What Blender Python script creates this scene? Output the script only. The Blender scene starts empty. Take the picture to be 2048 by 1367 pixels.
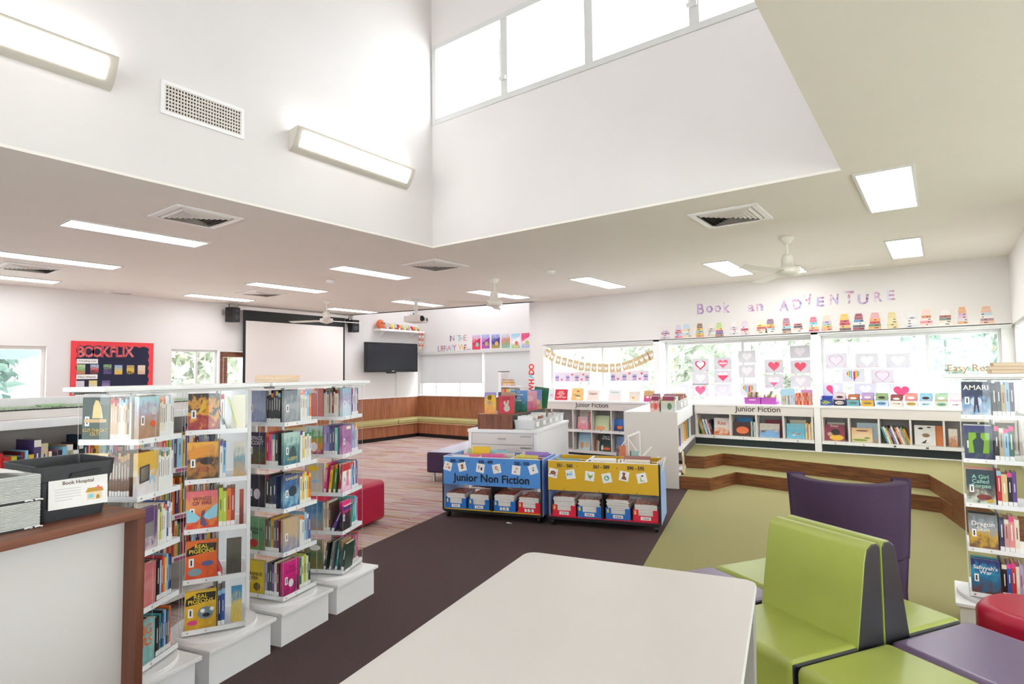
import bpy, bmesh, math, random
from math import radians as rad, sin, cos, pi
from mathutils import Vector as V, Matrix
random.seed(11)
SC = bpy.context.scene
COL = SC.collection

# ------------------------------------------------------------------ camera
H_EYE = 1.5
YAW, PITCH, ROLL, FPX = rad(36.394), rad(3.0797), rad(-0.7302), 1165.6
_f = V((-sin(YAW)*cos(PITCH), cos(YAW)*cos(PITCH), sin(PITCH)))
_r = V((cos(YAW), sin(YAW), 0)); _u = _r.cross(_f)
_r2 = cos(ROLL)*_r + sin(ROLL)*_u; _u2 = -sin(ROLL)*_r + cos(ROLL)*_u
EYE = V((0, 0, H_EYE))
cam = bpy.data.cameras.new('camera'); camo = bpy.data.objects.new('camera', cam); COL.objects.link(camo)
cam.sensor_width = 36; cam.lens = FPX/2048*36; cam.clip_start = .02; cam.clip_end = 200
camo.matrix_world = Matrix(((_r2.x, _u2.x, -_f.x, 0), (_r2.y, _u2.y, -_f.y, 0), (_r2.z, _u2.z, -_f.z, H_EYE), (0, 0, 0, 1)))
SC.camera = camo

# ------------------------------------------------------------------ world, sky light, exposure
SC.view_settings.view_transform = 'Standard'; SC.view_settings.look = 'None'
SC.view_settings.gamma = 1; SC.view_settings.use_curve_mapping = False
SC.view_settings.exposure = 1.72
W = bpy.data.worlds.new('sky'); SC.world = W; W.use_nodes = True
bg = W.node_tree.nodes['Background']; bg.inputs[0].default_value = (.90, .955, 1.0, 1); bg.inputs[1].default_value = 2.7
PANEL_POWER = 4.0          # emission of the ceiling light diffusers
WALL_LAMP_POWER = 2.6
cy = SC.cycles
cy.max_bounces = 12; cy.diffuse_bounces = 8; cy.glossy_bounces = 3; cy.transmission_bounces = 6
cy.transparent_max_bounces = 24; cy.caustics_reflective = False; cy.caustics_refractive = False
cy.sample_clamp_indirect = 4.0
cy.use_denoising = True

# ------------------------------------------------------------------ where a ray of the photograph meets a surface of the room
def ray(x, y): return _f + _r2*((x-1024)/FPX) - _u2*((y-683.5)/FPX)
def at_z(x, y, z): d = ray(x, y); return EYE + d*((z-H_EYE)/d.z)
def at_x(x, y, X): d = ray(x, y); return EYE + d*(X/d.x)
def at_y(x, y, Y): d = ray(x, y); return EYE + d*(Y/d.y)
def over(x, y, p):
    d = ray(x, y); t = (d.x*p[0]+d.y*p[1])/(d.x**2+d.y**2); return EYE + d*t
def on_plane(x, y, p, dr):
    n = V((-dr[1], dr[0], 0)); d = ray(x, y); return EYE + d*(n.dot(V((p[0], p[1], 0)))/n.dot(d))

# ------------------------------------------------------------------ materials
def lin(c): return tuple(((v/255)/12.92 if v/255 <= .04045 else ((v/255+.055)/1.055)**2.4) for v in c)
_M = {}
def mat(name, rgb, rough=.6, spec=.5, noise=.0, scale=40, metal=0, bump=0, coat=0):
    key = (name,)
    if key in _M: return _M[key]
    m = bpy.data.materials.new(name); m.use_nodes = True; nt = m.node_tree; b = nt.nodes['Principled BSDF']
    c = lin(rgb)
    b.inputs['Roughness'].default_value = rough; b.inputs['Metallic'].default_value = metal
    b.inputs['Specular IOR Level'].default_value = spec
    if coat: b.inputs['Coat Weight'].default_value = coat
    if noise or bump:
        tc = nt.nodes.new('ShaderNodeTexCoord'); nz = nt.nodes.new('ShaderNodeTexNoise'); nz.inputs['Scale'].default_value = scale; nz.inputs['Detail'].default_value = 3
        nt.links.new(tc.outputs['Object'], nz.inputs['Vector'])
        rp = nt.nodes.new('ShaderNodeValToRGB')
        rp.color_ramp.elements[0].position = .3; rp.color_ramp.elements[1].position = .7
        rp.color_ramp.elements[0].color = tuple(v*(1-noise) for v in c)+(1,); rp.color_ramp.elements[1].color = tuple(min(1, v*(1+noise)) for v in c)+(1,)
        nt.links.new(nz.outputs['Fac'], rp.inputs[0]); nt.links.new(rp.outputs[0], b.inputs['Base Color'])
        if bump:
            bp = nt.nodes.new('ShaderNodeBump'); bp.inputs['Strength'].default_value = bump; bp.inputs['Distance'].default_value = .01
            nt.links.new(nz.outputs['Fac'], bp.inputs['Height']); nt.links.new(bp.outputs[0], b.inputs['Normal'])
    else: b.inputs['Base Color'].default_value = c+(1,)
    _M[key] = m; return m
def plain(rgb, rough=.55):
    rgb = tuple(int(v) for v in rgb); return mat('paint %d %d %d' % rgb, rgb, rough, noise=.03, scale=60)
def emit(name, rgb, power):
    m = bpy.data.materials.new(name); m.use_nodes = True; b = m.node_tree.nodes['Principled BSDF']
    b.inputs['Base Color'].default_value = (.8, .8, .8, 1); b.inputs['Emission Color'].default_value = tuple(rgb)+(1,); b.inputs['Emission Strength'].default_value = power
    return m
def ramp_mat(name, stops, axis='Z', dist=.35, scale=4, rough=.4, coord='Generated', fine=0):
    """picture-like print: colours run along an axis, broken up by noise"""
    if (name,) in _M: return _M[(name,)]
    m = bpy.data.materials.new(name); m.use_nodes = True; nt = m.node_tree; b = nt.nodes['Principled BSDF']; b.inputs['Roughness'].default_value = rough
    tc = nt.nodes.new('ShaderNodeTexCoord'); sx = nt.nodes.new('ShaderNodeSeparateXYZ'); nt.links.new(tc.outputs[coord], sx.inputs[0])
    nz = nt.nodes.new('ShaderNodeTexNoise'); nz.inputs['Scale'].default_value = scale; nz.inputs['Detail'].default_value = 2.5; nt.links.new(tc.outputs[coord], nz.inputs['Vector'])
    a = nt.nodes.new('ShaderNodeMath'); a.operation = 'SUBTRACT'; nt.links.new(nz.outputs['Fac'], a.inputs[0]); a.inputs[1].default_value = .5
    k = nt.nodes.new('ShaderNodeMath'); k.operation = 'MULTIPLY_ADD'; nt.links.new(a.outputs[0], k.inputs[0]); k.inputs[1].default_value = dist*3; nt.links.new(sx.outputs[axis], k.inputs[2])
    rp = nt.nodes.new('ShaderNodeValToRGB'); rp.color_ramp.interpolation = 'EASE'
    while len(rp.color_ramp.elements) < len(stops): rp.color_ramp.elements.new(.5)
    for i, c in enumerate(stops):
        e = rp.color_ramp.elements[i]; e.position = i/(len(stops)-1)*.9+.05; e.color = lin(c)+(1,)
    nt.links.new(k.outputs[0], rp.inputs[0]); nt.links.new(rp.outputs[0], b.inputs['Base Color'])
    _M[(name,)] = m; return m
def cover_mat(stops, scale=4, dist=.35): return ramp_mat('cover '+' '.join('%d-%d-%d' % tuple(s) for s in stops)+' %g %g' % (scale, dist), stops, 'Z', dist, scale)
def wood_mat(name, dark, light, axis=(1, 1, 12), rough=.45, sc=3.0):
    if (name,) in _M: return _M[(name,)]
    m = bpy.data.materials.new(name); m.use_nodes = True; nt = m.node_tree; b = nt.nodes['Principled BSDF']; b.inputs['Roughness'].default_value = rough
    tc = nt.nodes.new('ShaderNodeTexCoord'); mp = nt.nodes.new('ShaderNodeMapping'); mp.inputs['Scale'].default_value = axis; nt.links.new(tc.outputs['Object'], mp.inputs[0])
    nz = nt.nodes.new('ShaderNodeTexNoise'); nz.inputs['Scale'].default_value = sc; nz.inputs['Detail'].default_value = 6; nz.inputs['Distortion'].default_value = .6; nt.links.new(mp.outputs[0], nz.inputs['Vector'])
    rp = nt.nodes.new('ShaderNodeValToRGB'); rp.color_ramp.elements[0].position = .32; rp.color_ramp.elements[1].position = .68
    rp.color_ramp.elements[0].color = lin(dark)+(1,); rp.color_ramp.elements[1].color = lin(light)+(1,)
    nt.links.new(nz.outputs['Fac'], rp.inputs[0]); nt.links.new(rp.outputs[0], b.inputs['Base Color']); _M[(name,)] = m; return m
def clear_mat(name, tint=(.97, .99, .98), gloss=.06, milk=0.0, rough=.02):
    m = bpy.data.materials.new(name); m.use_nodes = True; nt = m.node_tree
    for nd in list(nt.nodes):
        if nd.type == 'BSDF_PRINCIPLED': nt.nodes.remove(nd)
    out = [q for q in nt.nodes if q.type == 'OUTPUT_MATERIAL'][0]
    t = nt.nodes.new('ShaderNodeBsdfTransparent'); t.inputs[0].default_value = tint+(1,)
    g = nt.nodes.new('ShaderNodeBsdfGlossy'); g.inputs['Roughness'].default_value = rough
    mx = nt.nodes.new('ShaderNodeMixShader'); mx.inputs[0].default_value = gloss
    nt.links.new(t.outputs[0], mx.inputs[1]); nt.links.new(g.outputs[0], mx.inputs[2]); last = mx
    if milk:
        d = nt.nodes.new('ShaderNodeBsdfDiffuse'); d.inputs[0].default_value = (.93, .94, .94, 1)
        tr = nt.nodes.new('ShaderNodeBsdfTranslucent'); tr.inputs[0].default_value = (.93, .94, .94, 1)
        ms = nt.nodes.new('ShaderNodeMixShader'); ms.inputs[0].default_value = .5; nt.links.new(d.outputs[0], ms.inputs[1]); nt.links.new(tr.outputs[0], ms.inputs[2])
        m2 = nt.nodes.new('ShaderNodeMixShader'); m2.inputs[0].default_value = milk
        nt.links.new(mx.outputs[0], m2.inputs[1]); nt.links.new(ms.outputs[0], m2.inputs[2]); last = m2
    nt.links.new(last.outputs[0], out.inputs[0]); return m

# ------------------------------------------------------------------ mesh builder
class MB:
    def __init__(s): s.v = []; s.f = []; s.mi = []
    def add(s, vs, fs, m=0, M=None):
        o = len(s.v); s.v += [tuple((M @ V(p)) if M else p) for p in vs]
        for i, q in enumerate(fs): s.f.append(tuple(o+k for k in q)); s.mi.append(m[i] if isinstance(m, (list, tuple)) else m)
        return s
    def box(s, x0, x1, y0, y1, z0, z1, m=0, M=None):
        x0, x1 = min(x0, x1), max(x0, x1); y0, y1 = min(y0, y1), max(y0, y1); z0, z1 = min(z0, z1), max(z0, z1)
        return s.add([(x0, y0, z0), (x1, y0, z0), (x1, y1, z0), (x0, y1, z0), (x0, y0, z1), (x1, y0, z1), (x1, y1, z1), (x0, y1, z1)],
                     [(0, 3, 2, 1), (4, 5, 6, 7), (0, 1, 5, 4), (1, 2, 6, 5), (2, 3, 7, 6), (3, 0, 4, 7)], m, M)
    def prism(s, poly, z0, z1, m=0, side=None, M=None):
        n = len(poly); vs = [(x, y, z0) for x, y in poly]+[(x, y, z1) for x, y in poly]
        a = sum(poly[i][0]*poly[(i+1) % n][1]-poly[(i+1) % n][0]*poly[i][1] for i in range(n))
        fs = [tuple(reversed(range(n))), tuple(range(n, 2*n))]+[(i, (i+1) % n, n+(i+1) % n, n+i) for i in range(n)]
        if a < 0: fs = [tuple(reversed(q)) for q in fs]
        sm = m if side is None else side
        return s.add(vs, fs, [m, m]+[sm]*n, M)
    def flat(s, poly, y, m=0, th=.0006):
        """polygon given in x,z, thin, facing -Y"""
        return s.prism(poly, 0, th, m, None, Matrix.Translation((0, y, 0)) @ Matrix.Rotation(pi/2, 4, 'X'))
    def tube(s, pts, r, n=8, m=0, cap=True):
        pts = [V(p) for p in pts]; rings = []
        for i, p in enumerate(pts):
            d = (pts[min(i+1, len(pts)-1)]-pts[max(i-1, 0)]).normalized(); a = d.orthogonal().normalized() if i == 0 else (a - d*a.dot(d)).normalized(); b = d.cross(a)
            rr = r[i] if isinstance(r, (list, tuple)) else r
            rings.append([p+(a*cos(2*pi*k/n)+b*sin(2*pi*k/n))*rr for k in range(n)])
        vs = [q for g in rings for q in g]; fs = []
        for i in range(len(rings)-1):
            for k in range(n): fs.append((i*n+k, i*n+(k+1) % n, (i+1)*n+(k+1) % n, (i+1)*n+k))
        if cap: fs += [tuple(reversed(range(n))), tuple(range((len(rings)-1)*n, len(rings)*n))]
        return s.add(vs, fs, m)
    def lathe(s, prof, n=24, m=0, M=None):
        vs = []; fs = []
        for r, z in prof: vs += [(r*cos(2*pi*k/n), r*sin(2*pi*k/n), z) for k in range(n)]
        for i in range(len(prof)-1):
            for k in range(n): fs.append((i*n+k, i*n+(k+1) % n, (i+1)*n+(k+1) % n, (i+1)*n+k))
        fs += [tuple(reversed(range(n))), tuple(range((len(prof)-1)*n, len(prof)*n))]
        return s.add(vs, fs, m, M)
    def ball(s, c, r, n=10, k=7, m=0, sq=(1, 1, 1)):
        prof = [(max(1e-4, r*sin(pi*i/k)), -r*cos(pi*i/k)) for i in range(k+1)]
        return s.lathe(prof, n, m, Matrix.Translation(c) @ Matrix.Diagonal((sq[0], sq[1], sq[2], 1)))
    def build(s, name, mats, parent=None, loc=(0, 0, 0), rz=0, rot=None, bevel=0, seg=2, smooth=False):
        me = bpy.data.meshes.new(name); me.from_pydata(s.v, [], s.f)
        for m in (mats if isinstance(mats, (list, tuple)) else [mats]): me.materials.append(m)
        me.polygons.foreach_set('material_index', s.mi)
        if smooth: me.polygons.foreach_set('use_smooth', [True]*len(s.f))
        me.update(); o = bpy.data.objects.new(name, me); COL.objects.link(o); o.location = loc
        o.rotation_euler = rot if rot else (0, 0, rz)
        if parent: o.parent = parent
        if bevel:
            b = o.modifiers.new('bevel', 'BEVEL'); b.width = bevel; b.segments = seg; b.limit_method = 'ANGLE'; b.angle_limit = rad(35)
            me.polygons.foreach_set('use_smooth', [True]*len(s.f))
            w = o.modifiers.new('wn', 'WEIGHTED_NORMAL'); w.keep_sharp = False
        return o
def bx(*a, m=0): return MB().box(*a, m=m)
LABELS = {}
def tag(o, label, cat, group=None):
    o['label'] = label; o['category'] = cat
    if group: o['group'] = group
    LABELS.setdefault(label.lower(), []).append((o.name, group)); return o
def thing(name, label, cat, loc=(0, 0, 0), rz=0, group=None):
    o = bpy.data.objects.new(name, None); COL.objects.link(o); o.location = loc; o.rotation_euler = (0, 0, rz); o.empty_display_size = .05
    return tag(o, label, cat, group)
def struct(name, mb, mats, **k):
    o = mb.build(name, mats, **k)
    if o.parent is None: o['kind'] = 'structure'
    return o
_T = {}
def text_mesh(s, bold=0.0):
    if (s, bold) in _T: return _T[(s, bold)]
    cu = bpy.data.curves.new('lettering', 'FONT'); cu.body = s; cu.size = 1; cu.offset = bold; cu.resolution_u = 3; cu.extrude = .004; cu.space_line = .85
    cu.align_x = 'CENTER'
    ob = bpy.data.objects.new('lettering', cu); COL.objects.link(ob)
    me = bpy.data.meshes.new_from_object(ob); bpy.data.objects.remove(ob); bpy.data.curves.remove(cu)
    xs = [v.co.x for v in me.vertices]; ys = [v.co.y for v in me.vertices]
    if xs:
        cx, cyy = (min(xs)+max(xs))/2, (min(ys)+max(ys))/2
        for v in me.vertices: v.co.x -= cx; v.co.y -= cyy
        _T[(s, bold)] = (me, max(xs)-min(xs), max(ys)-min(ys))
    else: _T[(s, bold)] = (me, 1, 1)
    return _T[(s, bold)]
def text(s, w, h, material, parent=None, loc=(0, 0, 0), rot=(pi/2, 0, 0), name='lettering', bold=.012):
    """lettering scaled to width w (or height h); stands facing -Y by default"""
    me0, tw, th = text_mesh(s, bold); me = me0.copy(); me.materials.clear(); me.materials.append(material)
    o = bpy.data.objects.new(name, me); COL.objects.link(o); o.location = loc; o.rotation_euler = rot
    if w and h: sx, sy = w/tw, h/th
    elif w: sx = sy = w/tw
    else: sx = sy = h/th
    o.scale = (sx, sy, min(sx, sy))
    if parent: o.parent = parent
    return o
ORD = 'first second third fourth fifth sixth seventh eighth ninth tenth eleventh twelfth thirteenth fourteenth fifteenth sixteenth seventeenth eighteenth nineteenth twentieth twenty-first twenty-second twenty-third twenty-fourth twenty-fifth twenty-sixth twenty-seventh twenty-eighth twenty-ninth thirtieth'.split()
def colour_name(c):
    import colorsys
    h, s, v = colorsys.rgb_to_hsv(*[x/255 for x in c]); h *= 360
    if v < .24: return 'black'
    if s < .14: return 'white' if v > .86 else ('pale grey' if v > .68 else ('grey' if v > .4 else 'dark grey'))
    if s < .34 and v > .72: pre = 'pale '
    elif v < .5: pre = 'dark '
    else: pre = ''
    if h < 14 or h >= 345: b = 'red' if not (pre == 'pale ' or (s < .6 and v > .75)) else 'pink'
    elif h < 40: b = 'orange' if v > .75 and s > .5 else ('brown' if v < .7 else 'cream')
    elif h < 66: b = 'yellow' if s > .4 else 'cream'
    elif h < 165: b = 'green'
    elif h < 195: b = 'teal'
    elif h < 250: b = 'blue'
    elif h < 290: b = 'purple'
    else: b = 'pink' if v > .7 else 'maroon'
    if b in ('pink', 'cream', 'maroon'): pre = ''
    return pre+b

# ------------------------------------------------------------------ common materials
WALL = mat('white wall paint', (226, 222, 221), .7, noise=.012, scale=2)
CEIL = mat('ceiling paint', (240, 236, 230), .8, noise=.012, scale=2)
WHITE = mat('white laminate', (240, 239, 240), .38, noise=.01, scale=3)
OFFW = mat('off white laminate', (221, 214, 209), .45, noise=.01, scale=3)
FRAME = mat('pale aluminium', (214, 214, 213), .4, spec=.5, noise=.01, scale=5)
METAL = mat('brushed metal', (180, 178, 174), .35, metal=.8, noise=.02, scale=30)
BLACK = mat('black plastic', (22, 22, 24), .45, noise=.05, scale=30)
BLACKEDGE = mat('black edging', (14, 13, 15), .5, noise=.05, scale=30)
GREYPL = mat('dark grey plastic', (52, 54, 57), .42, noise=.04, scale=30)
GREENCARPET = mat('green carpet', (158, 152, 108), .95, spec=.1, noise=.16, scale=220, bump=.3)
BROWNCARPET = mat('brown carpet', (86, 72, 72), .95, spec=.1, noise=.3, scale=260, bump=.3)
WALNUT = wood_mat('walnut veneer', (96, 52, 34), (140, 82, 56), (14, 14, 1), sc=2.4)
WALNUTH = wood_mat('walnut veneer lengthwise', (86, 48, 24), (140, 86, 48), (1.5, 1.5, 26), sc=2.5)
BEECH = wood_mat('pale timber edge', (196, 160, 118), (214, 180, 140), (2, 2, 14))
GLASS = clear_mat('window glass', (.985, .995, .992), .04)
ACRYL = clear_mat('clear acrylic', (.985, .992, .992), .022)
ACRYLEDGE = clear_mat('acrylic edge', (.95, .97, .97), .1, milk=.75)
TUBPL = clear_mat('translucent plastic', (.96, .97, .98), .05, milk=.5, rough=.2)
PAPER = mat('white paper', (238, 236, 233), .8, noise=.015, scale=20)
PAGES = mat('page edges', (222, 204, 180), .85, noise=.08, scale=300)
STICK = mat('white sticker', (240, 238, 236), .5, noise=.02, scale=50)
INK = mat('black ink', (24, 20, 22), .5, noise=.05, scale=30)
GREENLEA = mat('lime vinyl', (160, 170, 78), .33, spec=.55, noise=.03, scale=8)
PURPLEA = mat('purple vinyl', (112, 92, 126), .3, spec=.6, noise=.03, scale=8)
PURPLEF = mat('dark purple fabric', (66, 46, 72), .75, spec=.3, noise=.1, scale=150)
REDLEA = mat('crimson vinyl', (180, 20, 58), .36, spec=.5, noise=.03, scale=8)
DARKLEA = mat('black vinyl', (30, 28, 30), .45, noise=.05, scale=20)
CUSHG = mat('olive vinyl', (178, 168, 112), .4, noise=.03, scale=8)
# ================================================================== THE ROOM
CZ = 2.86; XL = -10.705; YW = 9.273; YG = 9.56; YB = 10.5; XR = .70; YN = -5.0
VX0, VX1, VY0, VY1 = -4.37, -.502, -4.5, 4.509
def grid_wall(x0, x1, z0, z1, holes, th=.15):
    xs = sorted({x0, x1, *[h[0] for h in holes], *[h[1] for h in holes]}); zs = sorted({z0, z1, *[h[2] for h in holes], *[h[3] for h in holes]})
    xs = [x for x in xs if x0 <= x <= x1]; zs = [z for z in zs if z0 <= z <= z1]; m = MB()
    for j in range(len(zs)-1):
        run = None
        for i in range(len(xs)-1):
            cx, cz = (xs[i]+xs[i+1])/2, (zs[j]+zs[j+1])/2
            solid = not any(h[0] < cx < h[1] and h[2] < cz < h[3] for h in holes)
            if solid:
                if run is None: run = xs[i]
            if run is not None and (not solid or i == len(xs)-2):
                m.box(run, xs[i+1] if solid else xs[i], 0, th, zs[j], zs[j+1]); run = None
    return m
def window(name, loc, rz, w, h, mull=(), frame=.05, depth=.07, label=None, sill=0, m=FRAME, glass=True, th=.04):
    b = MB()
    b.box(0, frame, 0, depth, 0, h).box(w-frame, w, 0, depth, 0, h).box(frame, w-frame, 0, depth, 0, frame).box(frame, w-frame, 0, depth, h-frame, h)
    for x in mull: b.box(x-th/2, x+th/2, .005, depth-.005, frame, h-frame)
    o = struct(name, b, m, loc=loc, rz=rz, bevel=.004, seg=1)
    if glass:
        e = [frame]+list(mull)+[w-frame]
        for i in range(len(e)-1): bx(e[i], e[i+1], depth*.5, depth*.5+.006, frame, h-frame).build('pane', GLASS, o)
    return o
# --- floor and carpets
struct('floor', bx(XL-.2, 3.7, YN-.2, YB+.2, -.1, 0), BROWNCARPET)
nt_m = bpy.data.materials.new('striped carpet'); nt_m.use_nodes = True
def striped():
    nt = nt_m.node_tree; b = nt.nodes['Principled BSDF']; b.inputs['Roughness'].default_value = .95; b.inputs['Specular IOR Level'].default_value = .15
    tc = nt.nodes.new('ShaderNodeTexCoord'); mp = nt.nodes.new('ShaderNodeMapping'); mp.inputs['Rotation'].default_value = (0, 0, rad(-13.8)); nt.links.new(tc.outputs['Object'], mp.inputs[0])
    br = nt.nodes.new('ShaderNodeTexBrick'); br.inputs['Scale'].default_value = 1; br.inputs['Brick Width'].default_value = 1.0; br.inputs['Row Height'].default_value = .09; br.inputs['Mortar Size'].default_value = 0; br.offset = .37
    br.inputs['Color1'].default_value = (0, 0, 0, 1); br.inputs['Color2'].default_value = (1, 1, 1, 1); nt.links.new(mp.outputs[0], br.inputs['Vector'])
    m2 = nt.nodes.new('ShaderNodeMapping'); m2.inputs['Scale'].default_value = (.9, 22, 1); nt.links.new(mp.outputs[0], m2.inputs[0])
    nz = nt.nodes.new('ShaderNodeTexNoise'); nz.inputs['Scale'].default_value = 1.3; nz.inputs['Detail'].default_value = 4; nt.links.new(m2.outputs[0], nz.inputs['Vector'])
    ad = nt.nodes.new('ShaderNodeMath'); ad.operation = 'MULTIPLY_ADD'; nt.links.new(br.outputs['Color'], ad.inputs[0]); ad.inputs[1].default_value = .34; nt.links.new(nz.outputs['Fac'], ad.inputs[2])
    rp = nt.nodes.new('ShaderNodeValToRGB'); st = [(.36, (120, 78, 66)), (.45, (176, 128, 100)), (.53, (190, 172, 152)), (.60, (176, 150, 148)), (.68, (196, 184, 170)), (.76, (178, 158, 172)), (.85, (172, 108, 92)), (.93, (150, 140, 110))]
    while len(rp.color_ramp.elements) < len(st): rp.color_ramp.elements.new(.5)
    for i, (p, c) in enumerate(st): rp.color_ramp.elements[i].position = p; rp.color_ramp.elements[i].color = lin(c)+(1,)
    nt.links.new(ad.outputs[0], rp.inputs[0]); nt.links.new(rp.outputs[0], b.inputs['Base Color'])
striped()
struct('floor_striped_carpet', MB().prism([(-3.42, .62), (-4.10, 3.308), (-4.347, 4.404), (-5.5, 9.0), (-5.5, YB), (XL, YB), (XL, .62)], 0, .004), nt_m)
struct('floor_green_carpet', MB().prism([(-.92, .2), (-1.941, 4.348), (-2.66, 7.32), (-2.66, 8.2), (3.6, 8.2), (3.6, .2)], 0, .005), GREENCARPET)
# --- carpeted steps up to the reading platform
S1, S2 = .165, .333
p1 = [(-2.765, 7.325), (-2.395, 7.384), (-2.25, 8.0), (-.076, 7.543), (.02, 7.17), (.3, 9.2), (-3.23, 9.2)]
p2 = [(-2.925, 7.985), (-2.678, 8.03), (-2.552, 8.48), (-.177, 7.94), (.076, 6.959), (.30, 6.1), (XR+.02, 6.1), (XR+.02, YW+.02), (-3.245, YW+.02)]
o = struct('floor_lower_step', MB().prism(p1, 0, S1-.004, 0, 1), [GREENCARPET, WALNUTH])
MB().prism(p1, S1-.004, S1).build('tread_carpet', GREENCARPET, o)
o = struct('floor_platform', MB().prism(p2, 0, S2-.004, 0, 1), [GREENCARPET, WALNUTH])
MB().prism(p2, S2-.004, S2).build('tread_carpet', GREENCARPET, o)
# --- ceiling with the tall light well
struct('ceiling', MB().prism([(XL, YN), (VX0, YN), (VX0, YW+.1), (-6.4, YW+.1), (-6.4, 9.2), (XL, 8.46)], CZ, CZ+.02)
       .box(VX0, 3.6, VY1, YW+.1, CZ, CZ+.02).box(VX1, 3.6, YN, VY1, CZ, CZ+.02).box(VX0, VX1, YN, VY0, CZ, CZ+.02), CEIL)
VT = 6.0
struct('wall_light_well_north', grid_wall(VX0-.15, VX1+.15, CZ+.02, VT, [(VX0+.008, VX1-.05, 4.2, 5.09)], .12), WALL, loc=(0, VY1, 0))
struct('wall_light_well_west', grid_wall(VY0-.15, VY1, CZ+.02, VT, [], .12), WALL, loc=(VX0, 0, 0), rz=pi/2)
struct('wall_light_well_east', grid_wall(-VY1, -VY0, CZ+.02, VT, [], .12), WALL, loc=(VX1, 0, 0), rz=-pi/2)
struct('wall_light_well_south', grid_wall(-VX1, -VX0, CZ+.02, VT, [(.7, 4.2, 4.2, 5.5)], .12), WALL, loc=(0, VY0, 0), rz=pi)
struct('ceiling_light_well', bx(VX0-.2, VX1+.2, VY0-.2, VY1+.2, VT, VT+.1), WALL)
w = VX1-.05-VX0-.008
cl = window('window_1', (VX0+.008, VY1-.012, 4.2), 0, w, .89, (.985, 1.935, 2.885), .06, .09, th=.085)
window('window_15', (-.7, VY0-.03, 4.2), pi, 3.5, 1.3, (1.2, 2.4), .06, .09)  # added out of view to brighten the light well
for x in (.985, 2.885):     # winder stays of the high windows
    MB().tube([(x-.03, -.012, .2), (x-.025, -.02, .42), (x-.03, -.012, .62)], .008, 8).box(x-.05, x+.03, -.02, 0, .2, .235).build('window_stay', FRAME, cl)
# --- left wall (projection wall)
hl = [(.5, 2.863, .95, 1.99), (4.605, 5.42, .95, 1.995), (5.45, 6.38, 0, 1.975)]
struct('wall_left', grid_wall(YN, YB+.15, 0, CZ+.02, hl, .15), WALL, loc=(XL, 0, 0), rz=pi/2)
struct('wall_left_upper', grid_wall(8.3, YB+.15, CZ+.02, 4.1, [], .15), WALL, loc=(XL, 0, 0), rz=pi/2)
GREYFR = mat('slate blue frame', (92, 108, 116), .45, noise=.03)
window('window_2', (XL-.07, .5, .95), pi/2, 2.363, 1.04, (1.62,), .05, .06, m=OFFW)
o = window('window_3', (XL-.07, 4.605, .95), pi/2, .815, 1.045, (.46,), .04, .06, m=FRAME)
# timber framed glass door
d = MB(); d.box(0, .08, 0, .06, 0, 1.97).box(.85, .93, 0, .06, 0, 1.97).box(.08, .85, 0, .06, 1.87, 1.97).box(.08, .85, 0, .06, 0, .2)
d.box(.1, .16, -.01, .05, .2, 1.86).box(.76, .83, -.01, .05, .2, 1.86)
dj = struct('door_1', d, wood_mat('reddish timber', (110, 62, 44), (150, 96, 70), (2, 2, 14)), loc=(XL-.05, 5.45, 0), rz=pi/2, bevel=.004, seg=1)
bx(.16, .76, .02, .03, .2, 1.86).build('pane', GLASS, dj)
# --- alcove at the far end
hb = [(-10.62, -8.54, .97, 1.975), (-8.48, -6.9, .97, 2.0)]
struct('wall_back', grid_wall(XL-.15, -6.25, 0, 4.1, hb, .15), WALL, loc=(0, YB, 0))
window('window_4', (-10.62, YB+.03, .97), 0, 2.08, 1.005, (.5, 1.28), .04, .06)
window('window_5', (-8.48, YB+.03, .97), 0, 1.58, 1.03, (.8,), .04, .06)
struct('wall_return', grid_wall(-YB, -YG-.15, 0, 4.1, [], .15), WALL, loc=(-6.41, 0, 0), rz=-pi/2)
def bulk():
    m = MB(); a, b = V((-6.26, 9.225, 0)), V((XL-.15, 8.435, 0)); t = V((.03, -.12, 0))
    pts = [a, b, b+t, a+t]; m.prism([(p.x, p.y) for p in pts], CZ, 4.1); return m
struct('wall_bulkhead', bulk(), WALL)
struct('ceiling_alcove', MB().box(XL-.15, -9.9, 8.2, YB+.15, 4.1, 4.2).box(-7.2, -6.2, 8.2, YB+.15, 4.1, 4.2).box(-9.9, -7.2, 8.2, 9.3, 4.1, 4.2).box(-9.9, -7.2, 10.1, YB+.15, 4.1, 4.2), WALL)
window('window_6', (-9.9, 10.1, 4.12), 0, 2.7, .8, (.9, 1.8), .05, .06).rotation_euler = (-pi/2, 0, 0)
# --- window wall on the right
struct('wall_right_above_windows', grid_wall(-6.10, XR+.02, 2.02, CZ, [], .12), WALL, loc=(0, YW, 0))
struct('wall_window_corner', MB().box(-6.41, -6.10, YW, YG+.15, 0, 4.1), WALL)
struct('wall_behind_joinery', MB().box(-6.41, XR+.15, YG+.06, YG+.2, 0, .985), WALL)
struct('trim_1', MB().box(-3.893, -3.787, YW, YG+.1, 0, 2.02), WHITE)
struct('trim_2', MB().box(-1.505, -1.418, YW, YG+.1, 0, 2.02), WHITE)
struct('trim_3', MB().box(XR-.09, XR, YG-.09, YG, .98, 2.02), FRAME)
struct('trim_window_head', MB().box(-6.10, XR, YW+.12, YG+.1, 1.985, 2.06).box(-6.10, XR, YW, YW+.012, 2.0, 2.03), FRAME)
for i, (a, b, mu) in enumerate([(-6.10, -3.893, (1.10,)), (-3.787, -1.505, (1.26,)), (-1.418, XR-.08, (1.27,))]):
    window('window_%d' % (7+i), (a, YG, .98), 0, b-a, 1.005, mu, .045, .07)
    struct('trim_sill_%d' % (i+1), bx(a, b, YW-.02, YG, .955, .985), WHITE)
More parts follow.
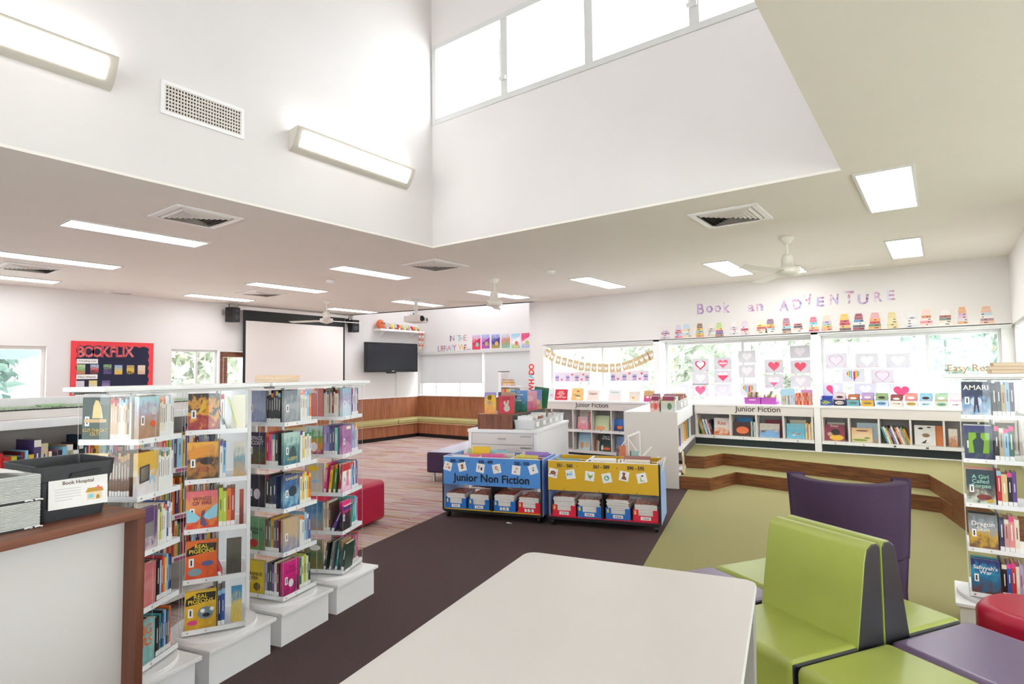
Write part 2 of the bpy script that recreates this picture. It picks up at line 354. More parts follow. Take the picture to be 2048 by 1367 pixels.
struct('wall_outer_head', bx(-6.41, XR+.15, YG, YG+.2, 1.985, CZ), WALL)
# right wall with the corner window
YJ = 6.0
struct('wall_right', grid_wall(-YG, -YJ, 0, CZ, [(-YG+.09, -7.3, .98, 2.03)], .15), WALL, loc=(XR, 0, 0), rz=-pi/2)
window('window_10', (XR+.03, YG-.09, .98), -pi/2, YG-.09-7.3, 1.05, (1.1,), .045, .07)
struct('wall_right_jog', grid_wall(XR, 3.6, 0, CZ, [(1.2, 3.2, .95, 2.3)], .15), WALL, loc=(0, YJ, 0))
window('window_11', (1.2, YJ+.03, .95), 0, 2.0, 1.35, (1.0,), .05, .07)  # unseen opening, sized for the light it lets in
struct('wall_east', grid_wall(-YJ, -YN, 0, CZ, [(-4.6, -1.0, .55, 2.3), (.2, 3.6, .55, 2.3)], .15), WALL, loc=(3.6, 0, 0), rz=-pi/2)
window('window_12', (3.63, 4.6, .55), -pi/2, 3.6, 1.75, (1.2, 2.4), .05, .07)  # added out of view to light the foreground
window('window_13', (3.63, -.2, .55), -pi/2, 3.4, 1.75, (1.2, 2.3), .05, .07)  # second unseen east opening, likewise added for foreground light
struct('wall_near', grid_wall(-3.6, -XL, 0, CZ, [(-1.5, 6.0, .15, 2.5)], .15), WALL, loc=(0, YN, 0), rz=pi)
window('window_14', (1.5, YN-.03, .15), pi, 7.5, 2.35, (1.4, 2.8, 4.2, 5.6), .05, .07)  # added behind the camera as a source of fill light
# --- timber wainscot
struct('trim_wainscot_left', MB().box(6.4, YB, -.025, 0, .30, .95), wood_mat('wainscot veneer', (140, 84, 56), (176, 114, 82), (9, 9, .8), sc=2.6), loc=(XL, 0, 0), rz=pi/2)
struct('trim_wainscot_back', MB().box(XL, -6.41, -.025, 0, .30, .962), _M[('wainscot veneer',)], loc=(0, YB, 0))
struct('trim_dado_cap', MB().box(XL, XL+.04, 6.4, YB, .95, .965).box(XL, -6.41, YB-.05, YB, .962, .985), WHITE)
# --- outdoors: ground paled to bounce light indoors, and foliage
struct('ground', bx(-40, 40, -40, 45, -.6, -.12), mat('pale bounce ground', (232, 230, 222), .95, noise=.12, scale=3))
LEAFA = mat('grey green leaves', (140, 147, 126), .8, noise=.16, scale=2)  # even grey green leaf colour
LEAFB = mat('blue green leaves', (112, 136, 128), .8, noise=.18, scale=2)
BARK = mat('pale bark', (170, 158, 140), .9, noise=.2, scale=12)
LEAFC = mat('glare paled leaves', (164, 170, 156), .8, noise=.12, scale=2)  # window glare put into the leaf colour as a paler tone
def tree(x, y, h, r, label, m, n=1500, s=.22, seed=0):
    rnd = random.Random(seed); t = thing('tree', label, 'tree', (x, y, -.12), 0, 'trees outside the windows')
    MB().tube([(0, 0, 0), (.05, 0, h*.35), (-.05, .08, h*.8)], [.16, .12, .04], 8).build('trunk', BARK, t)
    fo = MB()
    for k in range(n):
        a, b2 = rnd.uniform(0, 2*pi), rnd.uniform(-1, 1); q = rnd.uniform(.45, 1)**.5*(1+.25*sin(3*a+seed)*b2)
        c = V((cos(a)*(1-b2*b2)**.5*r*q, sin(a)*(1-b2*b2)**.5*r*q, h*.62+b2*h*.44*q)); d1 = V((rnd.gauss(0, 1), rnd.gauss(0, 1), rnd.gauss(0, 1))).normalized(); d2 = d1.orthogonal().normalized()
        L = s*rnd.uniform(.6, 1.4); fo.add([c-d1*L, c+d2*L*.38, c+d1*L, c-d2*L*.38], [(0, 1, 2, 3)])
    fo.build('foliage', m, t)
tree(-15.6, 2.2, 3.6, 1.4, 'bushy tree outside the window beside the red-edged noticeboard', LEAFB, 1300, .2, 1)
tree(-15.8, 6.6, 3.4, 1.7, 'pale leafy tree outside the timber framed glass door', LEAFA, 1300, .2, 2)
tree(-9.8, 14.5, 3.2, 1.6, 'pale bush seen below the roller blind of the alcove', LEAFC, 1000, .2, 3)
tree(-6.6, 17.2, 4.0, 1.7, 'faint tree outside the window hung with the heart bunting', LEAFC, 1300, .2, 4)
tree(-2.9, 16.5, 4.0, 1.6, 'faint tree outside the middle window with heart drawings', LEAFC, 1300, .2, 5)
tree(.9, 15.2, 4.4, 1.7, 'taller tree outside the window with the rainbow heart', mat('glare paled green leaves', (148, 166, 154), .8, noise=.14, scale=2), 1500, .2, 6)  # leaf colour paled to imitate overexposure through the glass
p = thing('veranda_post', 'grey blue post outside the window beside the dark glass screen', 'post', (-12.4, 2.15, -.12)); bx(-.06, .06, -.06, .06, 0, 1.955).build('post_shaft', GREYFR, p); bx(-.1, .1, -.1, .1, 0, .05).build('foot_plate', GREYFR, p)
p = thing('veranda_post', 'white post outside the window with the rainbow heart', 'post', (-.28, 11.4, -.12)); bx(-.05, .05, -.05, .05, 0, 2.9).build('post_shaft', FRAME, p); bx(-.09, .09, -.09, .09, 0, .05).build('foot_plate', FRAME, p)
p = thing('veranda_post', 'pale post outside the middle window with heart drawings', 'post', (-2.93, 11.4, -.12)); bx(-.05, .05, -.05, .05, 0, 2.9).build('post_shaft', FRAME, p); bx(-.09, .09, -.09, .09, 0, .05).build('foot_plate', FRAME, p)
b = thing('veranda_beam', 'grey veranda fascia seen through the window beside the noticeboard', 'beam', (-12.4, 0, 0)); bx(-.06, .06, -.5, 3.6, 1.84, 2.2).build('fascia_board', mat('blue grey cladding', (112, 126, 132), .6, noise=.05, scale=8), b); bx(-1.2, .06, -.5, 3.6, 2.2, 2.26).build('soffit_lining', FRAME, b)
# ================================================================== CEILING FITTINGS
def panel_light(x0, x1, y0, y1, label, z=CZ):
    t = thing('ceiling_light', label, 'ceiling light', ((x0+x1)/2, (y0+y1)/2, z), 0, 'recessed ceiling lights')
    a, b = (x1-x0)/2, (y1-y0)/2; fr = .02
    MB().box(-a, a, -b, -b+fr, -.012, .0).box(-a, a, b-fr, b, -.012, .0).box(-a, -a+fr, -b+fr, b-fr, -.012, .0).box(a-fr, a, -b+fr, b-fr, -.012, .0).build('light_frame', FRAME, t)
    bx(-a+fr, a-fr, -b+fr, b-fr, -.008, -.002).build('diffuser', DIFF, t)
DIFF = emit('lit diffuser', (.97, .985, 1), PANEL_POWER)
for (px, ln), lab in zip([(((122, 440), (146, 437), (409, 489), (385, 494)), 0), (((-60, 505), (-20, 497), (252, 533), (222, 537)), 0), (((-130, 545), (-100, 540), (128, 562), (108, 565)), 0),
        (((365, 589), (392, 585), (508, 600), (486, 603)), 0), (((490, 566), (522, 562), (650, 582), (632, 586)), 0), (((650, 535), (690, 531), (822, 553), (800, 559)), 0),
        (((652, 617), (668, 614), (756, 623), (740, 626)), 0), (((780, 602), (800, 599), (890, 609), (870, 613)), 0)],
        ['long ceiling light nearest the square vent over the counter', 'long ceiling light cut off by the photo edge above the small louvred vent', 'long ceiling light cut off by the photo edge close to the noticeboard wall',
         'long ceiling light beside the black speaker of the projection screen', 'long ceiling light between two square vents before the projection screen', 'long ceiling light next to the vent under the light well corner',
         'long ceiling light behind the fan in front of the projection screen', 'long ceiling light crossed by the projector pole']):
    q = [at_z(x, y, CZ) for x, y in px]; cx = sum(p.x for p in q)/4; cyy = sum(p.y for p in q)/4
    panel_light(cx-.16, cx+.16, min(p.y for p in q[:2])*.5+max(p.y for p in q[:2])*.5, (q[2].y+q[3].y)/2, lab)
panel_light(-.455, -.095, 4.66, 5.89, 'wide bright ceiling light nearest the corner of the light well')
for (x, y, x2, y2), lab in zip([(1772, 481, 1845, 510), (1410, 525, 1502, 547), (1145, 556, 1247, 573), (950, 580, 1010, 592), (1012, 590, 1050, 595)],
        ['short bright ceiling light beside the window wall corner', 'ceiling light crossed by a blade of the fan facing the window wall', 'ceiling light over the bookcase beneath the heart bunting', 'ceiling light behind the fan nearest the alcove', 'small ceiling light past the fan nearest the alcove']):
    a = at_z(x, y, CZ); b = at_z(x2, y2, CZ); cx = (a.x+b.x)/2
    panel_light(cx-.17, cx+.17, min(a.y, b.y), min(max(a.y, b.y), 9.15), lab)
a = at_z(1575, 535, CZ); panel_light(a.x-.17, a.x+.17, a.y-.1, 8.9, 'ceiling light directly behind the fan facing the window wall')
def vent(x0, x1, y0, y1, label, dark=BLACK):
    t = thing('ceiling_vent', label, 'air vent', ((x0+x1)/2, (y0+y1)/2, CZ), 0, 'square ceiling vents')
    a, b = (x1-x0)/2, (y1-y0)/2; f = .055
    MB().box(-a, a, -b, -b+f, -.014, 0).box(-a, a, b-f, b, -.014, 0).box(-a, -a+f, -b+f, b-f, -.014, 0).box(a-f, a, -b+f, b-f, -.014, 0).build('vent_frame', WHITE, t, bevel=.004, seg=1)
    bx(-a+f, a-f, -b+f, b-f, -.004, -.001).build('dark_throat', mat('vent throat', (44, 40, 34), .9, noise=.1), t)
    lo = MB(); n = 7
    for side in range(4):
        M = Matrix.Rotation(side*pi/2, 4, 'Z'); aa = (a if side % 2 == 0 else b)-f; bb = (b if side % 2 == 0 else a)-f
        for k in range(n):
            u = (k+.3)/n; v = (k+1.0)/n; y0_, y1_ = -bb*(1-u), -bb*(1-v); w0, w1 = aa*(1-u), aa*(1-v)
            lo.add([(-w0, y0_, -.004), (w0, y0_, -.004), (w1+.001, y1_, -.024), (-w1-.001, y1_, -.024)], [(0, 1, 2, 3)], 0, M)
    lo.build('louvre_blades', OFFW, t)
vent(-5.30, -4.77, 2.07, 2.62, 'square louvred vent next to the light well above the counter')
vent(-1.733, -1.16, 4.94, 5.53, 'square louvred vent in front of the fan facing the window wall')
vent(-5.33, -4.75, 4.94, 5.55, 'square louvred vent under the corner of the light well')
q = at_z(60, 535, CZ); vent(q.x-.28, q.x+.28, q.y-.3, q.y+.3, 'small louvred vent between long lights at the photo edge')
q = at_z(524, 586, CZ); vent(q.x-.28, q.x+.28, q.y-.3, q.y+.3, 'small louvred vent between two long lights before the projection screen')
q = at_z(243, 584, CZ); vent(q.x-.12, q.x+.12, q.y-.2, q.y+.2, 'narrow dark slot vent above the noticeboard')
for (px, py), lab in (((660, 560), 'round smoke detector between long lights and the fan'), ((1102, 541), 'tiny smoke detector on the ceiling over the drawer cabinet')):
    q = at_z(px, py, CZ); MB().lathe([(.055, 0), (.055, -.02), (.04, -.04), (.001, -.042)], 20).build('smoke_detector', WHITE, loc=q, smooth=True); tag(bpy.data.objects[-1] if 0 else COL.objects[-1], lab, 'smoke detector')
def fan(px, py, ang, label, blades=3, L=.70, pitch=.18, drop=.34):
    q = at_z(px, py, CZ); t = thing('ceiling_fan', label, 'ceiling fan', q, ang, 'white ceiling fans'); Fm = mat('fan white enamel', (232, 229, 220), .4, noise=.01)
    MB().lathe([(.07, 0), (.07, -.02), (.035, -.065), (.02, -.075)], 20).build('ceiling_canopy', Fm, t, smooth=True)
    MB().tube([(0, 0, -.06), (0, 0, -drop+.1)], .014, 10).build('down_rod', Fm, t)
    MB().lathe([(.045, -drop+.16), (.06, -drop+.12), (.065, -drop+.03), (.11, -drop+.02), (.12, -drop-.01), (.11, -drop-.045), (.06, -drop-.06), (.01, -drop-.075)], 24).build('motor_housing', Fm, t, smooth=True)
    for k in range(blades):
        b = MB(); M = Matrix.Rotation(2*pi*k/blades, 4, 'Z') @ Matrix.Rotation(pitch, 4, 'X')
        b.prism([(.10, -.03), (.16, -.055), (L, -.06), (L+.03, -.03), (L+.03, .05), (.16, .06), (.10, .03)], -.003, .003, 0, None, Matrix.Translation((0, 0, -drop-.02)) @ M)
        b.build('fan_blade', Fm, t, bevel=.002, seg=1)
fan(1573, 474, rad(8), 'white fan with long blades facing the window wall and its lettering')
fan(988, 557, rad(5), 'white fan near the alcove above the drawer cabinet')
fan(653, 602, rad(205), 'white fan in front of the projection screen top')
# ------------------------------------------------------------------ light well fittings
LAMP = emit('lit lamp lens', (1, .985, .97), WALL_LAMP_POWER)
def wall_lamp(y0, y1, label):
    t = thing('wall_light', label, 'wall light', (VX0, (y0+y1)/2, 3.50), pi/2, 'long wall lights in the light well'); a = (y1-y0)/2
    prof = [(0, .08), (-.13, .095), (-.135, .08), (-.10, 0), (-.05, -.07), (0, -.1)]
    b = MB(); n = len(prof); b.add([(-a, y, z) for y, z in prof]+[(a, y, z) for y, z in prof], [tuple(range(n)), tuple(reversed(range(n, 2*n)))]+[(i, n+i, n+(i+1) % n, (i+1) % n) for i in range(n)]); b.build('lamp_housing', mat('warm grey aluminium', (206, 200, 190), .45, noise=.01), t, bevel=.003, seg=1)
    b = MB(); q0, q1 = V((0, -.127, .06)), V((0, -.062, -.055)); nn = V((0, -.87, -.49))*.006
    b.add([(-a+.06, q0.y+nn.y, q0.z+nn.z), (a-.06, q0.y+nn.y, q0.z+nn.z), (a-.06, -.106+nn.y*1.3, .012+nn.z), (-a+.06, -.106+nn.y*1.3, .012+nn.z), (a-.06, q1.y+nn.y, q1.z+nn.z), (-a+.06, q1.y+nn.y, q1.z+nn.z)], [(0, 3, 2, 1), (3, 5, 4, 2)]); b.build('lamp_lens', LAMP, t)
    bx(-a+.03, a-.03, -.11, -.02, .092, .098).build('uplight_lens', LAMP, t)
wall_lamp(2.78, 4.13, 'long wall light nearer the high windows, above the vent under the corner'); wall_lamp(.12, 1.47, 'long wall light cut off by the photo edge, beside the wall grille')
t = thing('wall_grille', 'rectangular white egg-crate air grille between the two wall lights', 'air vent', (VX0, 2.08, 3.49), pi/2); a, h = .305, .122
MB().box(-a, a, -.012, 0, -h, -h+.025).box(-a, a, -.012, 0, h-.025, h).box(-a, -a+.025, -.012, 0, -h+.025, h-.025).box(a-.025, a, -.012, 0, -h+.025, h-.025).build('grille_frame', WHITE, t)
bx(-a+.02, a-.02, -.002, -.001, -h+.02, h-.02).build('dark_throat', mat('grille throat', (70, 66, 60), .9, noise=.1), t)
g = MB()
for k in range(27): x = -a+.03+k*(2*a-.06)/26; g.box(x-.004, x+.004, -.010, -.002, -h+.02, h-.02)
for k in range(8): z = -h+.03+k*(2*h-.06)/7; g.box(-a+.02, a-.02, -.0105, -.002, z-.005, z+.005)
g.build('egg_crate_mesh', OFFW, t)
# ================================================================== BOOKS
def FR(loc, rz, rx=0): return Matrix.Translation(V(loc)) @ Matrix.Rotation(rz, 4, 'Z') @ Matrix.Rotation(rx, 4, 'X')
def shade(c, k): return tuple(max(0, min(255, int(v*k))) for v in c)
def contrast(c): return (240, 236, 226) if sum(c) < 380 else random.choice([(40, 36, 48), (150, 40, 50), (40, 70, 120), (250, 248, 244)])
def book(M, w, h, d, col, label, group=None, sticker=True, strip=True, top=None, name='chapter_book', cat='book'):
    t = min(.0016, w*.2); m = plain(col, .42)
    b = MB().box(-w/2, -w/2+t, 0, d, 0, h).box(w/2-t, w/2, 0, d, 0, h).box(-w/2+t, w/2-t, 0, t, 0, h)
    o = b.build(name, m); o.matrix_world = M; tag(o, label, cat, group)
    bx(-w/2+t, w/2-t, t, d-.003, .0015, h-.0025).build('pages', PAGES, o)
    if top: bx(-w/2+.0004, w/2-.0004, -.0006, 0, h*.86, h-.001).build('spine_band', plain(top, .5), o)
    if strip: bx(-w*.10, w*.10, -.0005, 0, h*(.34+.1*abs(sin(w*9e3))), h*(.66+.14*abs(cos(h*7e3)))).build('spine_title', plain(contrast(col), .5), o)
    if sticker: bx(-w/2+.0008, w/2-.0008, -.0007, 0, h*.03, h*.15).build('spine_label', STICK, o)
    return o
def facebook(M, w, h, t, m, label, group=None, title=None, tcol=(240, 236, 226), tpos=.75, tw=.8, barcode=True, th=None, extra=None, name='picture_book', cat='book', bold=.012):
    if not hasattr(m, 'node_tree'): m = cover_mat(m)
    e = .0018
    b = MB().box(-w/2, w/2, 0, e, 0, h).box(-w/2, w/2, t-e, t, 0, h).box(-w/2, -w/2+e, e, t-e, 0, h)
    o = b.build(name, m); o.matrix_world = M; tag(o, label, cat, group)
    bx(-w/2+e, w/2-.003, e, t-e, .002, h-.003).build('pages', PAGES, o)
    if title: text(title, w*tw, th, plain(tcol, .5), o, (0, -.0024, h*tpos), name='title', bold=bold)
    if barcode: 
        s = MB().box(-w*.40, -w*.24, -.0008, 0, h*.34, h*.56).build('barcode_label', STICK, o)
        bx(-w*.345, -w*.295, -.0012, -.0008, h*.38, h*.52).build('barcode', INK, s)
    if extra: extra(o, w, h)
    return o
def ellipse(cx, cz, rx, rz, n=20, a0=0): return [(cx+rx*cos(2*pi*k/n+a0), cz+rz*sin(2*pi*k/n+a0)) for k in range(n)]
def blob(cx, cz, rx, rz, col, y=-.0006): return lambda o, w, h: MB().flat(ellipse(cx*w, cz*h, rx*w, rz*h), y-.0004).build('picture', plain(col, .5), o)
def pics(*fs):
    def g(o, w, h):
        for f in fs: f(o, w, h)
    return g
def poly(pts, col, y=-.0008): return lambda o, w, h: MB().flat([(x*w, z*h) for x, z in pts], y-.0004).build('picture', plain(col, .5), o)
# ================================================================== REVOLVING RACKS
CV = V((-.2376, .9714, 0)); NV = V((-.9714, -.2376, 0)); RC = math.atan2(CV.y, CV.x)
BASE = V((-3.173, 2.537, 0)); TIER = [.239, .486, .733, .980, 1.227]
def rack(c0, th, label, rzp, rname, faces, ctop=True):
    t = thing('revolving_bookrack', label, 'book rack', c0, 0, 'revolving acrylic book racks'); R = Matrix.Rotation(rzp, 4, 'Z')
    MB().add([tuple(R @ V(p)) for p in [(-.193, -.19, 0), (.193, -.19, 0), (.193, .2, 0), (-.193, .2, 0), (-.193, -.19, .17), (.193, -.19, .17), (.193, .2, .17), (-.193, .2, .17)]], [(0, 3, 2, 1), (4, 5, 6, 7), (0, 1, 5, 4), (1, 2, 6, 5), (2, 3, 7, 6), (3, 0, 4, 7)]).build('plinth', WHITE, t)
    o = MB().box(-.212, .212, -.215, .215, .17, .19).build('plinth_top', WHITE, t, bevel=.003, seg=2); o.rotation_euler = (0, 0, rzp)
    MB().lathe([(.2, .19), (.203, .195), (.203, .207), (.2, .212)], 48).build('turntable', WHITE, t)
    for k, z in enumerate(TIER):
        s = .138; bt = MB().box(-s, s, -s, s, z-.006, z).box(-s, s, -s-.004, -s, z-.018, z+.006).box(-s, s, s, s+.004, z-.018, z+.006).box(-s-.004, -s, -s-.004, s+.004, z-.018, z+.006).box(s, s+.004, -s-.004, s+.004, z-.018, z+.006)
        for j in range(4):
            A = Matrix.Rotation(pi/2*j, 4, 'Z')
            for x in (-.12, -.04): bt.lathe([(.004, 0), (.004, .002)], 8, 1, A @ Matrix.Translation((x, -s-.0045, z-.006)) @ Matrix.Rotation(pi/2, 4, 'X'))
        bt.build('tier_shelf', [WHITE, METAL], t).rotation_euler = (0, 0, rad(th+45))
    for j in range(4):
        A = rad(th+45+90*j); o = MB().add([(-.04, -.1455, .212), (.142, -.1455, .212), (.142, -.1435, .212), (-.04, -.1435, .212), (-.04, -.1455, 1.43), (.142, -.1455, 1.43), (.142, -.1435, 1.43), (-.04, -.1435, 1.43)],
            [(0, 3, 2, 1), (4, 5, 6, 7), (0, 1, 5, 4), (1, 2, 6, 5), (2, 3, 7, 6), (3, 0, 4, 7)], [1, 1, 0, 1, 0, 1]).build('acrylic_panel', [ACRYL, ACRYLEDGE], t); o.rotation_euler = (0, 0, A)
    MB().tube([(0, 0, .212), (0, 0, 1.43)], .012, 10).build('centre_post', METAL, t)
    o = MB().box(-.13, .13, -.13, .13, 1.428, 1.434).build('top_cap', ACRYLEDGE, t); o.rotation_euler = (0, 0, rad(th+45))
    gname = 'books on the ' + rname
    for fk, (phi, fname, tiers) in enumerate(faces):
        F = FR(c0, rad(phi+90)); tn = ['top', 'second', 'middle', 'fourth', 'lowest']
        for ti, spec in enumerate(tiers):
            if not spec: continue
            z = TIER[4-ti]; cov, spines = spec[0], spec[1]; kw = spec[2] if len(spec) > 2 else {}
            if cov:
                w = cov.get('w', .126); h = cov.get('h', .19)
                facebook(F @ Matrix.Translation((-.133+w/2, -.134, z)), w, h, cov.get('t', .022), cov['c'], '%s, %s tier, %s' % (cov['l'], tn[ti], rname), gname, cov.get('title'), cov.get('tc', (240, 236, 226)), cov.get('tp', .75), cov.get('tw', .8), True, None, cov.get('x'), name='paperback')
            x = kw.get('x0', .0); n = len(spines)
            for i, sp in enumerate(spines):
                if isinstance(sp[0], int): sp = (sp, None)
                col, top = sp[0], sp[1]; wd = (sp[2] if len(sp) > 2 else kw.get('w', .0105)); lean = sp[3] if len(sp) > 3 else 0
                h = kw.get('h', .185)*(1+.05*sin(i*2.3+ti))
                lab = '%s book, %s spine on %s, %s tier, %s' % (colour_name(col), ORD[i], fname, tn[ti], rname)
                Mx = F @ Matrix.Translation((x+wd/2, -.133+kw.get('dy', 0), z)) @ Matrix.Rotation(lean, 4, 'Y')
                book(Mx, wd, h, .122, col, lab, gname, sticker=kw.get('st', True), top=top, name='paperback'); x += wd+.0006+abs(sin(lean))*h*.9
R = lambda *a: a
CRM, WHT, TAN, GLD, BRN, BLK = (232, 220, 200), (236, 234, 230), (206, 172, 140), (186, 140, 72), (120, 84, 60), (30, 28, 32)
PNK, RED, ORG, YEL, GRN, TEL, BLU, LBL, PUR, LIL = (226, 70, 140), (196, 44, 52), (232, 120, 50), (236, 196, 60), (70, 130, 80), (50, 140, 150), (50, 90, 170), (150, 196, 226), (96, 62, 140), (180, 160, 206)
DGN, LIM, NAV, MAR, GRY = (44, 66, 56), (190, 206, 70), (40, 46, 90), (120, 34, 54), (150, 152, 152)
def C(l, *c, **k): d = dict(l=l, c=list(c)); d.update(k); return d
NR = ['rack beside counter', 'second rack from counter', 'third rack from counter', 'farthest rack from counter', 'rack by red seat']
def rc(k): return BASE - .464*k*CV + .19*NV
# nearest rack, mostly behind the counter
L1 = [(C('dark green cover with cream robed figure', (44, 66, 56), (46, 70, 58), (40, 60, 52), title='CUT-THROAT\nCELTS', tc=(206, 168, 70), tp=.2, tw=.92,
         x=pics(poly([(-.12, .52), (.28, .52), (.22, .76), (.12, .92), (.0, .94), (-.08, .8)], (222, 196, 140)), poly([(-.42, .42), (.42, .42), (.42, .5), (-.42, .5)], (196, 164, 120)))), [(TAN, RED), (TAN, RED), (TAN, RED), (TAN, RED), (CRM, LBL), (CRM, LBL), (CRM, NAV), (TAN, LBL), (BRN, None), (CRM, LBL)], dict(w=.0092)),
      (C('yellow and cream cover seen above the bin', (214, 176, 96), (220, 196, 140)), [(BRN, MAR), (BRN, MAR), (BRN, MAR), (BRN, GLD), (BRN, GLD), (BRN, GLD), (BRN, GLD)], dict(w=.013)), None, None, None]
R1 = [(C('pale blue cover with orange fruit', (166, 126, 96), (176, 140, 116), (176, 160, 176), (176, 212, 222), x=pics(blob(.2, .36, .14, .07, (226, 92, 40)), blob(.22, .66, .16, .1, (200, 200, 196)))), [(CRM, ORG), (CRM, ORG), (CRM, ORG), WHT, WHT, (WHT, LBL), WHT, WHT], dict(w=.0115)),
      (C('mustard cover with grey portrait and blue bow', (220, 214, 220), (214, 206, 200), (214, 168, 60), (216, 172, 64), x=pics(poly([(-.42, .3), (.06, .34), (.06, .72), (-.42, .68)], (70, 62, 60)), poly([(-.36, .34), (0, .37), (0, .68), (-.36, .64)], (196, 184, 170)), blob(-.16, .54, .1, .1, (84, 74, 70)), poly([(.04, .36), (.2, .46), (.36, .36), (.3, .24), (.2, .4), (.1, .24)], (150, 190, 216)))), [(WHT, GRY), (WHT, GRN), (WHT, ORG), (WHT, LBL), (WHT, GRN), (WHT, GRY), WHT, WHT], dict(w=.0115)),
      (C('purple cover with a grey photograph', (206, 190, 196), (90, 60, 110), (96, 64, 116), x=poly([(-.36, .3), (.3, .32), (.3, .66), (-.36, .62)], (128, 124, 128))), [(CRM, BRN), (LIM, GRN), (CRM, None), (WHT, RED), (WHT, ORG), (BLU, WHT), (WHT, LIL), (WHT, None)], dict(w=.0115)),
      (C('dusky pink cover', (196, 110, 110), (206, 130, 126), (190, 100, 104)), [(BLK, None, .02), LBL, RED, ORG, (228, 196, 90), LBL, BLU, NAV], dict(w=.0105)),
      (C('aqua cover with orange capitals', (120, 170, 170), (150, 196, 192), (130, 180, 184), title='NG\nERS', tc=(222, 110, 60), tp=.66, tw=.7), [(BLK, None, .022), TEL, BLK, BLU, LBL, BLK, (60, 120, 160), ORG], dict(w=.0105))]
rack(rc(3), 76, 'revolving acrylic book rack beside the counter, half hidden behind the black bin', RC, NR[0], [(76-180+45+360, 'left face', L1), (76-90+45, 'right face', R1)])
# second rack: one broad face
F2 = [(C('dark cover with a yellow and orange winged shape', (150, 30, 40), (170, 50, 40), (226, 160, 40), (60, 40, 30), (214, 150, 50), (50, 38, 30), title='Wings', tc=(150, 40, 40), tp=.36, tw=.5, w=.14, x=pics(poly([(-.1, .5), (.1, .62), (.42, .9), (.3, .62), (.14, .46)], (232, 150, 40)), poly([(-.16, .5), (-.02, .84), (.06, .8), (.1, .5)], (226, 176, 50)))), [(WHT, RED, .016), (BLK, LIM, .014, -.28), (LIM, None, .006, -.28)], dict(x0=.014, w=.014)),
      (C('brown and orange cover with a large curved snout', (96, 66, 34), (176, 116, 44), (90, 60, 40), (214, 140, 50), (232, 170, 60), title='WINGS\nOF FIRE', tc=(160, 60, 50), tp=.28, tw=.4, w=.14, x=pics(poly([(-.46, .56), (-.1, .6), (.4, .86), (.3, .94), (-.2, .86), (-.46, .72)], (226, 150, 54)), blob(.12, .5, .22, .1, (60, 44, 40)))), [(WHT, PUR, .013), (LBL, BLU, .014)], dict(x0=.014)),
      (C('sunset coloured cover with pale blue wings', (222, 70, 40), (232, 130, 60), (236, 150, 80), (226, 110, 120), title='WINGS\nOF FIRE', tc=(120, 50, 60), tp=.75, tw=.62, w=.14, x=pics(poly([(-.48, .2), (-.5, .55), (-.2, .42), (-.05, .3), (-.2, .2)], (150, 206, 224)), poly([(.48, .3), (.5, .66), (.2, .5), (.02, .34), (.2, .24)], (150, 206, 224)), poly([(-.06, .14), (-.02, .48), (.1, .52), (.06, .3), (.2, .12), (.1, .06)], (110, 80, 110)))), [(LIM, None, .018), (LIM, None, .017), (ORG, None, .018), ((176, 60, 34), None, .02)], dict(x0=.012, h=.19)),
      (C('orange cover with black title band, grey birds', (214, 80, 40), (226, 100, 40), (230, 110, 44), title='REAL\nPIGEONS', tc=(244, 214, 60), tp=.8, tw=.78, w=.14, x=pics(poly([(-.48, .62), (.46, .72), (.48, .92), (-.1, .94), (-.46, .8)], (34, 26, 24), -.0001), blob(-.2, .2, .22, .1, (130, 150, 156)), blob(.2, .4, .2, .07, (90, 90, 140)))), [(RED, WHT, .015, -.38)], dict(x0=.018, h=.18)),
      (C('mustard cover with black band, big-eyed grey bird', (196, 150, 40), (222, 176, 50), (226, 184, 50), title='REAL\nPIGEONS', tc=(248, 220, 60), tp=.8, tw=.8, w=.14, x=pics(poly([(-.48, .64), (.46, .72), (.48, .94), (-.1, .95), (-.46, .82)], (34, 26, 24), -.0001), blob(.16, .42, .26, .16, (120, 140, 150)), blob(.06, .48, .07, .05, (246, 246, 246), -.0012), blob(.36, .5, .07, .05, (246, 246, 246), -.0012), blob(.18, .36, .12, .05, (40, 34, 40), -.0012), blob(-.26, .2, .16, .06, (214, 60, 130)))), [(NAV, LBL, .015), (BLU, LBL, .016)], dict(x0=.014))]
rack(rc(2), 17, 'revolving acrylic book rack, second from the counter, with one face square on', RC, NR[1], [(17-90+45+0, 'front face', F2)])
for ti, (cs, lab, xs) in enumerate([([CRM, (230, 224, 200)], 'cream back cover behind the leaning spine', (.098, .065)), ([(196, 150, 90), (120, 150, 160), (214, 206, 190)], 'tan figure cover beside the pale blue book', (.105, .055)), ([(120, 40, 30), (176, 70, 40)], 'dark red cover at the end', (.118, .02)), ([(70, 66, 60), (96, 90, 80)], 'dark grey cover behind the leaning red spine', (.085, .07)), ([(222, 190, 90), (226, 206, 120), (70, 150, 200)], 'yellow and blue seaside cover', (.1, .05))]):
    F = FR(rc(2), rad(17-90+45+90)); tn = ['top', 'second', 'middle', 'fourth', 'lowest'][ti]
    facebook(F @ Matrix.Translation((xs[0], -.11, TIER[4-ti])), xs[1], .178, .012, cs, '%s, %s tier, second rack from counter' % (lab, tn), 'books on the '+NR[1], barcode=False, name='paperback')
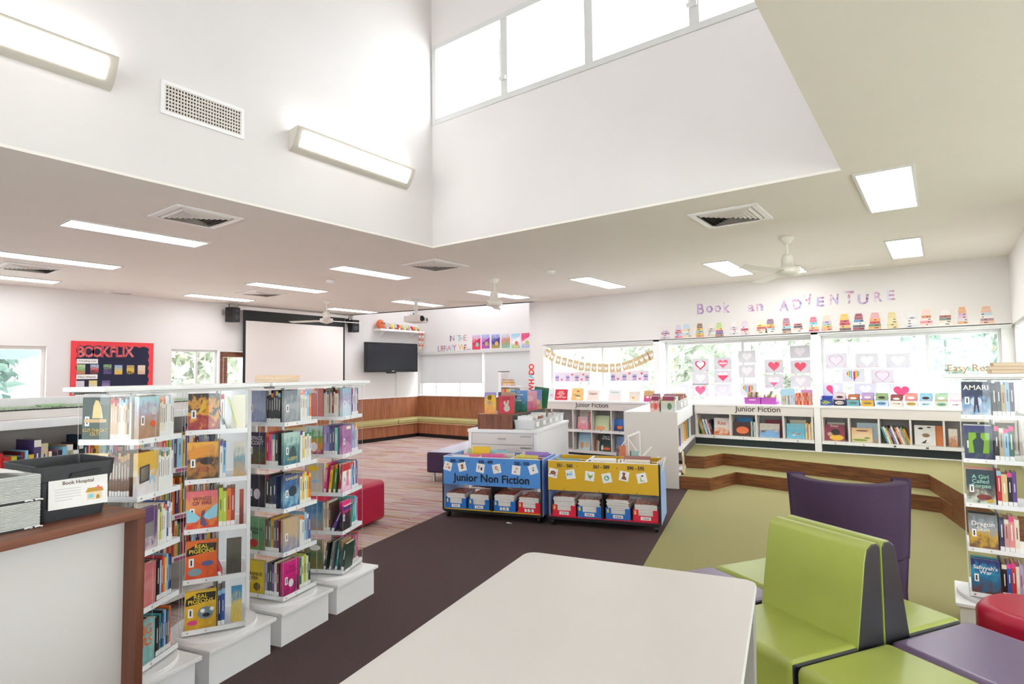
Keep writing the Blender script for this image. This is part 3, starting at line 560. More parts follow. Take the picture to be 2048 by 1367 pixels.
# third rack
L3 = [(C('pale lavender cover', (150, 160, 200), (190, 196, 220), (170, 180, 214)), [(BLK, GRY), (BLK, CRM), (BLK, ORG), (BLK, PUR), (BLK, YEL), (BLK, LBL)], dict(w=.0165)),
      (C('dark purple and green cover, white capitals', (110, 70, 50), (84, 100, 70), (70, 60, 90), (60, 54, 84), title='SPACE\nSCOUT', tc=(222, 216, 214), tp=.76, tw=.84), [(RED, ORG, .02), (PNK, None, .022), ((196, 206, 180), TEL, .022), (BLK, None, .023)], {}),
      (C('black cover with pale smoky figure', (30, 28, 40), (60, 54, 70), (40, 36, 50), x=blob(.05, .42, .2, .16, (214, 206, 214))), [(BLK, MAR, .024), (BLK, None, .026), ((30, 50, 90), None, .026)], {}),
      (C('green cover with dark hand lettering', (120, 150, 90), (96, 150, 110), (120, 170, 124), title='FRANKIE\nFISH', tc=(30, 50, 44), tp=.6, tw=.8, x=blob(-.1, .22, .22, .12, (190, 50, 50))), [BRN, (90, 120, 110), (214, 160, 60), (80, 100, 120), MAR], dict(w=.0195)),
      (C('yellow cover with black hand lettering', (214, 190, 40), (232, 206, 50), (226, 200, 60), title='FRANKIE\nFISH', tc=(34, 30, 26), tp=.54, tw=.84, x=blob(.1, .22, .2, .12, (120, 96, 40))), [LIL, DGN, (50, 56, 66), PUR, CRM, MAR], dict(w=.0165))]
R3 = [(C('misty grey cover', (140, 146, 150), (170, 174, 178), (120, 130, 136)), [(WHT, ORG), (CRM, RED), (WHT, LBL), (LBL, BLU), (ORG, GRN)], dict(w=.019)),
      (C('sea green cover with a hooded figure', (50, 110, 130), (90, 140, 140), (176, 206, 196), title='ALBERT', tc=(220, 196, 120), tp=.2, tw=.7, x=poly([(-.2, .26), (.3, .26), (.2, .5), (.06, .6), (-.1, .5)], (60, 80, 84))), [(WHT, PUR), (YEL, WHT), (WHT, GRN), (CRM, TEL), (WHT, GRN)], dict(w=.019)),
      (C('deep blue cover with a dark beast', (60, 110, 150), (130, 180, 206), (60, 110, 160), (50, 70, 130), title='RANGERS', tc=(222, 200, 130), tp=.9, tw=.84, x=blob(.05, .5, .26, .16, (40, 56, 66))), [(CRM, PUR), (YEL, None), (WHT, YEL), (YEL, RED), (ORG, YEL)], dict(w=.019)),
      (C('beige cover with a grey lorry', (140, 146, 170), (196, 170, 140), (190, 164, 132)), [(WHT, ORG), (WHT, ORG), LBL, (GRY, WHT), BLU], dict(w=.019)),
      (C('magenta cover with ghostly figures', (150, 20, 90), (206, 30, 120), (214, 40, 130), title='THE\nFLOODS', tc=(140, 20, 100), tp=.76, tw=.76, x=pics(blob(-.02, .34, .16, .12, (222, 220, 224)), poly([(.24, .1), (.42, .1), (.4, .5), (.3, .56)], (60, 30, 70)))), [GRN, CRM, LIM, (226, 226, 206), DGN], dict(w=.019))]
rack(rc(1), 61, 'revolving acrylic book rack, third from the counter, corner edge facing out', RC, NR[2], [(61-180+45+360, 'left face', L3), (61-90+45, 'right face', R3)])
L4 = [(C('plain salmon pink cover', (226, 130, 126), (232, 146, 140), title='WELT', tc=(200, 60, 60), tp=.84, tw=.5), [(CRM, NAV), (WHT, ORG), (CRM, BLU), (GRY, None), (CRM, GRN), (MAR, None), (CRM, BLK), (WHT, BLK), (CRM, RED)], dict(w=.011)),
      (C('rainbow cover with a white pony', (150, 60, 140), (226, 150, 60), (110, 170, 90), (196, 216, 220), x=blob(.0, .28, .2, .16, (240, 236, 240))), [LIL, (150, 150, 206), (96, 90, 140), (80, 76, 120), (130, 200, 196)], dict(w=.019)),
      (C('grey beige cover with a yellow badge', (214, 206, 196), (206, 198, 190), (196, 190, 182), x=pics(blob(-.02, .84, .34, .1, YEL), blob(.1, .4, .2, .06, LBL))), [(PNK, YEL, .016, .1), (YEL, PNK, .016, .1), (GRN, ORG, .016, .1), (RED, None, .02, .1)], {}),
      (C('blue and sand cover', (190, 160, 130), (120, 160, 190), (60, 120, 170)), [CRM, TAN, CRM, BRN, (PUR, None, .02, .45)], dict(w=.012, x0=.0)),
      (C('olive cover with a white oval', (130, 120, 60), (90, 110, 70), (150, 150, 120), x=blob(.1, .74, .3, .1, (236, 236, 230))), [(DGN, None, .016, .15), (GRY, None, .014, .15), (TEL, None, .016, .15), (DGN, None, .02, .15)], {})]
R4 = [(C('icy blue and mauve cover', (190, 216, 226), (206, 214, 230), (170, 150, 190), (150, 190, 206)), [(PUR, RED), WHT, LIL, (CRM, LBL), (90, 60, 140)], dict(w=.019)),
      (C('mauve cover with a pale title plate', (206, 150, 190), (150, 90, 150), (170, 110, 160), x=poly([(-.1, .86), (.4, .86), (.4, .96), (-.1, .96)], CRM)), [LIL, LBL, (LIL, ORG), (CRM, YEL), (LIL, ORG)], dict(w=.019)),
      (C('white and pink cover with a drawn child', (232, 180, 206), (238, 226, 230), (240, 232, 232), x=pics(blob(.05, .62, .12, .12, (206, 120, 100)), poly([(-.1, .2), (.2, .2), (.14, .52), (-.04, .52)], (222, 130, 150)))), [(LBL, ORG), (BLU, RED), WHT, (90, 40, 110), LIL], dict(w=.019)),
      (C('black cover under a pink band', (40, 34, 40), (50, 40, 46), (226, 40, 130), title=None), [(90, 180, 150), (TEL, PNK), (110, 190, 200), LIL], dict(w=.022)),
      (C('dark teal jungle cover', (50, 70, 70), (90, 110, 90), (60, 90, 96), (176, 130, 80)), [(PNK, RED), PNK, GRN, (LIL, None), (232, 40, 90)], dict(w=.019))]
rack(rc(0), 71, 'revolving acrylic book rack farthest from the counter, in front of the red stool', RC, NR[3], [(71-180+45+360, 'left face', L4), (71-90+45, 'right face', R4)])
F5 = [(C('midnight blue cover with a glowing figure', (190, 200, 214), (120, 160, 200), (50, 60, 100), (40, 48, 70), title='AMARI', tc=(236, 234, 230), tp=.84, tw=.9, x=pics(blob(.0, .42, .2, .14, (206, 222, 240)), poly([(-.1, .1), (-.06, .1), (.0, .34), (.06, .1), (.1, .1), (.06, .6), (-.06, .6)], (60, 60, 90)))), [(BLK, None, .02), ((50, 60, 66), STKC, .019), ((176, 160, 120), STKC, .017), ((150, 180, 200), STKC, .018), ((90, 80, 100), STKC, .02), (TEL, STKC, .022)] if 0 else [(BLK, None, .02), ((50, 60, 66), None, .019), ((176, 160, 120), None, .017), ((150, 180, 200), None, .018), ((90, 80, 100), None, .019)], {}),
      (C('navy cover with a dark figure in lime light', (40, 40, 90), (70, 90, 90), (50, 54, 110), x=pics(poly([(-.36, .2), (.36, .2), (.4, .8), (-.34, .8)], (130, 176, 50)), poly([(-.16, .2), (.14, .2), (.2, .56), (.08, .66), (.1, .8), (-.08, .8), (-.06, .66), (-.2, .56)], (40, 64, 70), -.0014))), [(BLK, PNK, .02), ((190, 170, 140), CRM, .02), (LBL, PNK, .02), ((70, 110, 100), PNK, .022)], {}),
      (C('dark teal cover with curly mint lettering', (196, 206, 190), (110, 100, 90), (40, 66, 80), (36, 56, 70), title='A Girl\nCalled\nCorpse', tc=(150, 206, 180), tp=.66, tw=.7, x=pics(blob(.1, .22, .26, .08, (130, 50, 50)), blob(.3, .12, .14, .06, (206, 160, 60)))), [(RED, LBL, .02), ((226, 190, 140), None, .024), (BLK, PNK, .02), (PUR, None, .018)], {}),
      (C('grey and ochre desert cover', (120, 84, 60), (200, 160, 50), (150, 160, 166), (110, 114, 116), title='Dragon\nSkin', tc=(240, 238, 232), tp=.66, tw=.8), [(NAV, None, .02), ((206, 150, 140), CRM, .02), ((226, 140, 136), PNK, .022), (CRM, None, .02)], {}),
      (C('bright blue cover with white script', (110, 70, 70), (40, 110, 150), (40, 140, 180), (40, 50, 110), title="Safiyyah's\nWar", tc=(240, 240, 240), tp=.7, tw=.84), [(BLK, CRM, .022), (BLU, PNK, .018), (RED, PNK, .018), (CRM, None, .014), (LIL, None, .014)], {})]
G5 = [None]*5
for i, cs in enumerate([[(176, 160, 130), (190, 176, 150), CRM], [TEL, (206, 110, 100), CRM, WHT], [(226, 150, 150), LIL, YEL, CRM], [GRY, YEL, BLK, CRM], [GRY, DGN, TEL]]): G5[i] = (None, cs[:5], dict(w=.018, x0=.03))
RACK5 = V((.215, 4.36, 0))
rack(RACK5, 45, 'revolving acrylic book rack near the green platform, partly behind the red seat', 0, NR[4], [(-90, 'front face', F5), (180, 'left face', G5)])
# long white boards along the tops of the racks
def board(k0, k1, label, up=False, ext=.23):
    a, b = rc(k0), rc(k1); ctr = (a+b)/2; L = (a-b).length/2+ext
    t = thing('rack_header', label, 'rack header', (ctr.x, ctr.y, 1.434), RC, 'white header boards on the racks')
    bx(-L, L, -.14, .14, .008, .03).build('header_board', WHITE, t, bevel=.003, seg=1)
    MB().box(-L+.03, L-.03, -.125, -.11, -.004, .008).box(-L+.03, L-.03, .11, .125, -.004, .008).build('fixing_rail', METAL, t)
    if up: bx(L-.005, L+.02, .02, .2, .03-1.245, .03).build('upright_panel', WHITE, t)
board(3, 2, 'long white header board over the two racks nearest the counter', up=False, ext=.222); board(1, 0, 'long white header board over the two racks farthest from the counter', ext=.222)
p = thing('divider_upright', 'tall white upright panel between the second and third racks', 'divider', tuple(BASE-.464*1.5*CV+.33*NV), RC); bx(-.012, .012, -.12, .12, .02, 1.46).build('upright_panel', WHITE, p); bx(-.03, .03, -.14, .14, 0, .02).build('foot_plate', WHITE, p)
t = thing('rack_header', 'white header board over the rack by the red seat', 'rack header', (RACK5.x, RACK5.y, 1.434), 0, 'white header boards on the racks'); bx(-.215, .5, -.15, .2, .008, .03).build('header_board', WHITE, t, bevel=.003, seg=1); bx(-.18, .46, -.13, -.115, -.004, .008).build('fixing_rail', METAL, t)
for k, (w, d, a) in enumerate([(.23, .16, .06), (.25, .17, -.05), (.21, .15, .04)]):
    M = FR((RACK5.x+.11, RACK5.y-.06, 1.4645+.0205*k), a) @ Matrix.Rotation(pi/2, 4, 'Y') @ Matrix.Rotation(pi, 4, 'Z') if 0 else FR((RACK5.x+.12, RACK5.y-.08, 1.4645+.0205*k), a)
    o = MB().box(-w/2, w/2, 0, d, 0, .002).box(-w/2, w/2, 0, d, .018, .02).box(-w/2, w/2, d-.002, d, .002, .018).build('hardback_book', plain((206, 176, 140))); o.matrix_world = M; tag(o, 'tan hardback lying flat, %s in the stack over the rack by the red seat' % ['lowest', 'middle', 'topmost'][k], 'book', 'stack of tan hardbacks')
    bx(-w/2+.004, w/2-.004, .004, d-.002, .002, .018).build('pages', PAGES, o)
hb = (rc(1)+rc(0))/2-CV*.22-NV*.02
for k in range(4):
    M = FR((hb.x, hb.y, 1.4645+.0105*k), RC+[.05, -.06, .03, -.1][k]); w, d = .21, .15
    o = MB().box(-w/2, w/2, 0, d, 0, .0015).box(-w/2, w/2, 0, d, .0085, .01).box(-w/2, w/2, d-.0015, d, .0015, .0085).build('thin_book', plain([(226, 206, 176), (222, 200, 170), (230, 212, 190), (232, 170, 60)][k])); o.matrix_world = M; tag(o, '%s thin book on far header board, %s of the stack' % (['cream', 'beige', 'pale cream', 'orange'][k], ['lowest', 'second', 'third', 'topmost'][k]), 'book', 'thin books lying on the far header board')
    bx(-w/2+.002, w/2-.002, .001, d-.002, .0015, .0085).build('pages', PAGES, o)
# ================================================================== COUNTER AT THE LEFT
P0 = at_z(292, 1018, 1.0); DK = FR((P0.x, P0.y, 0), RC)
t = thing('service_counter', 'white fronted service counter with a walnut frame and top', 'counter', (P0.x, P0.y, 0), RC)
L = 1.75
MB().box(-L, 0, 0, .52, .97, 1.0).build('counter_top', wood_mat('walnut counter', (104, 58, 40), (136, 82, 58), (1.0, 18, 18), sc=2.2), t, bevel=.0015, seg=1)
MB().box(-.031, 0, 0, .52, 0, .97).build('end_panel', wood_mat('walnut veneer upright', (92, 50, 34), (116, 66, 46), (16, 16, .8), sc=2.4), t, bevel=.0015, seg=1)
MB().box(-L, -.031, .075, .095, .0, .97).build('front_panel', mat('counter laminate', (214, 209, 206), .45, noise=.01, scale=3), t)
MB().box(-L, -L+.03, 0, .52, 0, .97).build('end_panel', _M[('walnut veneer upright',)], t)
# storage bin with its laminated sign
b0, b1 = at_z(81, 1047, 1.0), at_z(208, 1023, 1.0); bw = (b1-b0).length; ba = math.atan2(b1.y-b0.y, b1.x-b0.x)
t = thing('storage_bin', 'dark grey plastic storage bin with a taped sign on the counter', 'bin', tuple(b0), ba); hb_, dp, fl, wt = .195, .24, .028, .004
def ring(x0, x1, y0, y1, z, r=.02):
    pts = []
    for cx, cyy, a0 in ((x1-r, y0+r, -90), (x1-r, y1-r, 0), (x0+r, y1-r, 90), (x0+r, y0+r, 180)):
        for k in range(5): a = rad(a0+22.5*k); pts.append((cx+r*cos(a), cyy+r*sin(a), z))
    return pts
def loft(m, rings, mi=0, cap0=True, cap1=False, flip=False):
    n = len(rings[0]); vs = [p for r in rings for p in r]; fs = []
    for i in range(len(rings)-1):
        for k in range(n): fs.append((i*n+k, i*n+(k+1) % n, (i+1)*n+(k+1) % n, (i+1)*n+k))
    if cap0: fs.append(tuple(reversed(range(n))))
    if cap1: fs.append(tuple(range((len(rings)-1)*n, len(rings)*n)))
    return m.add(vs, fs, mi)
m = MB(); loft(m, [ring(0, bw, 0, dp, 0), ring(-.004, bw+.004, -.004, dp+.004, .03), ring(-.016, bw+.018, -.014, dp+.016, hb_*.72), ring(-.02, bw+.024, -.018, dp+.02, hb_*.74), ring(-fl+.004, bw+fl, -fl+.006, dp+fl, hb_), ring(-fl+.002, bw+fl+.002, -fl+.004, dp+fl+.002, hb_+.004),
     ring(-fl+.008, bw+fl-.004, -fl+.010, dp+fl-.004, hb_+.003), ring(-.016, bw+.020, -.014, dp+.016, hb_*.73), ring(.004, bw-.004, .004, dp-.004, .006)], 0, True, True)
m.build('bin_body', GREYPL, t, smooth=False, bevel=0)
tilt = math.atan2(.018, hb_)
MB().prism([(bw*.36, .150), (bw*.40, .163), (bw*.86, .170), (bw*.86, .156), (bw*.80, .150)], 0, .002, 0, None, Matrix.Translation((0, -.0235, 0)) @ Matrix.Rotation(pi/2+tilt*.4, 4, 'X')).build('hand_hole', BLACK, t)
sg = MB().box(-.093, .093, -.001, 0, -.052, .052).build('laminated_sign', PAPER, t, loc=(bw*.53, -.021, .094), rot=(-tilt, .02, 0))
text('Book Hospital', .098, None, plain((92, 64, 44)), sg, (-.002, -.0014, .034), name='title', bold=.02)
for k in range(5): bx(-.074, .006 if k < 4 else -.02, -.0013, -.001, .014-k*.0095, .0165-k*.0095).build('text_line', plain((206, 200, 200)), sg)
MB().flat([(.026, -.034), (.074, -.034), (.074, -.006), (.026, -.006)], -.0012).build('house_wall', plain((232, 210, 176)), sg)
MB().flat([(.020, -.007), (.080, -.007), (.074, .008), (.028, .008)], -.0016).build('house_roof', plain((190, 146, 40)), sg)
MB().flat([(.030, -.028), (.046, -.028), (.046, -.015), (.030, -.015)], -.0018).build('house_window', plain((120, 206, 226)), sg)
MB().flat([(.055, -.034), (.066, -.034), (.066, -.022), (.0605, -.018), (.055, -.022)], -.0018).build('house_door', plain((176, 130, 50)), sg)
MB().flat([(.053, .003), (.058, .003), (.058, -.002), (.064, -.002), (.064, .003), (.069, .003), (.069, .009), (.064, .009), (.064, .014), (.058, .014), (.058, .009), (.053, .009)], -.002).build('house_cross', plain((232, 110, 116)), sg)
# two packs of folded paper towels
tw0 = at_z(78, 1050, 1.0)
TWL = mat('recycled paper towel', (206, 208, 204), .9, noise=.03, scale=60)
def towels(z, label, dx=0, loose=False):
    t = thing('paper_towel_pack', label, 'paper towels', (tw0.x+.03+dx, tw0.y-.005, z), ba+.02, 'packs of paper towels on the counter')
    m = MB(); n = 16; hh = .083
    for k in range(n):
        e = .0015*(k % 2)+.001*sin(k*1.7); z0 = .006+hh*k/n; m.box(-.24, 0, .0+e*.7, .2-e, z0, z0+hh/n-.0008)
    m.build('folded_towels', TWL, t, bevel=.001, seg=1)
    MB().box(-.242, 0, -.002, .202, 0, .006).build('base_card', BLACK, t)
    for a in (-.045, -.016): MB().tube([(a, -.003, .004), (a+.012, -.006, .006), (a+.022, -.003, .003)], .0025, 6).build('tape_end', PAPER, t)
    if loose: 
        m = MB(); N = 8
        vs = [(-.24+.2*i/N, .01+.17*j/N, .0905+.03*sin(pi*i/N*.8+.3)*(.6+.4*sin(pi*j/N))) for j in range(N+1) for i in range(N+1)]
        m.add(vs, [(j*(N+1)+i, j*(N+1)+i+1, (j+1)*(N+1)+i+1, (j+1)*(N+1)+i) for j in range(N) for i in range(N)]); m.build('loose_towel', PAPER, t, smooth=True)
towels(1.0, 'lower pack of folded paper towels beside the storage bin'); towels(1.0895, 'upper pack of folded paper towels with a loose sheet on top', -.004, True)
# ================================================================== LOW BOOKCASE BEHIND THE RACKS
bo = BASE - 2.4*CV + 1.0*NV; BL = 2.55; BF = FR((bo.x, bo.y, 0), RC)
t = thing('bookcase', 'long low white bookcase behind the revolving racks, filled with chapter books', 'bookcase', (bo.x, bo.y, 0), RC)
SHZ = [.10, .345, .615, .915]
MB().box(0, BL, .0, .46, 1.245, 1.29).build('top_slab', WHITE, t, bevel=.003, seg=1)
MB().box(0, BL, .09, .46, 1.29, 1.335).build('top_riser', OFFW, t, bevel=.003, seg=1)
MB().box(0, BL, .40, .46, 1.335, 1.395).build('back_rail', WHITE, t, bevel=.003, seg=1)
bx(0, BL, .30, .32, 0, 1.245).build('back_panel', mat('grey backing board', (176, 170, 166), .7, noise=.02), t)
for x in (0, .85, 1.7, BL-.02): bx(x, x+.02, .03, .3, 0, 1.245).build('upright', OFFW, t)
for z in SHZ: 
    bx(.02, BL-.02, .02, .3, z-.02, z).build('shelf', OFFW, t); o = bx(.02, BL-.02, .012, .02, z-.03, z).build('shelf_edge', WHITE, t)
for z in SHZ[1:]: bx(1.86, 2.03, .008, .012, z-.026, z-.006).build('shelf_tag', plain((176, 90, 130)), t)
random.seed(5)
cols = [(206, 40, 50), (214, 56, 52), (196, 196, 50), (150, 196, 224), (120, 40, 60), (140, 196, 226), (220, 180, 40), (84, 66, 120), (226, 206, 170), (232, 120, 50), (50, 40, 50), (190, 150, 190), (130, 190, 220), (190, 180, 150), (140, 190, 220), (36, 36, 40), (40, 60, 80), (206, 60, 80), (230, 170, 80), (222, 176, 70), (150, 190, 190), (40, 60, 66), (190, 220, 226), (170, 60, 120), (226, 170, 110), (60, 60, 90), (230, 190, 60), (70, 60, 80), (206, 70, 90), (190, 190, 60), (40, 50, 110), (130, 50, 40)]
xr = .40; i = 0; si = 0
for si, z in ((3, SHZ[3]), (2, SHZ[2]), (1, SHZ[1])):
    x = .9 if si == 3 else 1.73; x1 = 2.25; i = 0
    while x < x1-.03:
        if 1.675 < x < 1.725: x = 1.725
        wd = random.uniform(.014, .034) if si == 3 else random.uniform(.008, .022); h = random.uniform(.185, .225) if i % 9 not in (7, 8) else random.uniform(.235, .27)
        if si < 3: h = random.uniform(.19, .235)
        c = cols[i % len(cols)] if si == 3 else random.choice(cols)
        c = shade(c, random.uniform(.9, 1.08)); top = random.choice([None, None, (236, 230, 220), (40, 40, 50)])
        if i < len(ORD): lab = '%s book, %s spine on the %s shelf of the low bookcase' % (colour_name(c), ORD[i], ['bottom', 'lowest visible', 'second', 'upper'][si])
        else: lab = '%s book, %s spine from the far end, %s shelf of the low bookcase' % (colour_name(c), ORD[(i-30) % 30], ['bottom', 'lowest visible', 'second', 'upper'][si])
        book(BF @ Matrix.Translation((x+wd/2, .03+random.uniform(0, .012), z)), wd, h, .16, c, lab, 'spines on the low bookcase', sticker=False, strip=True, top=top); x += wd+.0012; i += 1
# record annuals stacked at the near end
for k, (c, tx, dxx) in enumerate([((206, 196, 170), 'WORLD RECORDS 2021', .03), ((196, 200, 190), 'WORLD RECORDS 2022', .028), ((120, 140, 150), 'RECORDS', .0), ((60, 80, 60), 'RECORDS 2023', -.03), ((224, 214, 190), 'ANNUAL', -.06)]):
    M = BF @ Matrix.Translation((.83+dxx, .012+.004*k, 1.2915+.0215*k)); w, d, h = .3, .2, .021
    o = MB().box(-w, 0, 0, d, 0, .002).box(-w, 0, 0, d, h-.002, h).box(-w, 0, 0, .002, .002, h-.002).build('annual', plain(c)); o.matrix_world = M
    tag(o, '%s hardback annual, %s from the bottom of the stack on the low bookcase' % (colour_name(c), ORD[k]), 'book', 'stack of annuals'); bx(-w+.003, -.003, .002, d-.003, .002, h-.002).build('pages', PAGES, o)
    bx(-.055, -.004, -.0006, 0, .002, h-.002).build('spine_label', STICK, o); text(tx, .2, .011, plain((246, 244, 238) if k != 4 else (150, 110, 60)), o, (-.165, -.0008, h*.5), name='spine_title', bold=.02)
# turf mat with leaves
t = MB(); N = 60; random.seed(3)
t.box(.88, 2.3, .12, .36, 1.3352, 1.341, 1)
for k in range(5200):
    x, y = random.uniform(.885, 2.295), random.uniform(.125, .355); a = random.uniform(0, 2*pi); hh = random.uniform(.008, .018); q = .0025
    t.add([(x-q*cos(a), y-q*sin(a), 1.34), (x+q*cos(a), y+q*sin(a), 1.34), (x+random.uniform(-.006, .006), y+random.uniform(-.006, .006), 1.34+hh)], [(0, 1, 2)], 0)
o = t.build('turf_mat', [mat('artificial turf', (212, 226, 200), .9, noise=.18, scale=60), BLACK]); o.matrix_world = BF; tag(o, 'strip of artificial green turf lying on the low bookcase', 'turf mat')
for k, (x, y, a) in enumerate([(1.16, .16, .2), (1.21, .15, -.3), (1.25, .165, .5)]):
    m = MB(); n = 8; pts = [(.045*cos(2*pi*j/n), .016*sin(2*pi*j/n), .004+.006*cos(4*pi*j/n)) for j in range(n)]; m.add(pts+[(0, 0, .012)], [(j, (j+1) % n, n) for j in range(n)])
    o = m.build('paper_leaf', plain((150, 190, 140))); o.matrix_world = BF @ Matrix.Translation((x, y-.01, 1.352)) @ Matrix.Rotation(a, 4, 'Z'); tag(o, 'green cut-out leaf on the turf strip, %s from the annuals' % ORD[k], 'leaf', 'cut-out leaves on the turf')
o = MB().box(2.16, 2.30, .02, .08, 1.2905, 1.30, 1).box(2.16, 2.30, .02, .08, 1.3005, 1.316, 0).build('tape_box', [BLACK, plain((222, 184, 40))]); o.matrix_world = BF; tag(o, 'yellow and black flat box on the low bookcase beside the third rack', 'box')
# ================================================================== TABLE
tb = at_z(1514, 1160, .72); TA = rad(11.2)
t = thing('work_table', 'large white table with rounded corners at the front of the room', 'table', (tb.x, tb.y, 0), TA)
def rr(x0, x1, y0, y1, r): 
    return [(p[0], p[1]) for p in ring(x0, x1, y0, y1, 0, r)]
MB().prism(rr(-.93, 0, -1.72, 0, .05), .695, .72, 0, 1).build('table_top', [mat('table laminate', (206, 200, 195), .42, noise=.012, scale=3), FRAME], t, bevel=.004, seg=2)
for sx in (-.88, -.03):
    for sy in (-.16, -1.6): MB().add([(sx-.02, sy-.03, 0), (sx+.02, sy-.03, 0), (sx+.02, sy+.03, 0), (sx-.02, sy+.03, 0), (sx-.028, sy-.06, .695), (sx+.028, sy-.06, .695), (sx+.028, sy+.06, .695), (sx-.028, sy+.06, .695)], [(0, 3, 2, 1), (4, 5, 6, 7), (0, 1, 5, 4), (1, 2, 6, 5), (2, 3, 7, 6), (3, 0, 4, 7)]).build('leg', mat('grey powder coat', (150, 146, 140), .5, noise=.02), t, bevel=.004)
MB().box(-.86, -.06, -.2, -.17, .64, .695).box(-.86, -.06, -1.6, -1.57, .64, .695).build('under_rail', FRAME, t)
# ================================================================== MODULAR LOUNGE SEATS
E1 = V((.853, -.522, 0)).normalized(); E2 = V((.522, .853, 0)).normalized(); LA = math.atan2(E1.y, E1.x); SZ = .38
CT = at_z(1774, 1278, SZ) - .006*E2; U = .52
def seat_mesh(x0, x1, y0, y1, z0, z1, m, name, t, bev=.032): return MB().box(x0, x1, y0, y1, z0, z1, [1, 0, 0, 1, 0, 1]).build(name, [m, DARKLEA], t, bevel=bev, seg=4)
def module(i, side, col, label, back=False, cat='seat', nm='lounge_seat'):
    """i: column from the bare corner; side -1 faces the table, +1 faces the platform"""
    p = CT - E1*U*max(i, 0); t = thing(nm, label, cat, (p.x, p.y, 0), LA, 'modular lounge seats'); g = .004
    ys = (-U+g, -g) if side < 0 else (g, U-g); xs = (-U+g, -g) if i >= 0 else (g, U-g)
    seat_mesh(xs[0], xs[1], ys[0], ys[1], .10, SZ, col, 'seat', t)
    for a in (xs[0]+.06, xs[1]-.06):
        for b in (ys[0]+.06, ys[1]-.06): MB().tube([(a, b, 0), (a, b, .105)], .02, 10).build('leg', METAL, t)
    if back:
        s = side; prof = [(.004, SZ-.06), (.004, .755), (.02, .775), (.055, .775), (.085, .755), (.10, .70), (.165, SZ-.06)]
        b = MB(); pts = [(s*y, z) for y, z in prof]; n = len(pts); x0, x1 = xs
        vs = [(x0, y, z) for y, z in pts]+[(x1, y, z) for y, z in pts]; f0, f1 = tuple(range(n)), tuple(reversed(range(n, 2*n))); sides = [(k, n+k, n+(k+1) % n, (k+1) % n) for k in range(n)]
        if s > 0: f0, f1 = tuple(reversed(f0)), tuple(reversed(f1)); sides = [tuple(reversed(q)) for q in sides]
        b.add(vs, [f0, f1]+sides, [1, 1]+[0]*n); b.build('backrest', [col, DARKLEA], t, bevel=.008, seg=2)
    return t
module(0, -1, GREENLEA, 'lime green lounge seat with a backrest, facing the white table', True)
module(0, 1, GREENLEA, 'lime green lounge seat with a backrest, facing the carpeted platform', True)
module(-1, -1, GREENLEA, 'lime green backless lounge seat nearest the camera')
module(-1, 1, PURPLEA, 'purple backless lounge seat beside the crimson seat')
module(1, 1, GREENLEA, 'lime green backless lounge seat peeping out past the table corner')
module(1, -1, PURPLEA, 'purple backless lounge seat tucked behind the table edge')
rp0 = at_z(1916, 1204, SZ)
t = thing('lounge_seat', 'crimson round ended lounge seat in front of the end rack', 'seat', (rp0.x, rp0.y, 0), LA+.1, 'modular lounge seats')
def stad(x0, x1, y0, y1): 
    r = (y1-y0)/2*.9; return ring(x0, x1, y0, y1, 0, r)
MB().prism([(p[0], p[1]) for p in stad(0, 1.0, .0, .44)], .08, SZ+.005).build('seat', REDLEA, t, bevel=.05, seg=4)
for a in (.2, .8): MB().tube([(a, .22, 0), (a, .22, .09)], .03, 12).build('leg', METAL, t)
# tub chair
def tub(loc, rz, label, m, r=.31, hb=.84, hs=.42):
    t = thing('tub_chair', label, 'armchair', loc, rz); th = .075; N = 26; a0, a1 = rad(-172), rad(-8)
    def wall(zs, mi, name, taper):
        b = MB(); vs = []; 
        for k in range(N+1):
            a = a0+(a1-a0)*k/N
            for (z, ro) in zs: vs.append(((r+ro)*cos(a), (r+ro)*sin(a)*1.02, z))
            for (z, ro) in reversed(zs): vs.append(((r-th+ro*.6)*cos(a), (r-th+ro*.6)*sin(a)*1.02, z))
        n = 2*len(zs); fs = [(k*n+j, (k+1)*n+j, (k+1)*n+(j+1) % n, k*n+(j+1) % n) for k in range(N) for j in range(n)]+[tuple(reversed(range(n))), tuple(range(N*n, N*n+n))]
        fs = [tuple(reversed(q)) for q in fs]
        return b.add(vs, fs).build(name, m, t, bevel=.012, seg=3)
    wall([(.40, -.012), (.55, -.002), (.75, .008), (hb, .014)], 0, 'backrest', 0); wall([(.05, -.03), (.2, -.03), (.396, -.016)], 0, 'base_shell', 0)
    MB().lathe([(r-.07, .05), (r-.062, .2), (r-.062, hs-.03), (r-.09, hs)], 32).build('seat', m, t, bevel=.01)
    for a in (35, 145, 215, 325): MB().tube([(.2*cos(rad(a)), .2*sin(rad(a)), 0), (.2*cos(rad(a)), .2*sin(rad(a)), .055)], .02, 10).build('foot', BLACK, t)
    MB().box(r*.93, r*.945, -.05, -.02, .05, .10).build('fabric_tag', BLACK, t)
tub((-.51, 4.17, 0), rad(8), 'dark purple tub chair with its curved back to the camera', PURPLEF)
# crimson stool behind the farthest rack
q = at_z(722, 1063, 0); t = thing('ottoman', 'crimson rounded stool behind the farthest revolving rack', 'stool', (q.x-.30, q.y+.08, 0), RC); MB().box(-.27, .27, -.27, .27, .03, .43).build('seat', REDLEA, t, bevel=.05, seg=4); MB().tube([(0, 0, 0), (0, 0, .035)], .16, 20).build('foot', BLACK, t)
# paper scrap on the carpet
q = at_z(1018, 1046, 0); o = MB().add([(-.03, -.012, .001), (.03, -.014, .004), (.032, .012, .001), (-.028, .014, .006)], [(0, 1, 2, 3)]).build('paper_scrap', PAPER, loc=(q.x, q.y, .001)); tag(o, 'tiny white paper scrap on the brown carpet by the book cart', 'paper scrap')
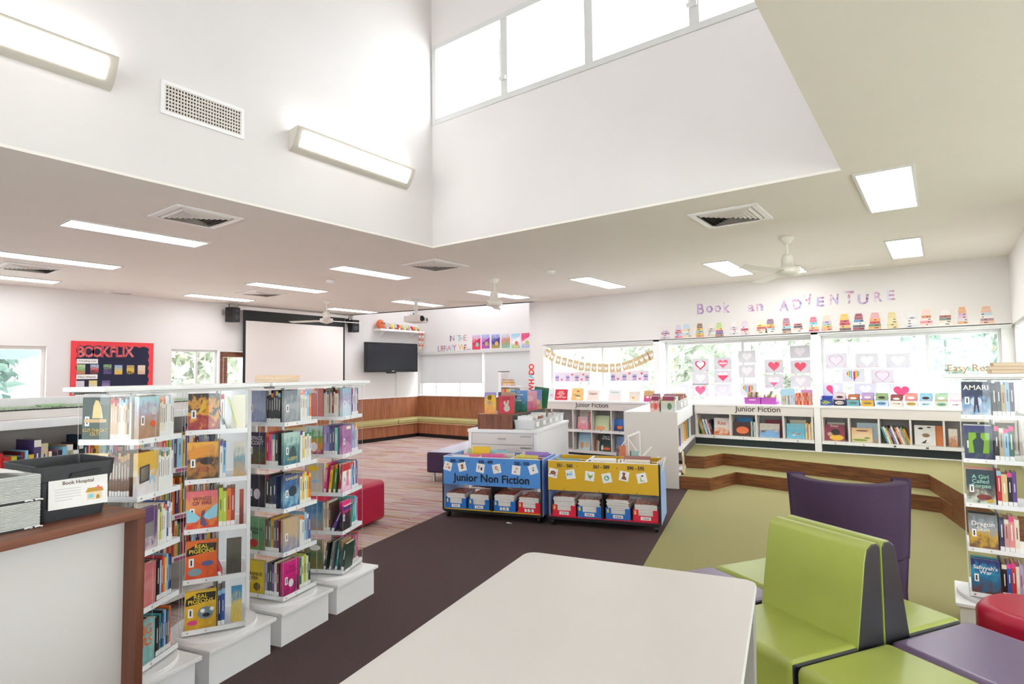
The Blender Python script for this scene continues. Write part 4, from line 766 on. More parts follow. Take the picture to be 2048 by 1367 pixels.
# ================================================================== BOOK CARTS
ca = at_z(890, 1032, 0); cb = at_z(1336, 1066.5, 0); CA = math.atan2(cb.y-ca.y, cb.x-ca.x); cd = V((cos(CA), sin(CA), 0)); cn = V((-sin(CA), cos(CA), 0))
c0 = ca - .03*cn - .012*cd; BLUEB = mat('bright blue board', (78, 142, 214), .5, noise=.05, scale=200); BLUEP = mat('powder blue panel', (150, 178, 228), .5, noise=.03, scale=30); YELB = mat('warm yellow board', (214, 168, 20), .5, noise=.03, scale=60)
REDB = mat('raspberry board', (196, 26, 66), .5, noise=.03, scale=60); DBLUE = mat('royal blue board', (40, 86, 160), .5, noise=.03, scale=60)
random.seed(21)
def card(o, x, z, a, s, kind):
    c = MB().box(-s, s, -.0012, 0, -s, s).build('picture_card', PAPER, o, loc=(x, -.0125, z), rot=(0, a, 0)); y = -.0016
    for pts, col in kind: MB().flat([(px*s, pz*s) for px, pz in pts], y).build('drawing', plain(col), c); y -= .0007
el = ellipse
turtle = [(el(0, .1, .6, .42), (130, 70, 50)), (el(.05, .14, .34, .24), (166, 96, 70)), (el(-.6, -.3, .24, .16), (150, 100, 80)), (el(.5, -.4, .2, .14), (150, 100, 80))]
fish = [(el(.05, 0, .5, .36), (150, 206, 236)), ([(-.75, .4), (-.35, .05), (-.75, -.3)], (70, 130, 200)), (el(.3, .5, .18, .14), (232, 180, 70))]
dino = [(el(.1, -.05, .45, .28), (130, 176, 70)), ([(-.3, .1), (-.62, .6), (-.4, .66), (-.1, .2)], (150, 190, 80)), ([(.4, 0), (.6, .7), (.66, .1)], (110, 156, 60)), ([(0, -.2), (.05, -.6), (.2, -.6), (.2, -.2)], (96, 140, 60))]
recyc = [(el(0, 0, .56, .56), (110, 176, 130)), (el(0, 0, .3, .3), (232, 236, 230)), (el(.2, .1, .16, .16), (60, 140, 170))]
bear = [([(-.5, -.7), (-.2, .3), (.0, .3), (.5, -.3), (.6, -.7)], (132, 76, 46)), (el(-.1, .46, .32, .28), (140, 84, 52)), (el(-.3, .72, .1, .1), (120, 66, 40)), (el(.12, .72, .1, .1), (120, 66, 40))]
flower = [(el(.2, .4, .24, .16), (60, 40, 40)), ([(-.4, -.6), (-.3, .3), (-.2, .3), (-.1, -.5), (.4, -.6), (.4, -.7), (-.4, -.7)], (170, 180, 80))]
mix = [[(el(-.1, .45, .25, .25), (222, 150, 70)), (el(-.3, -.3, .24, .24), (214, 190, 150)), (el(.4, -.2, .26, .26), (214, 110, 110))], [([(-.3, -.5), (.3, -.4), (.36, .6), (-.24, .5)], (120, 70, 50)), (el(.05, 0, .2, .2), (226, 140, 60))], [(el(-.4, .1, .14, .5), (150, 130, 130)), (el(.3, -.1, .24, .4), (70, 40, 100))],
       [(el(-.05, .2, .36, .42), (206, 90, 70)), (el(-.05, .2, .2, .24), (240, 214, 196)), (el(.35, -.35, .22, .22), (140, 190, 150))], [(el(.15, .35, .32, .3), (214, 176, 150)), (el(-.2, -.4, .22, .2), (222, 90, 140))], [(el(.1, .3, .34, .16), (120, 180, 206)), (el(.0, -.2, .16, .2), (70, 50, 70))]]
def cart(ox, front, label, numbers, sign, cards, tray_cols, inner):
    o0 = c0 + ox*cd; t = thing('book_cart', label, 'book cart', tuple(o0), CA); Wd, Dp, zb, zt = 1.10, .545, .075, .634
    for x, m in ((0, BLUEP), (Wd-.018, BLUEP)):
        o = MB().prism([(0, zb), (Dp, zb), (Dp-.04, zt), (.012, zt)], x, x+.018, 0, None, Matrix(((0, 0, 1, 0), (1, 0, 0, 0), (0, 1, 0, 0), (0, 0, 0, 1)))).build('side_panel', m, t)
        bx(x, x+.018, -.003, .0, zb, zt).build('edge_strip', BLACKEDGE, o)
    bx(.018, Wd-.018, -.012, .004, .35, zt).build('front_panel', front, t)
    fp = [k for k in COL.objects][-1] if 0 else bpy.data.objects[t.children[-1].name] if 0 else None
    bx(.018, Wd-.018, .012, Dp, zb, zb+.018).build('base_shelf', inner[0], t); bx(.018, Wd-.018, .0, .012, zb-.012, zb+.012).build('base_edge', BLACKEDGE, t)
    bx(.018, Wd-.018, .016, Dp-.05, .36, .375).build('bin_floor', inner[1], t); bx(.018, Wd-.018, Dp-.055, Dp-.04, .36, zt-.008).build('back_panel', front, t)
    bx(Wd/2-.008, Wd/2+.008, .01, Dp-.06, zb+.018, .36).build('centre_divider', [DBLUE, BLACKEDGE][1], t)
    for x in (Wd*.345, Wd*.675): 
        o = bx(x-.007, x+.007, .01, Dp-.056, .375, zt-.012).build('bin_divider', inner[2], t); bx(x-.008, x+.008, .01, Dp-.056, zt-.012, zt-.008).build('white_edge', STICK, o)
    o = bx(.018, Wd-.018, Dp*.48, Dp*.48+.012, .375, zt-.02).build('cross_divider', inner[3], t); bx(.018, Wd-.018, Dp*.48-.001, Dp*.48+.013, zt-.02, zt-.016).build('white_edge', STICK, o)
    bx(.018, Wd-.018, -.013, .006, zt, zt+.004).build('top_edge', STICK, t)
    for x in (.05, Wd-.05):
        for y in (.05, Dp-.06):
            MB().tube([(x-.012, y, .036), (x+.012, y, .036)], .036, 16).tube([(x, y, .05), (x, y, .085)], .012, 8).build('castor', BLACK, t)
    fo = t
    for tx, px in numbers: text(tx, .158, .036, INK if front is YELB else plain((16, 24, 60)), t, (px, -.0155, .593), name='number_range', bold=.03)
    if sign: text(sign, .84, .105, plain((14, 20, 34)), t, (Wd*.5, -.0155, .415), name='sign_lettering', bold=.022)
    for (x, z, a, k) in cards: card(t, x, z, a, .045, k)
    for (x, z) in ((.31, .588), (.70, .588), (.18, .36), (.52, .36), (.88, .36)): MB().lathe([(.005, 0), (.004, .003), (.001, .004)], 8, 0, Matrix.Translation((x, -.012, z)) @ Matrix.Rotation(pi/2, 4, 'X')).build('screw_head', BLACK, t)
    return o0
o1 = cart(0, BLUEB, 'blue fronted book cart on castors lettered Junior Non Fiction', [('000 - 299', .18), ('300 - 499', .50), ('500 - 550', .89)], 'Junior Non Fiction',
     [(.07, .535, .25, mix[0]), (.235, .535, -.25, mix[1]), (.44, .53, .15, mix[2]), (.62, .53, -.2, mix[3]), (.83, .525, .1, mix[4]), (1.01, .54, -.32, mix[5])], None, (YELB, REDB, YELB, REDB))
o2 = cart(1.147, YELB, 'yellow fronted book cart on castors numbered 551 to 595', [('551 - 560', .19), ('561 - 589', .55), ('590 - 595', .875)], None,
     [(.07, .515, .18, turtle), (.245, .51, -.17, fish), (.435, .50, .1, dino), (.60, .49, -.2, recyc), (.765, .515, .17, bear), (.93, .505, -.23, flower)], None, (REDB, DBLUE, BLUEP, YELB))
# cardboard trays of exercise booklets
MAG = ramp_mat('booklet cover print', [(222, 60, 70), (246, 200, 70), (246, 236, 226), (226, 110, 150), (236, 150, 60), (130, 180, 120), (206, 60, 80)], 'X', 1.1, 9, .5)
def tray(o0, x, col, tag_text, label, n, gi):
    F = FR(tuple(o0+V((0, 0, .0935))), CA) @ Matrix.Translation((x, .035, 0)); w, d = .235, .33; m = plain(col, .45); cut = .05
    b = MB().box(0, w, 0, d, 0, .003).box(0, .003, .003, d, .003, .11).box(w-.003, w, .003, d, .003, .11).box(.003, w-.003, d-.003, d, .003, .11).box(.003, w-.003, 0, .003, .003, .05).box(.0, cut, -.001, .003, .05, .105).box(w-cut, w, -.001, .003, .05, .105)
    o = b.build('booklet_tray', m); o.matrix_world = F; tag(o, label, 'tray', 'cardboard booklet trays in the carts')
    pl = bx(.07, .165, -.003, -.001, .012, .042).build('name_plate', STICK, o); text(tag_text, .06, None, INK, pl, (.1175, -.0036, .027), name='name_lettering')
    MB().flat([(.012, .06), (.03, .06), (.03, .095), (.012, .095)], -.0012).build('logo_patch', plain((236, 206, 90)), o)
    for k in range(n):
        h = .0165; a = random.uniform(-.05, .05); dx, dy = random.uniform(-.006, .006), random.uniform(-.008, .004); z0 = .0035+k*(h+.0006)
        if k > 5: dy -= .004*(k-5)
        q = MB(); N = 5; ww = w-.026; sag = .004 if k < n-1 else .012
        top = [(-ww/2+ww*i/N, yy, h-.002*abs(i/N-.5)*4*(1 if k > 3 else .3)-.0005) for yy in (0, .29) for i in range(N+1)]; bot = [(-ww/2+ww*i/N, yy, -.002*abs(i/N-.5)*4*(1 if k > 3 else .3)) for yy in (0, .29) for i in range(N+1)]
        vs = bot+top; n1 = N+1; nb = 2*n1
        fs = [(i, n1+i, n1+i+1, i+1) for i in range(N)]+[(nb+i, nb+i+1, nb+n1+i+1, nb+n1+i) for i in range(N)]+[(i, i+1, nb+i+1, nb+i) for i in range(N)]+[(n1+i+1, n1+i, nb+n1+i, nb+n1+i+1) for i in range(N)]+[(0, nb, nb+n1, n1), (N, n1+N, nb+n1+N, nb+N)]
        q.add(vs, fs, [1]*N+[0]*N+[1]*(2*N+2)); bk = q.build('exercise_booklet', [MAG, mat('booklet paper', (226, 222, 216), .85, noise=.04, scale=120)]); bk.matrix_world = F @ Matrix.Translation((w/2+dx, .012+dy, z0)) @ Matrix.Rotation(a, 4, 'Z')
        tag(bk, 'white exercise booklet, %s from the bottom in the %s tray from the left' % (ORD[k], ORD[gi]), 'booklet', 'booklets in the %s tray' % ORD[gi])
BLT, RDT = (34, 110, 196), (222, 30, 60)
for gi, (oo, x, col, tx, lab, n) in enumerate([(o1, .02, BLT, '6 Pink', 'blue booklet tray at the outer end of the blue cart', 9), (o1, .283, BLT, '6 Blue', 'blue booklet tray beside the divider of the blue cart, outer half', 9), (o1, .565, BLT, '5 A', 'blue booklet tray beside the red one in the blue cart', 10), (o1, .83, RDT, '5 B', 'red booklet tray in the blue cart', 9),
     (o2, .045, RDT, '4 Gold', 'red booklet tray at the blue cart end of the yellow cart', 11), (o2, .298, BLT, '4 Blue', 'blue booklet tray beside the divider of the yellow cart', 10), (o2, .575, BLT, '4 Red', 'blue booklet tray under the numbers 590 - 595', 11), (o2, .835, RDT, '3 Gold', 'red booklet tray with blue ends at the far end of the yellow cart', 9)]): tray(oo, x, col, tx, lab, n, gi)
# loose sheets on top of the booklets, behind the front panels
for k, (oo, x, y, z, a, rx) in enumerate([(o1, .42, .16, .318, .1, .05), (o1, .85, .15, .322, -.1, .06), (o2, .25, .10, .335, .3, -.10), (o2, .62, .12, .338, -.1, .04), (o2, .92, .16, .315, .15, .1)]):
    b = MB(); N = 6; vs = [(-.13+.26*i/N, -.09+.18*j/N, .006*sin(i*1.1+k)+.004*cos(j+k)) for j in range(N+1) for i in range(N+1)]
    b.add(vs, [(j*(N+1)+i, j*(N+1)+i+1, (j+1)*(N+1)+i+1, (j+1)*(N+1)+i) for j in range(N) for i in range(N)]); o = b.build('loose_sheet', PAPER, smooth=True); o.matrix_world = FR(tuple(oo), CA) @ Matrix.Translation((x, y, z)) @ Matrix.Rotation(a, 4, 'Z') @ Matrix.Rotation(rx, 4, 'X')
    tag(o, 'loose white sheet on the booklets, %s from the left across both carts' % ORD[k], 'paper sheet', 'loose sheets on the booklets')
# browser books standing in the top bins
def bbook(oo, x, y, w, h, col, lab, lean=-.18, t=.012, zr=.0, roll=0): 
    m = cover_mat(col) if isinstance(col[0], tuple) else plain(col)
    return facebook(FR(tuple(oo), CA+zr) @ Matrix.Translation((x, y, .3765)) @ Matrix.Rotation(lean, 4, 'X') @ Matrix.Rotation(roll, 4, 'Y'), w, h, t, m, lab, 'books browsing in the carts', barcode=False)
bbook(o1, .31, .30, .20, .33, (232, 196, 50), 'tall yellow book standing in the blue cart', -.1)
bbook(o1, .15, .10, .20, .262, (236, 232, 232), 'white book low in the first bin of the blue cart', -.12); bbook(o1, .27, .12, .18, .27, (236, 120, 150), 'pink spined book in the first bin of the blue cart', -.12)
bbook(o1, .52, .10, .25, .285, [(222, 90, 150), (232, 130, 170), (226, 100, 150)], 'hot pink patterned book in the middle bin of the blue cart', -.12); bbook(o1, .62, .20, .22, .285, (206, 200, 190), 'grey book behind the hot pink one in the blue cart', -.12); bbook(o1, .50, .34, .2, .29, (150, 206, 226), 'pale blue book behind the tall yellow one', -.1)
bbook(o1, .90, .10, .24, .285, [(60, 90, 120), (70, 110, 140), (220, 200, 90)], 'dark blue and cream book in the last bin of the blue cart', -.1); bbook(o1, .93, .36, .26, .285, (160, 130, 206), 'lilac book at the back of the blue cart', -.08); bbook(o1, .80, .40, .1, .28, (236, 226, 210), 'cream book beside the lilac one in the blue cart', -.08)
bbook(o2, .19, .13, .21, .262, (140, 180, 190), 'grey teal book in the first bin of the yellow cart', -.1); bbook(o2, .54, .12, .25, .28, [(232, 228, 220), (214, 190, 160), (236, 232, 226)], 'cream book with brown print in the middle bin of the yellow cart', -.12)
for k in range(3): bbook(o2, .665+.03*k, .11+.012*k, .02, .275, (240, 240, 240), 'slim white booklet, %s in the middle bin of the yellow cart' % ORD[k], -.1, .18, roll=.12)
bbook(o2, .87, .13, .24, .275, (226, 216, 196), 'cream book with pink corners in the last bin of the yellow cart', -.1); bbook(o2, .86, .19, .26, .30, [(60, 60, 40), (110, 110, 80), (150, 90, 80)], 'mossy photograph book in the last bin of the yellow cart', -.1)
for k in range(4): bbook(o2, 1.0+.018*k, .09, .012, .275+.012*k, (232, 228, 222), 'thin white book, %s leaning by the side panel of the yellow cart' % ORD[k], -.05, .16, roll=.25)
for k in range(3): bbook(o1, .10+.05*k, .36, .05, .29+.012*k, [(220, 220, 214), (190, 206, 160), (236, 226, 150)][k], '%s book by the tall yellow one in the blue cart' % ['white', 'pale green', 'pale yellow'][k], -.08)
# ================================================================== PLAN DRAWER CABINET
cb0 = at_z(937, 857, .8); CB = rad(16.7); CF = FR((cb0.x, cb0.y, 0), CB); cw, cdp = .91, 1.56
t = thing('drawer_cabinet', 'white cabinet of wide shallow drawers behind the blue cart', 'cabinet', (cb0.x, cb0.y, 0), CB)
MB().box(0, .04, 0, cdp, 0, .78).box(cw-.04, cw, 0, cdp, 0, .78).box(.04, cw-.04, .02, cdp, 0, .78).box(.04, cw-.04, 0, .02, 0, .05).build('carcass', WHITE, t)
bx(-.01, cw+.01, -.012, cdp+.01, .76, .8).build('cabinet_top', WHITE, t, bevel=.003, seg=1)
for k in range(5):
    z = .055+.14*k; d = bx(.045, cw-.045, -.004, .016, z, z+.134).build('drawer', OFFW, t, bevel=.003, seg=1)
    MB().tube([(cw/2-.05, -.004, z+.075), (cw/2-.045, -.022, z+.072), (cw/2+.045, -.022, z+.072), (cw/2+.05, -.004, z+.075)], .005, 8).build('drawer_handle', METAL, d); bx(cw-.21, cw-.07, -.006, -.004, z+.095, z+.112).build('label_holder', METAL, d)
tx = .115
t = thing('display_box', 'walnut display box carrying picture books on the drawer cabinet', 'display box', tuple(CF @ V((tx, .03, .8))), CB); BLn = 1.46
MB().box(0, .47, 0, .015, 0, .178).build('front_board', WALNUT, t); MB().box(0, .47, BLn-.015, BLn, 0, .178).build('back_board', WALNUT, t); bx(.455, .47, .015, BLn-.015, 0, .178).build('side_board', GREYPL, t); bx(0, .015, .015, BLn-.015, 0, .178).build('side_board', plain((150, 170, 150)), t); bx(-.002, .472, -.002, BLn+.002, .178, .186).build('box_top', wood_mat('walnut lid', (120, 72, 48), (160, 104, 74), (14, 1.4, 14), sc=2.4), t)
def tbook(x, y, w, h, cs, lab, title=None, tc=(240, 240, 240), tp=.7, tw=.8, ex=None, t=.014, lean=-.07, z=.9865, zr=0):
    facebook(CF @ Matrix.Translation((x, y, z)) @ Matrix.Rotation(zr, 4, 'Z') @ Matrix.Rotation(lean, 4, 'X'), w, h, t, cs if isinstance(cs[0], tuple) else plain(cs), lab, 'picture books on the display box', title, tc, tp, tw, False, None, ex)
tbook(.265, .09, .15, .275, [(232, 150, 80), (236, 190, 60), (150, 140, 206)], 'lavender and orange picture book with a yellow circle', ex=pics(blob(.05, .68, .42, .22, (232, 190, 40)), blob(-.05, .76, .18, .12, (40, 30, 30)), blob(-.05, .5, .2, .12, (226, 170, 140))), zr=.2)
tbook(.365, .16, .04, .275, [(70, 90, 60), (150, 80, 60), (60, 80, 70)], 'thin mottled picture book beside the lavender one'); tbook(.43, .34, .16, .27, [(150, 130, 110), (176, 150, 130)], 'grey brown picture book behind the red rabbit cover')
tbook(.47, .12, .205, .228, [(196, 40, 60), (206, 46, 66), (200, 40, 62)], 'bright red picture book with a pale rabbit', title='LOVE', tc=(120, 30, 40), tp=.84, tw=.5, ex=pics(blob(.05, .3, .2, .18, (206, 200, 186)), blob(.02, .5, .14, .1, (206, 200, 186)), blob(-.1, .62, .07, .1, (206, 200, 186)), blob(.12, .66, .06, .11, (206, 200, 186))))
tbook(.50, .52, .24, .285, [(40, 110, 80), (60, 130, 130), (90, 150, 206), (80, 140, 200)], 'tall blue and green picture book with white hand lettering', title='11\nWords\nfor\nLove', tc=(240, 244, 244), tp=.74, tw=.5, ex=blob(-.22, .74, .2, .09, (70, 60, 90)))
tbook(.50, .98, .22, .265, [(226, 110, 150), (232, 160, 180), (236, 176, 190)], 'pink picture book behind the tubs of cards', ex=blob(.0, .6, .3, .16, (240, 200, 206))); tbook(.535, 1.18, .17, .275, [(214, 176, 110), (130, 160, 206), (110, 146, 206)], 'sky blue and sand picture book behind the tubs of cards', ex=blob(.1, .36, .3, .14, (226, 206, 170)))
o_ = facebook(CF @ Matrix.Translation((.53, 1.38, .9925)) @ Matrix.Rotation(.12, 4, 'Y') @ Matrix.Rotation(-.05, 4, 'X'), .22, .30, .014, [(40, 110, 70), (30, 100, 66)], 'leaning dark green picture book', 'picture books on the display box', barcode=False, extra=blob(-.3, .7, .1, .07, (150, 96, 60)))
def mini_tub(M, w, d, h, label, group, n, cols, lean=.35, ticket=True, seed=0):
    t = bpy.data.objects.new('book_tub', None); COL.objects.link(t); t.matrix_world = M; tag(t, label, 'tub', group); rnd = random.Random(seed)
    m = MB(); r0 = ring(.01, w-.01, .01, d-.01, 0, .012); r1 = ring(0, w, 0, d, h, .015); r2 = ring(.004, w-.004, .004, d-.004, h, .013); r3 = ring(.014, w-.014, .014, d-.014, .004, .012)
    loft(m, [r0, r1, r2, r3], 0, True, True); m.build('tub_body', TUBPL, t); m = MB(); loft(m, [ring(-.006, w+.006, -.006, d+.006, h-.008, .018), ring(-.006, w+.006, -.006, d+.006, h, .018), ring(.001, w-.001, .001, d-.001, h, .014), ring(.001, w-.001, .001, d-.001, h-.008, .014)], 0, False, False); m.build('tub_rim', TUBPL, t)
    if ticket: bx(w+.001, w+.003, d*.3, d*.72, h*.25, h*.75).build('ticket', STICK, t)
    for k in range(n):
        y = .02+(d-.04)*k/n; c = cols[k % len(cols)]; hh = h*rnd.uniform(1.15, 1.45); ww = w*rnd.uniform(.62, .8)
        b = MB().box(-ww/2, ww/2, 0, .002, 0, hh).box(-ww/2, ww/2, .0055, .0075, 0, hh); o = b.build('reader_book', plain(c)); o.matrix_world = M @ Matrix.Translation((w/2+rnd.uniform(-.01, .01), y, .008)) @ Matrix.Rotation(-lean*rnd.uniform(.6, 1.1), 4, 'X')
        bx(-ww/2+.001, ww/2-.001, .002, .0055, .001, hh-.002).build('pages', STICK, o); tag(o, '%s reader, %s inside the %s' % (colour_name(c), ORD[k], label.split(' with ')[0]), 'book', 'readers in '+group)
rdc = [(236, 236, 236), (150, 110, 90), (240, 240, 238), (90, 100, 90), (238, 236, 232), (196, 140, 120), (120, 130, 130), (240, 238, 236)]
for k in range(5): mini_tub(CF @ Matrix.Translation((.60, .05+.295*k, .801)), .265, .275, .115, ['clear plastic tub nearest the front of the walnut box', 'second clear plastic tub along the drawer cabinet', 'middle clear plastic tub along the drawer cabinet', 'fourth clear plastic tub along the drawer cabinet', 'clear plastic tub farthest along the drawer cabinet'][k], 'tubs on the drawer cabinet', [10, 10, 9, 3, 0][k], rdc[k % 3:]+rdc[:k % 3], seed=k)
# purple sofa backing on to the cabinet
sf = at_z(865, 963, 0); t = thing('sofa', 'purple two seat sofa backing on to the drawer cabinet', 'sofa', (sf.x-.06, sf.y-.06, 0), CB); sw, sd, sh = .62, 1.5, .41
MB().box(0, sw, 0, sd, .13, sh).build('seat', PURPLEF, t, bevel=.03, seg=3); bx(.01, sw-.06, .01, sd-.01, sh-.002, sh+.006).build('seat_pad', PURPLEA, t, bevel=.004)
MB().add([(sw-.02, 0, .13), (sw+.17, 0, .13), (sw+.17, sd, .13), (sw-.02, sd, .13), (sw+.10, 0, .80), (sw+.20, 0, .80), (sw+.20, sd, .80), (sw+.10, sd, .80)], [(0, 3, 2, 1), (4, 5, 6, 7), (0, 1, 5, 4), (1, 2, 6, 5), (2, 3, 7, 6), (3, 0, 4, 7)]).build('backrest', PURPLEF, t, bevel=.04, seg=4)
for x in (.08, sw+.08):
    for y in (.08, sd-.08): MB().tube([(x, y, 0), (x, y, .135)], .022, 10).build('leg', METAL, t)
# white wire book stand in front of the shelving end panel
wl = at_y(1250, 905, 7.2); t = thing('book_stand', 'white wire framed book stand leaning before the white end panel', 'book stand', (wl.x, 6.86, 0), rad(12)); s_ = MB()
fr = [(0, 0, 0), (.0, .1, .34), (.16, .18, .66), (.34, .18, .73), (.40, .1, .55), (.5, 0, .0)]
MB().tube([(0, .02, 0), (.02, .08, .45), (.16, .14, .66), (.17, .14, 0)], .010, 8).build('end_frame', STICK, t); MB().tube([(.30, .2, .72), (.31, .2, 0)], .008, 8).build('rear_post', STICK, t); MB().tube([(.16, .14, .66), (.30, .2, .72)], .016, 8).build('top_rail', STICK, t)
MB().tube([(.16, .10, .66), (.52, .04, .16)], .007, 8).build('brace_rod', STICK, t); MB().tube([(.33, .10, .40), (.46, .16, .54)], .010, 8).build('brace_rod', STICK, t); MB().tube([(.5, .14, .30), (.54, .16, .42)], .010, 8).build('side_post', STICK, t); bx(.0, .5, .02, .2, .30, .312).build('wire_tray', STICK, t); bx(.0, .5, .02, .2, .10, .112).build('wire_tray', STICK, t)
MB().tube([(.48, .1, 0), (.48, .1, .32)], .008, 8).build('side_post', STICK, t)
for k, (x, w, h, cs) in enumerate([(.035, .012, .2, (40, 36, 40)), (.055, .012, .2, (150, 60, 60)), (.11, .075, .24, (226, 130, 90)), (.21, .012, .18, (40, 100, 130)), (.27, .09, .18, (170, 206, 200))]):
    facebook(FR((wl.x, 6.86, 0), rad(12)) @ Matrix.Translation((x, .04, .3125)) @ Matrix.Rotation(-.08, 4, 'X'), w, h, .012, plain(cs), '%s book on the white wire stand behind the yellow cart' % ['black', 'dark red', 'orange', 'thin teal', 'pale green'][k], 'books on the wire stand', barcode=False)
# ================================================================== BUILT IN BOOKCASES UNDER THE WINDOWS
def joinery(label, x0, x1, z0, divs, zk, rows, zt=.99):
    t = thing('built_in_bookcase', label, 'bookcase', (x0, YW, z0), 0, 'built in bookcases under the windows'); w = x1-x0; L = lambda z: z-z0; dp = .26
    bx(0, w, -.012, .012, L(.825), L(zt-.035)).build('fascia', OFFW, t, bevel=.002, seg=1); bx(-.0, w, -.02, .30, L(zt-.035), L(zt)).build('counter_top', WHITE, t, bevel=.003, seg=1)
    bx(0, w, dp, dp+.012, L(zk), L(zt-.04)).build('back_panel', mat('shelf backing', (170, 166, 164), .7, noise=.02), t)
    for (za, zb) in rows: bx(0, w, .0, dp, L(za)-.02, L(za)).build('shelf', OFFW, t); bx(0, w, -.012, .0, L(za)-.045, L(za)+.0).build('shelf_edge', WHITE, t)
    for d in divs: bx(d-x0-.011, d-x0+.011, -.008, dp, L(zk), L(.826)).build('divider', OFFW, t)
    bx(0, w, .0, .02, 0.0, L(zk)).build('kick_board', mat('charcoal carpeted kick', (44, 52, 54), .9, noise=.15, scale=150), t); bx(0, w, -.012, .0, 0, .014).build('kick_trim', WHITE, t)
    return t
XD = lambda px, py=840: at_y(px, py, YW).x
ja = joinery('white built in bookcase with two rows of cells beneath the heart bunting', -6.09, -3.90, 0, [-6.075, XD(1104), XD(1146), XD(1183), XD(1222.5), XD(1261), -3.92], .055, [(.47, .82), (.10, .45)])
jb = joinery('white built in bookcase under the middle window, lettered Junior Fiction', -3.22, -1.51, S2, [-3.20, -2.671, -2.29, -1.913, -1.53], .448, [(.495, .82)])
jc = joinery('white built in bookcase under the window with the rainbow heart', -1.412, XR-.005, S2, [-1.40, -1.075, -.723, -.372, -.019, .33, .68], .448, [(.495, .82)])
def sign(px0, px1, py, txt, parent, col, label=None):
    a, b = at_y(px0, py, YW), at_y(px1, py, YW); text(txt, b.x-a.x, None, plain(col), parent, ((a.x+b.x)/2-parent.location.x, -.0135, .905-parent.location.z), name='sign_lettering', bold=.01)
sign(1151, 1217, 812, 'Junior Fiction', ja, (60, 44, 40)); sign(1470, 1561, 820, 'Junior Fiction', jb, (60, 44, 40))
for j, xs in ((jb, [-2.92, -2.48, -2.1, -1.72]), (jc, [-1.24, -.9, -.55, -.2]), (ja, [XD(1165), XD(1203), XD(1240)])):
    for k, x in enumerate(xs): text('HIJKLLMMABC'[k+(0 if j is jb else 4 if j is jc else 8)], None, .028, INK, j, (x-j.location.x, -.014, .475-.005-j.location.z), name='cell_letter')
# peninsula of shelving with its plain end panel
pe = at_z(1358.4, 977.5, 0); PA = rad(13.75); pw = .69; PF = FR((pe.x-pw*cos(PA), pe.y-pw*sin(PA), 0), PA)
t = thing('shelving_peninsula', 'white shelving peninsula with a plain end panel beside the carpeted steps', 'bookcase', tuple(PF.translation), PA); pl = 1.98
bx(0, pw, 0, .03, 0, .972).build('end_panel', OFFW, t); bx(.0, pw, .03, pl, .945, .972).build('counter_top', WHITE, t); bx(pw-.02, pw, .03, pl, .80, .945).build('apron', WHITE, t); bx(0, .02, .03, pl, .80, .945).build('apron', WHITE, t); bx(pw/2-.01, pw/2+.01, .03, pl, 0, .945).build('back_panel', OFFW, t)
bx(pw/2, pw+.02, .03, pl, .455, .49).build('shelf', WHITE, t); bx(0, pw/2, .03, pl, .455, .49).build('shelf', WHITE, t); bx(pw/2, pw+.015, .03, .78, .16, .20).build('shelf', WHITE, t)
for k in range(7): y = .35+.26*k; bx(pw/2, pw-.03, y, y+.015, .49, .80).build('divider', OFFW, t)
random.seed(9)
for k, (y, col, h, lean) in enumerate([(.12, (214, 140, 80), .25, -.1), (.22, (190, 160, 90), .22, -.1), (.48, (120, 110, 180), .24, -.05), (.76, (226, 214, 190), .26, -.08), (1.06, (222, 190, 130), .25, -.1), (1.12, (214, 150, 60), .27, -.15), (1.34, (222, 150, 50), .28, -.22), (1.44, (90, 140, 190), .28, -.22), (1.56, (60, 150, 150), .29, -.15), (1.66, (230, 226, 214), .26, -.1)]):
    o = facebook(PF @ Matrix.Translation((pw-.02, y, .491)) @ Matrix.Rotation(pi/2, 4, 'Z') @ Matrix.Rotation(lean, 4, 'Y'), .018, h, .2, plain(col), '%s picture book leaning on the peninsula shelf, %s from its end panel' % (colour_name(col), ORD[k]), 'picture books on the peninsula shelf', barcode=False)
b = MB(); N = 6; vs = [(.02*sin(i*2.1), .34*i/N-.02*j/5*0, .0) for i in range(1) for j in range(1)]; vs = [(.012*sin(i*1.9)+.004*j, .17*i/N, -.33*j/5) for j in range(6) for i in range(N+1)]
b.add(vs, [(j*(N+1)+i, j*(N+1)+i+1, (j+1)*(N+1)+i+1, (j+1)*(N+1)+i) for j in range(5) for i in range(N)]); o = b.build('hanging_cloth', cover_mat([(196, 170, 110), (222, 206, 160), (190, 120, 100), (214, 196, 140)], 14, .9), loc=tuple(PF @ V((pw+.028, .10, .452))), rz=PA, smooth=True); sm = o.modifiers.new('thick', 'SOLIDIFY'); sm.thickness = .004; tag(o, 'patterned cloth hanging from the low shelf of the peninsula', 'cloth')
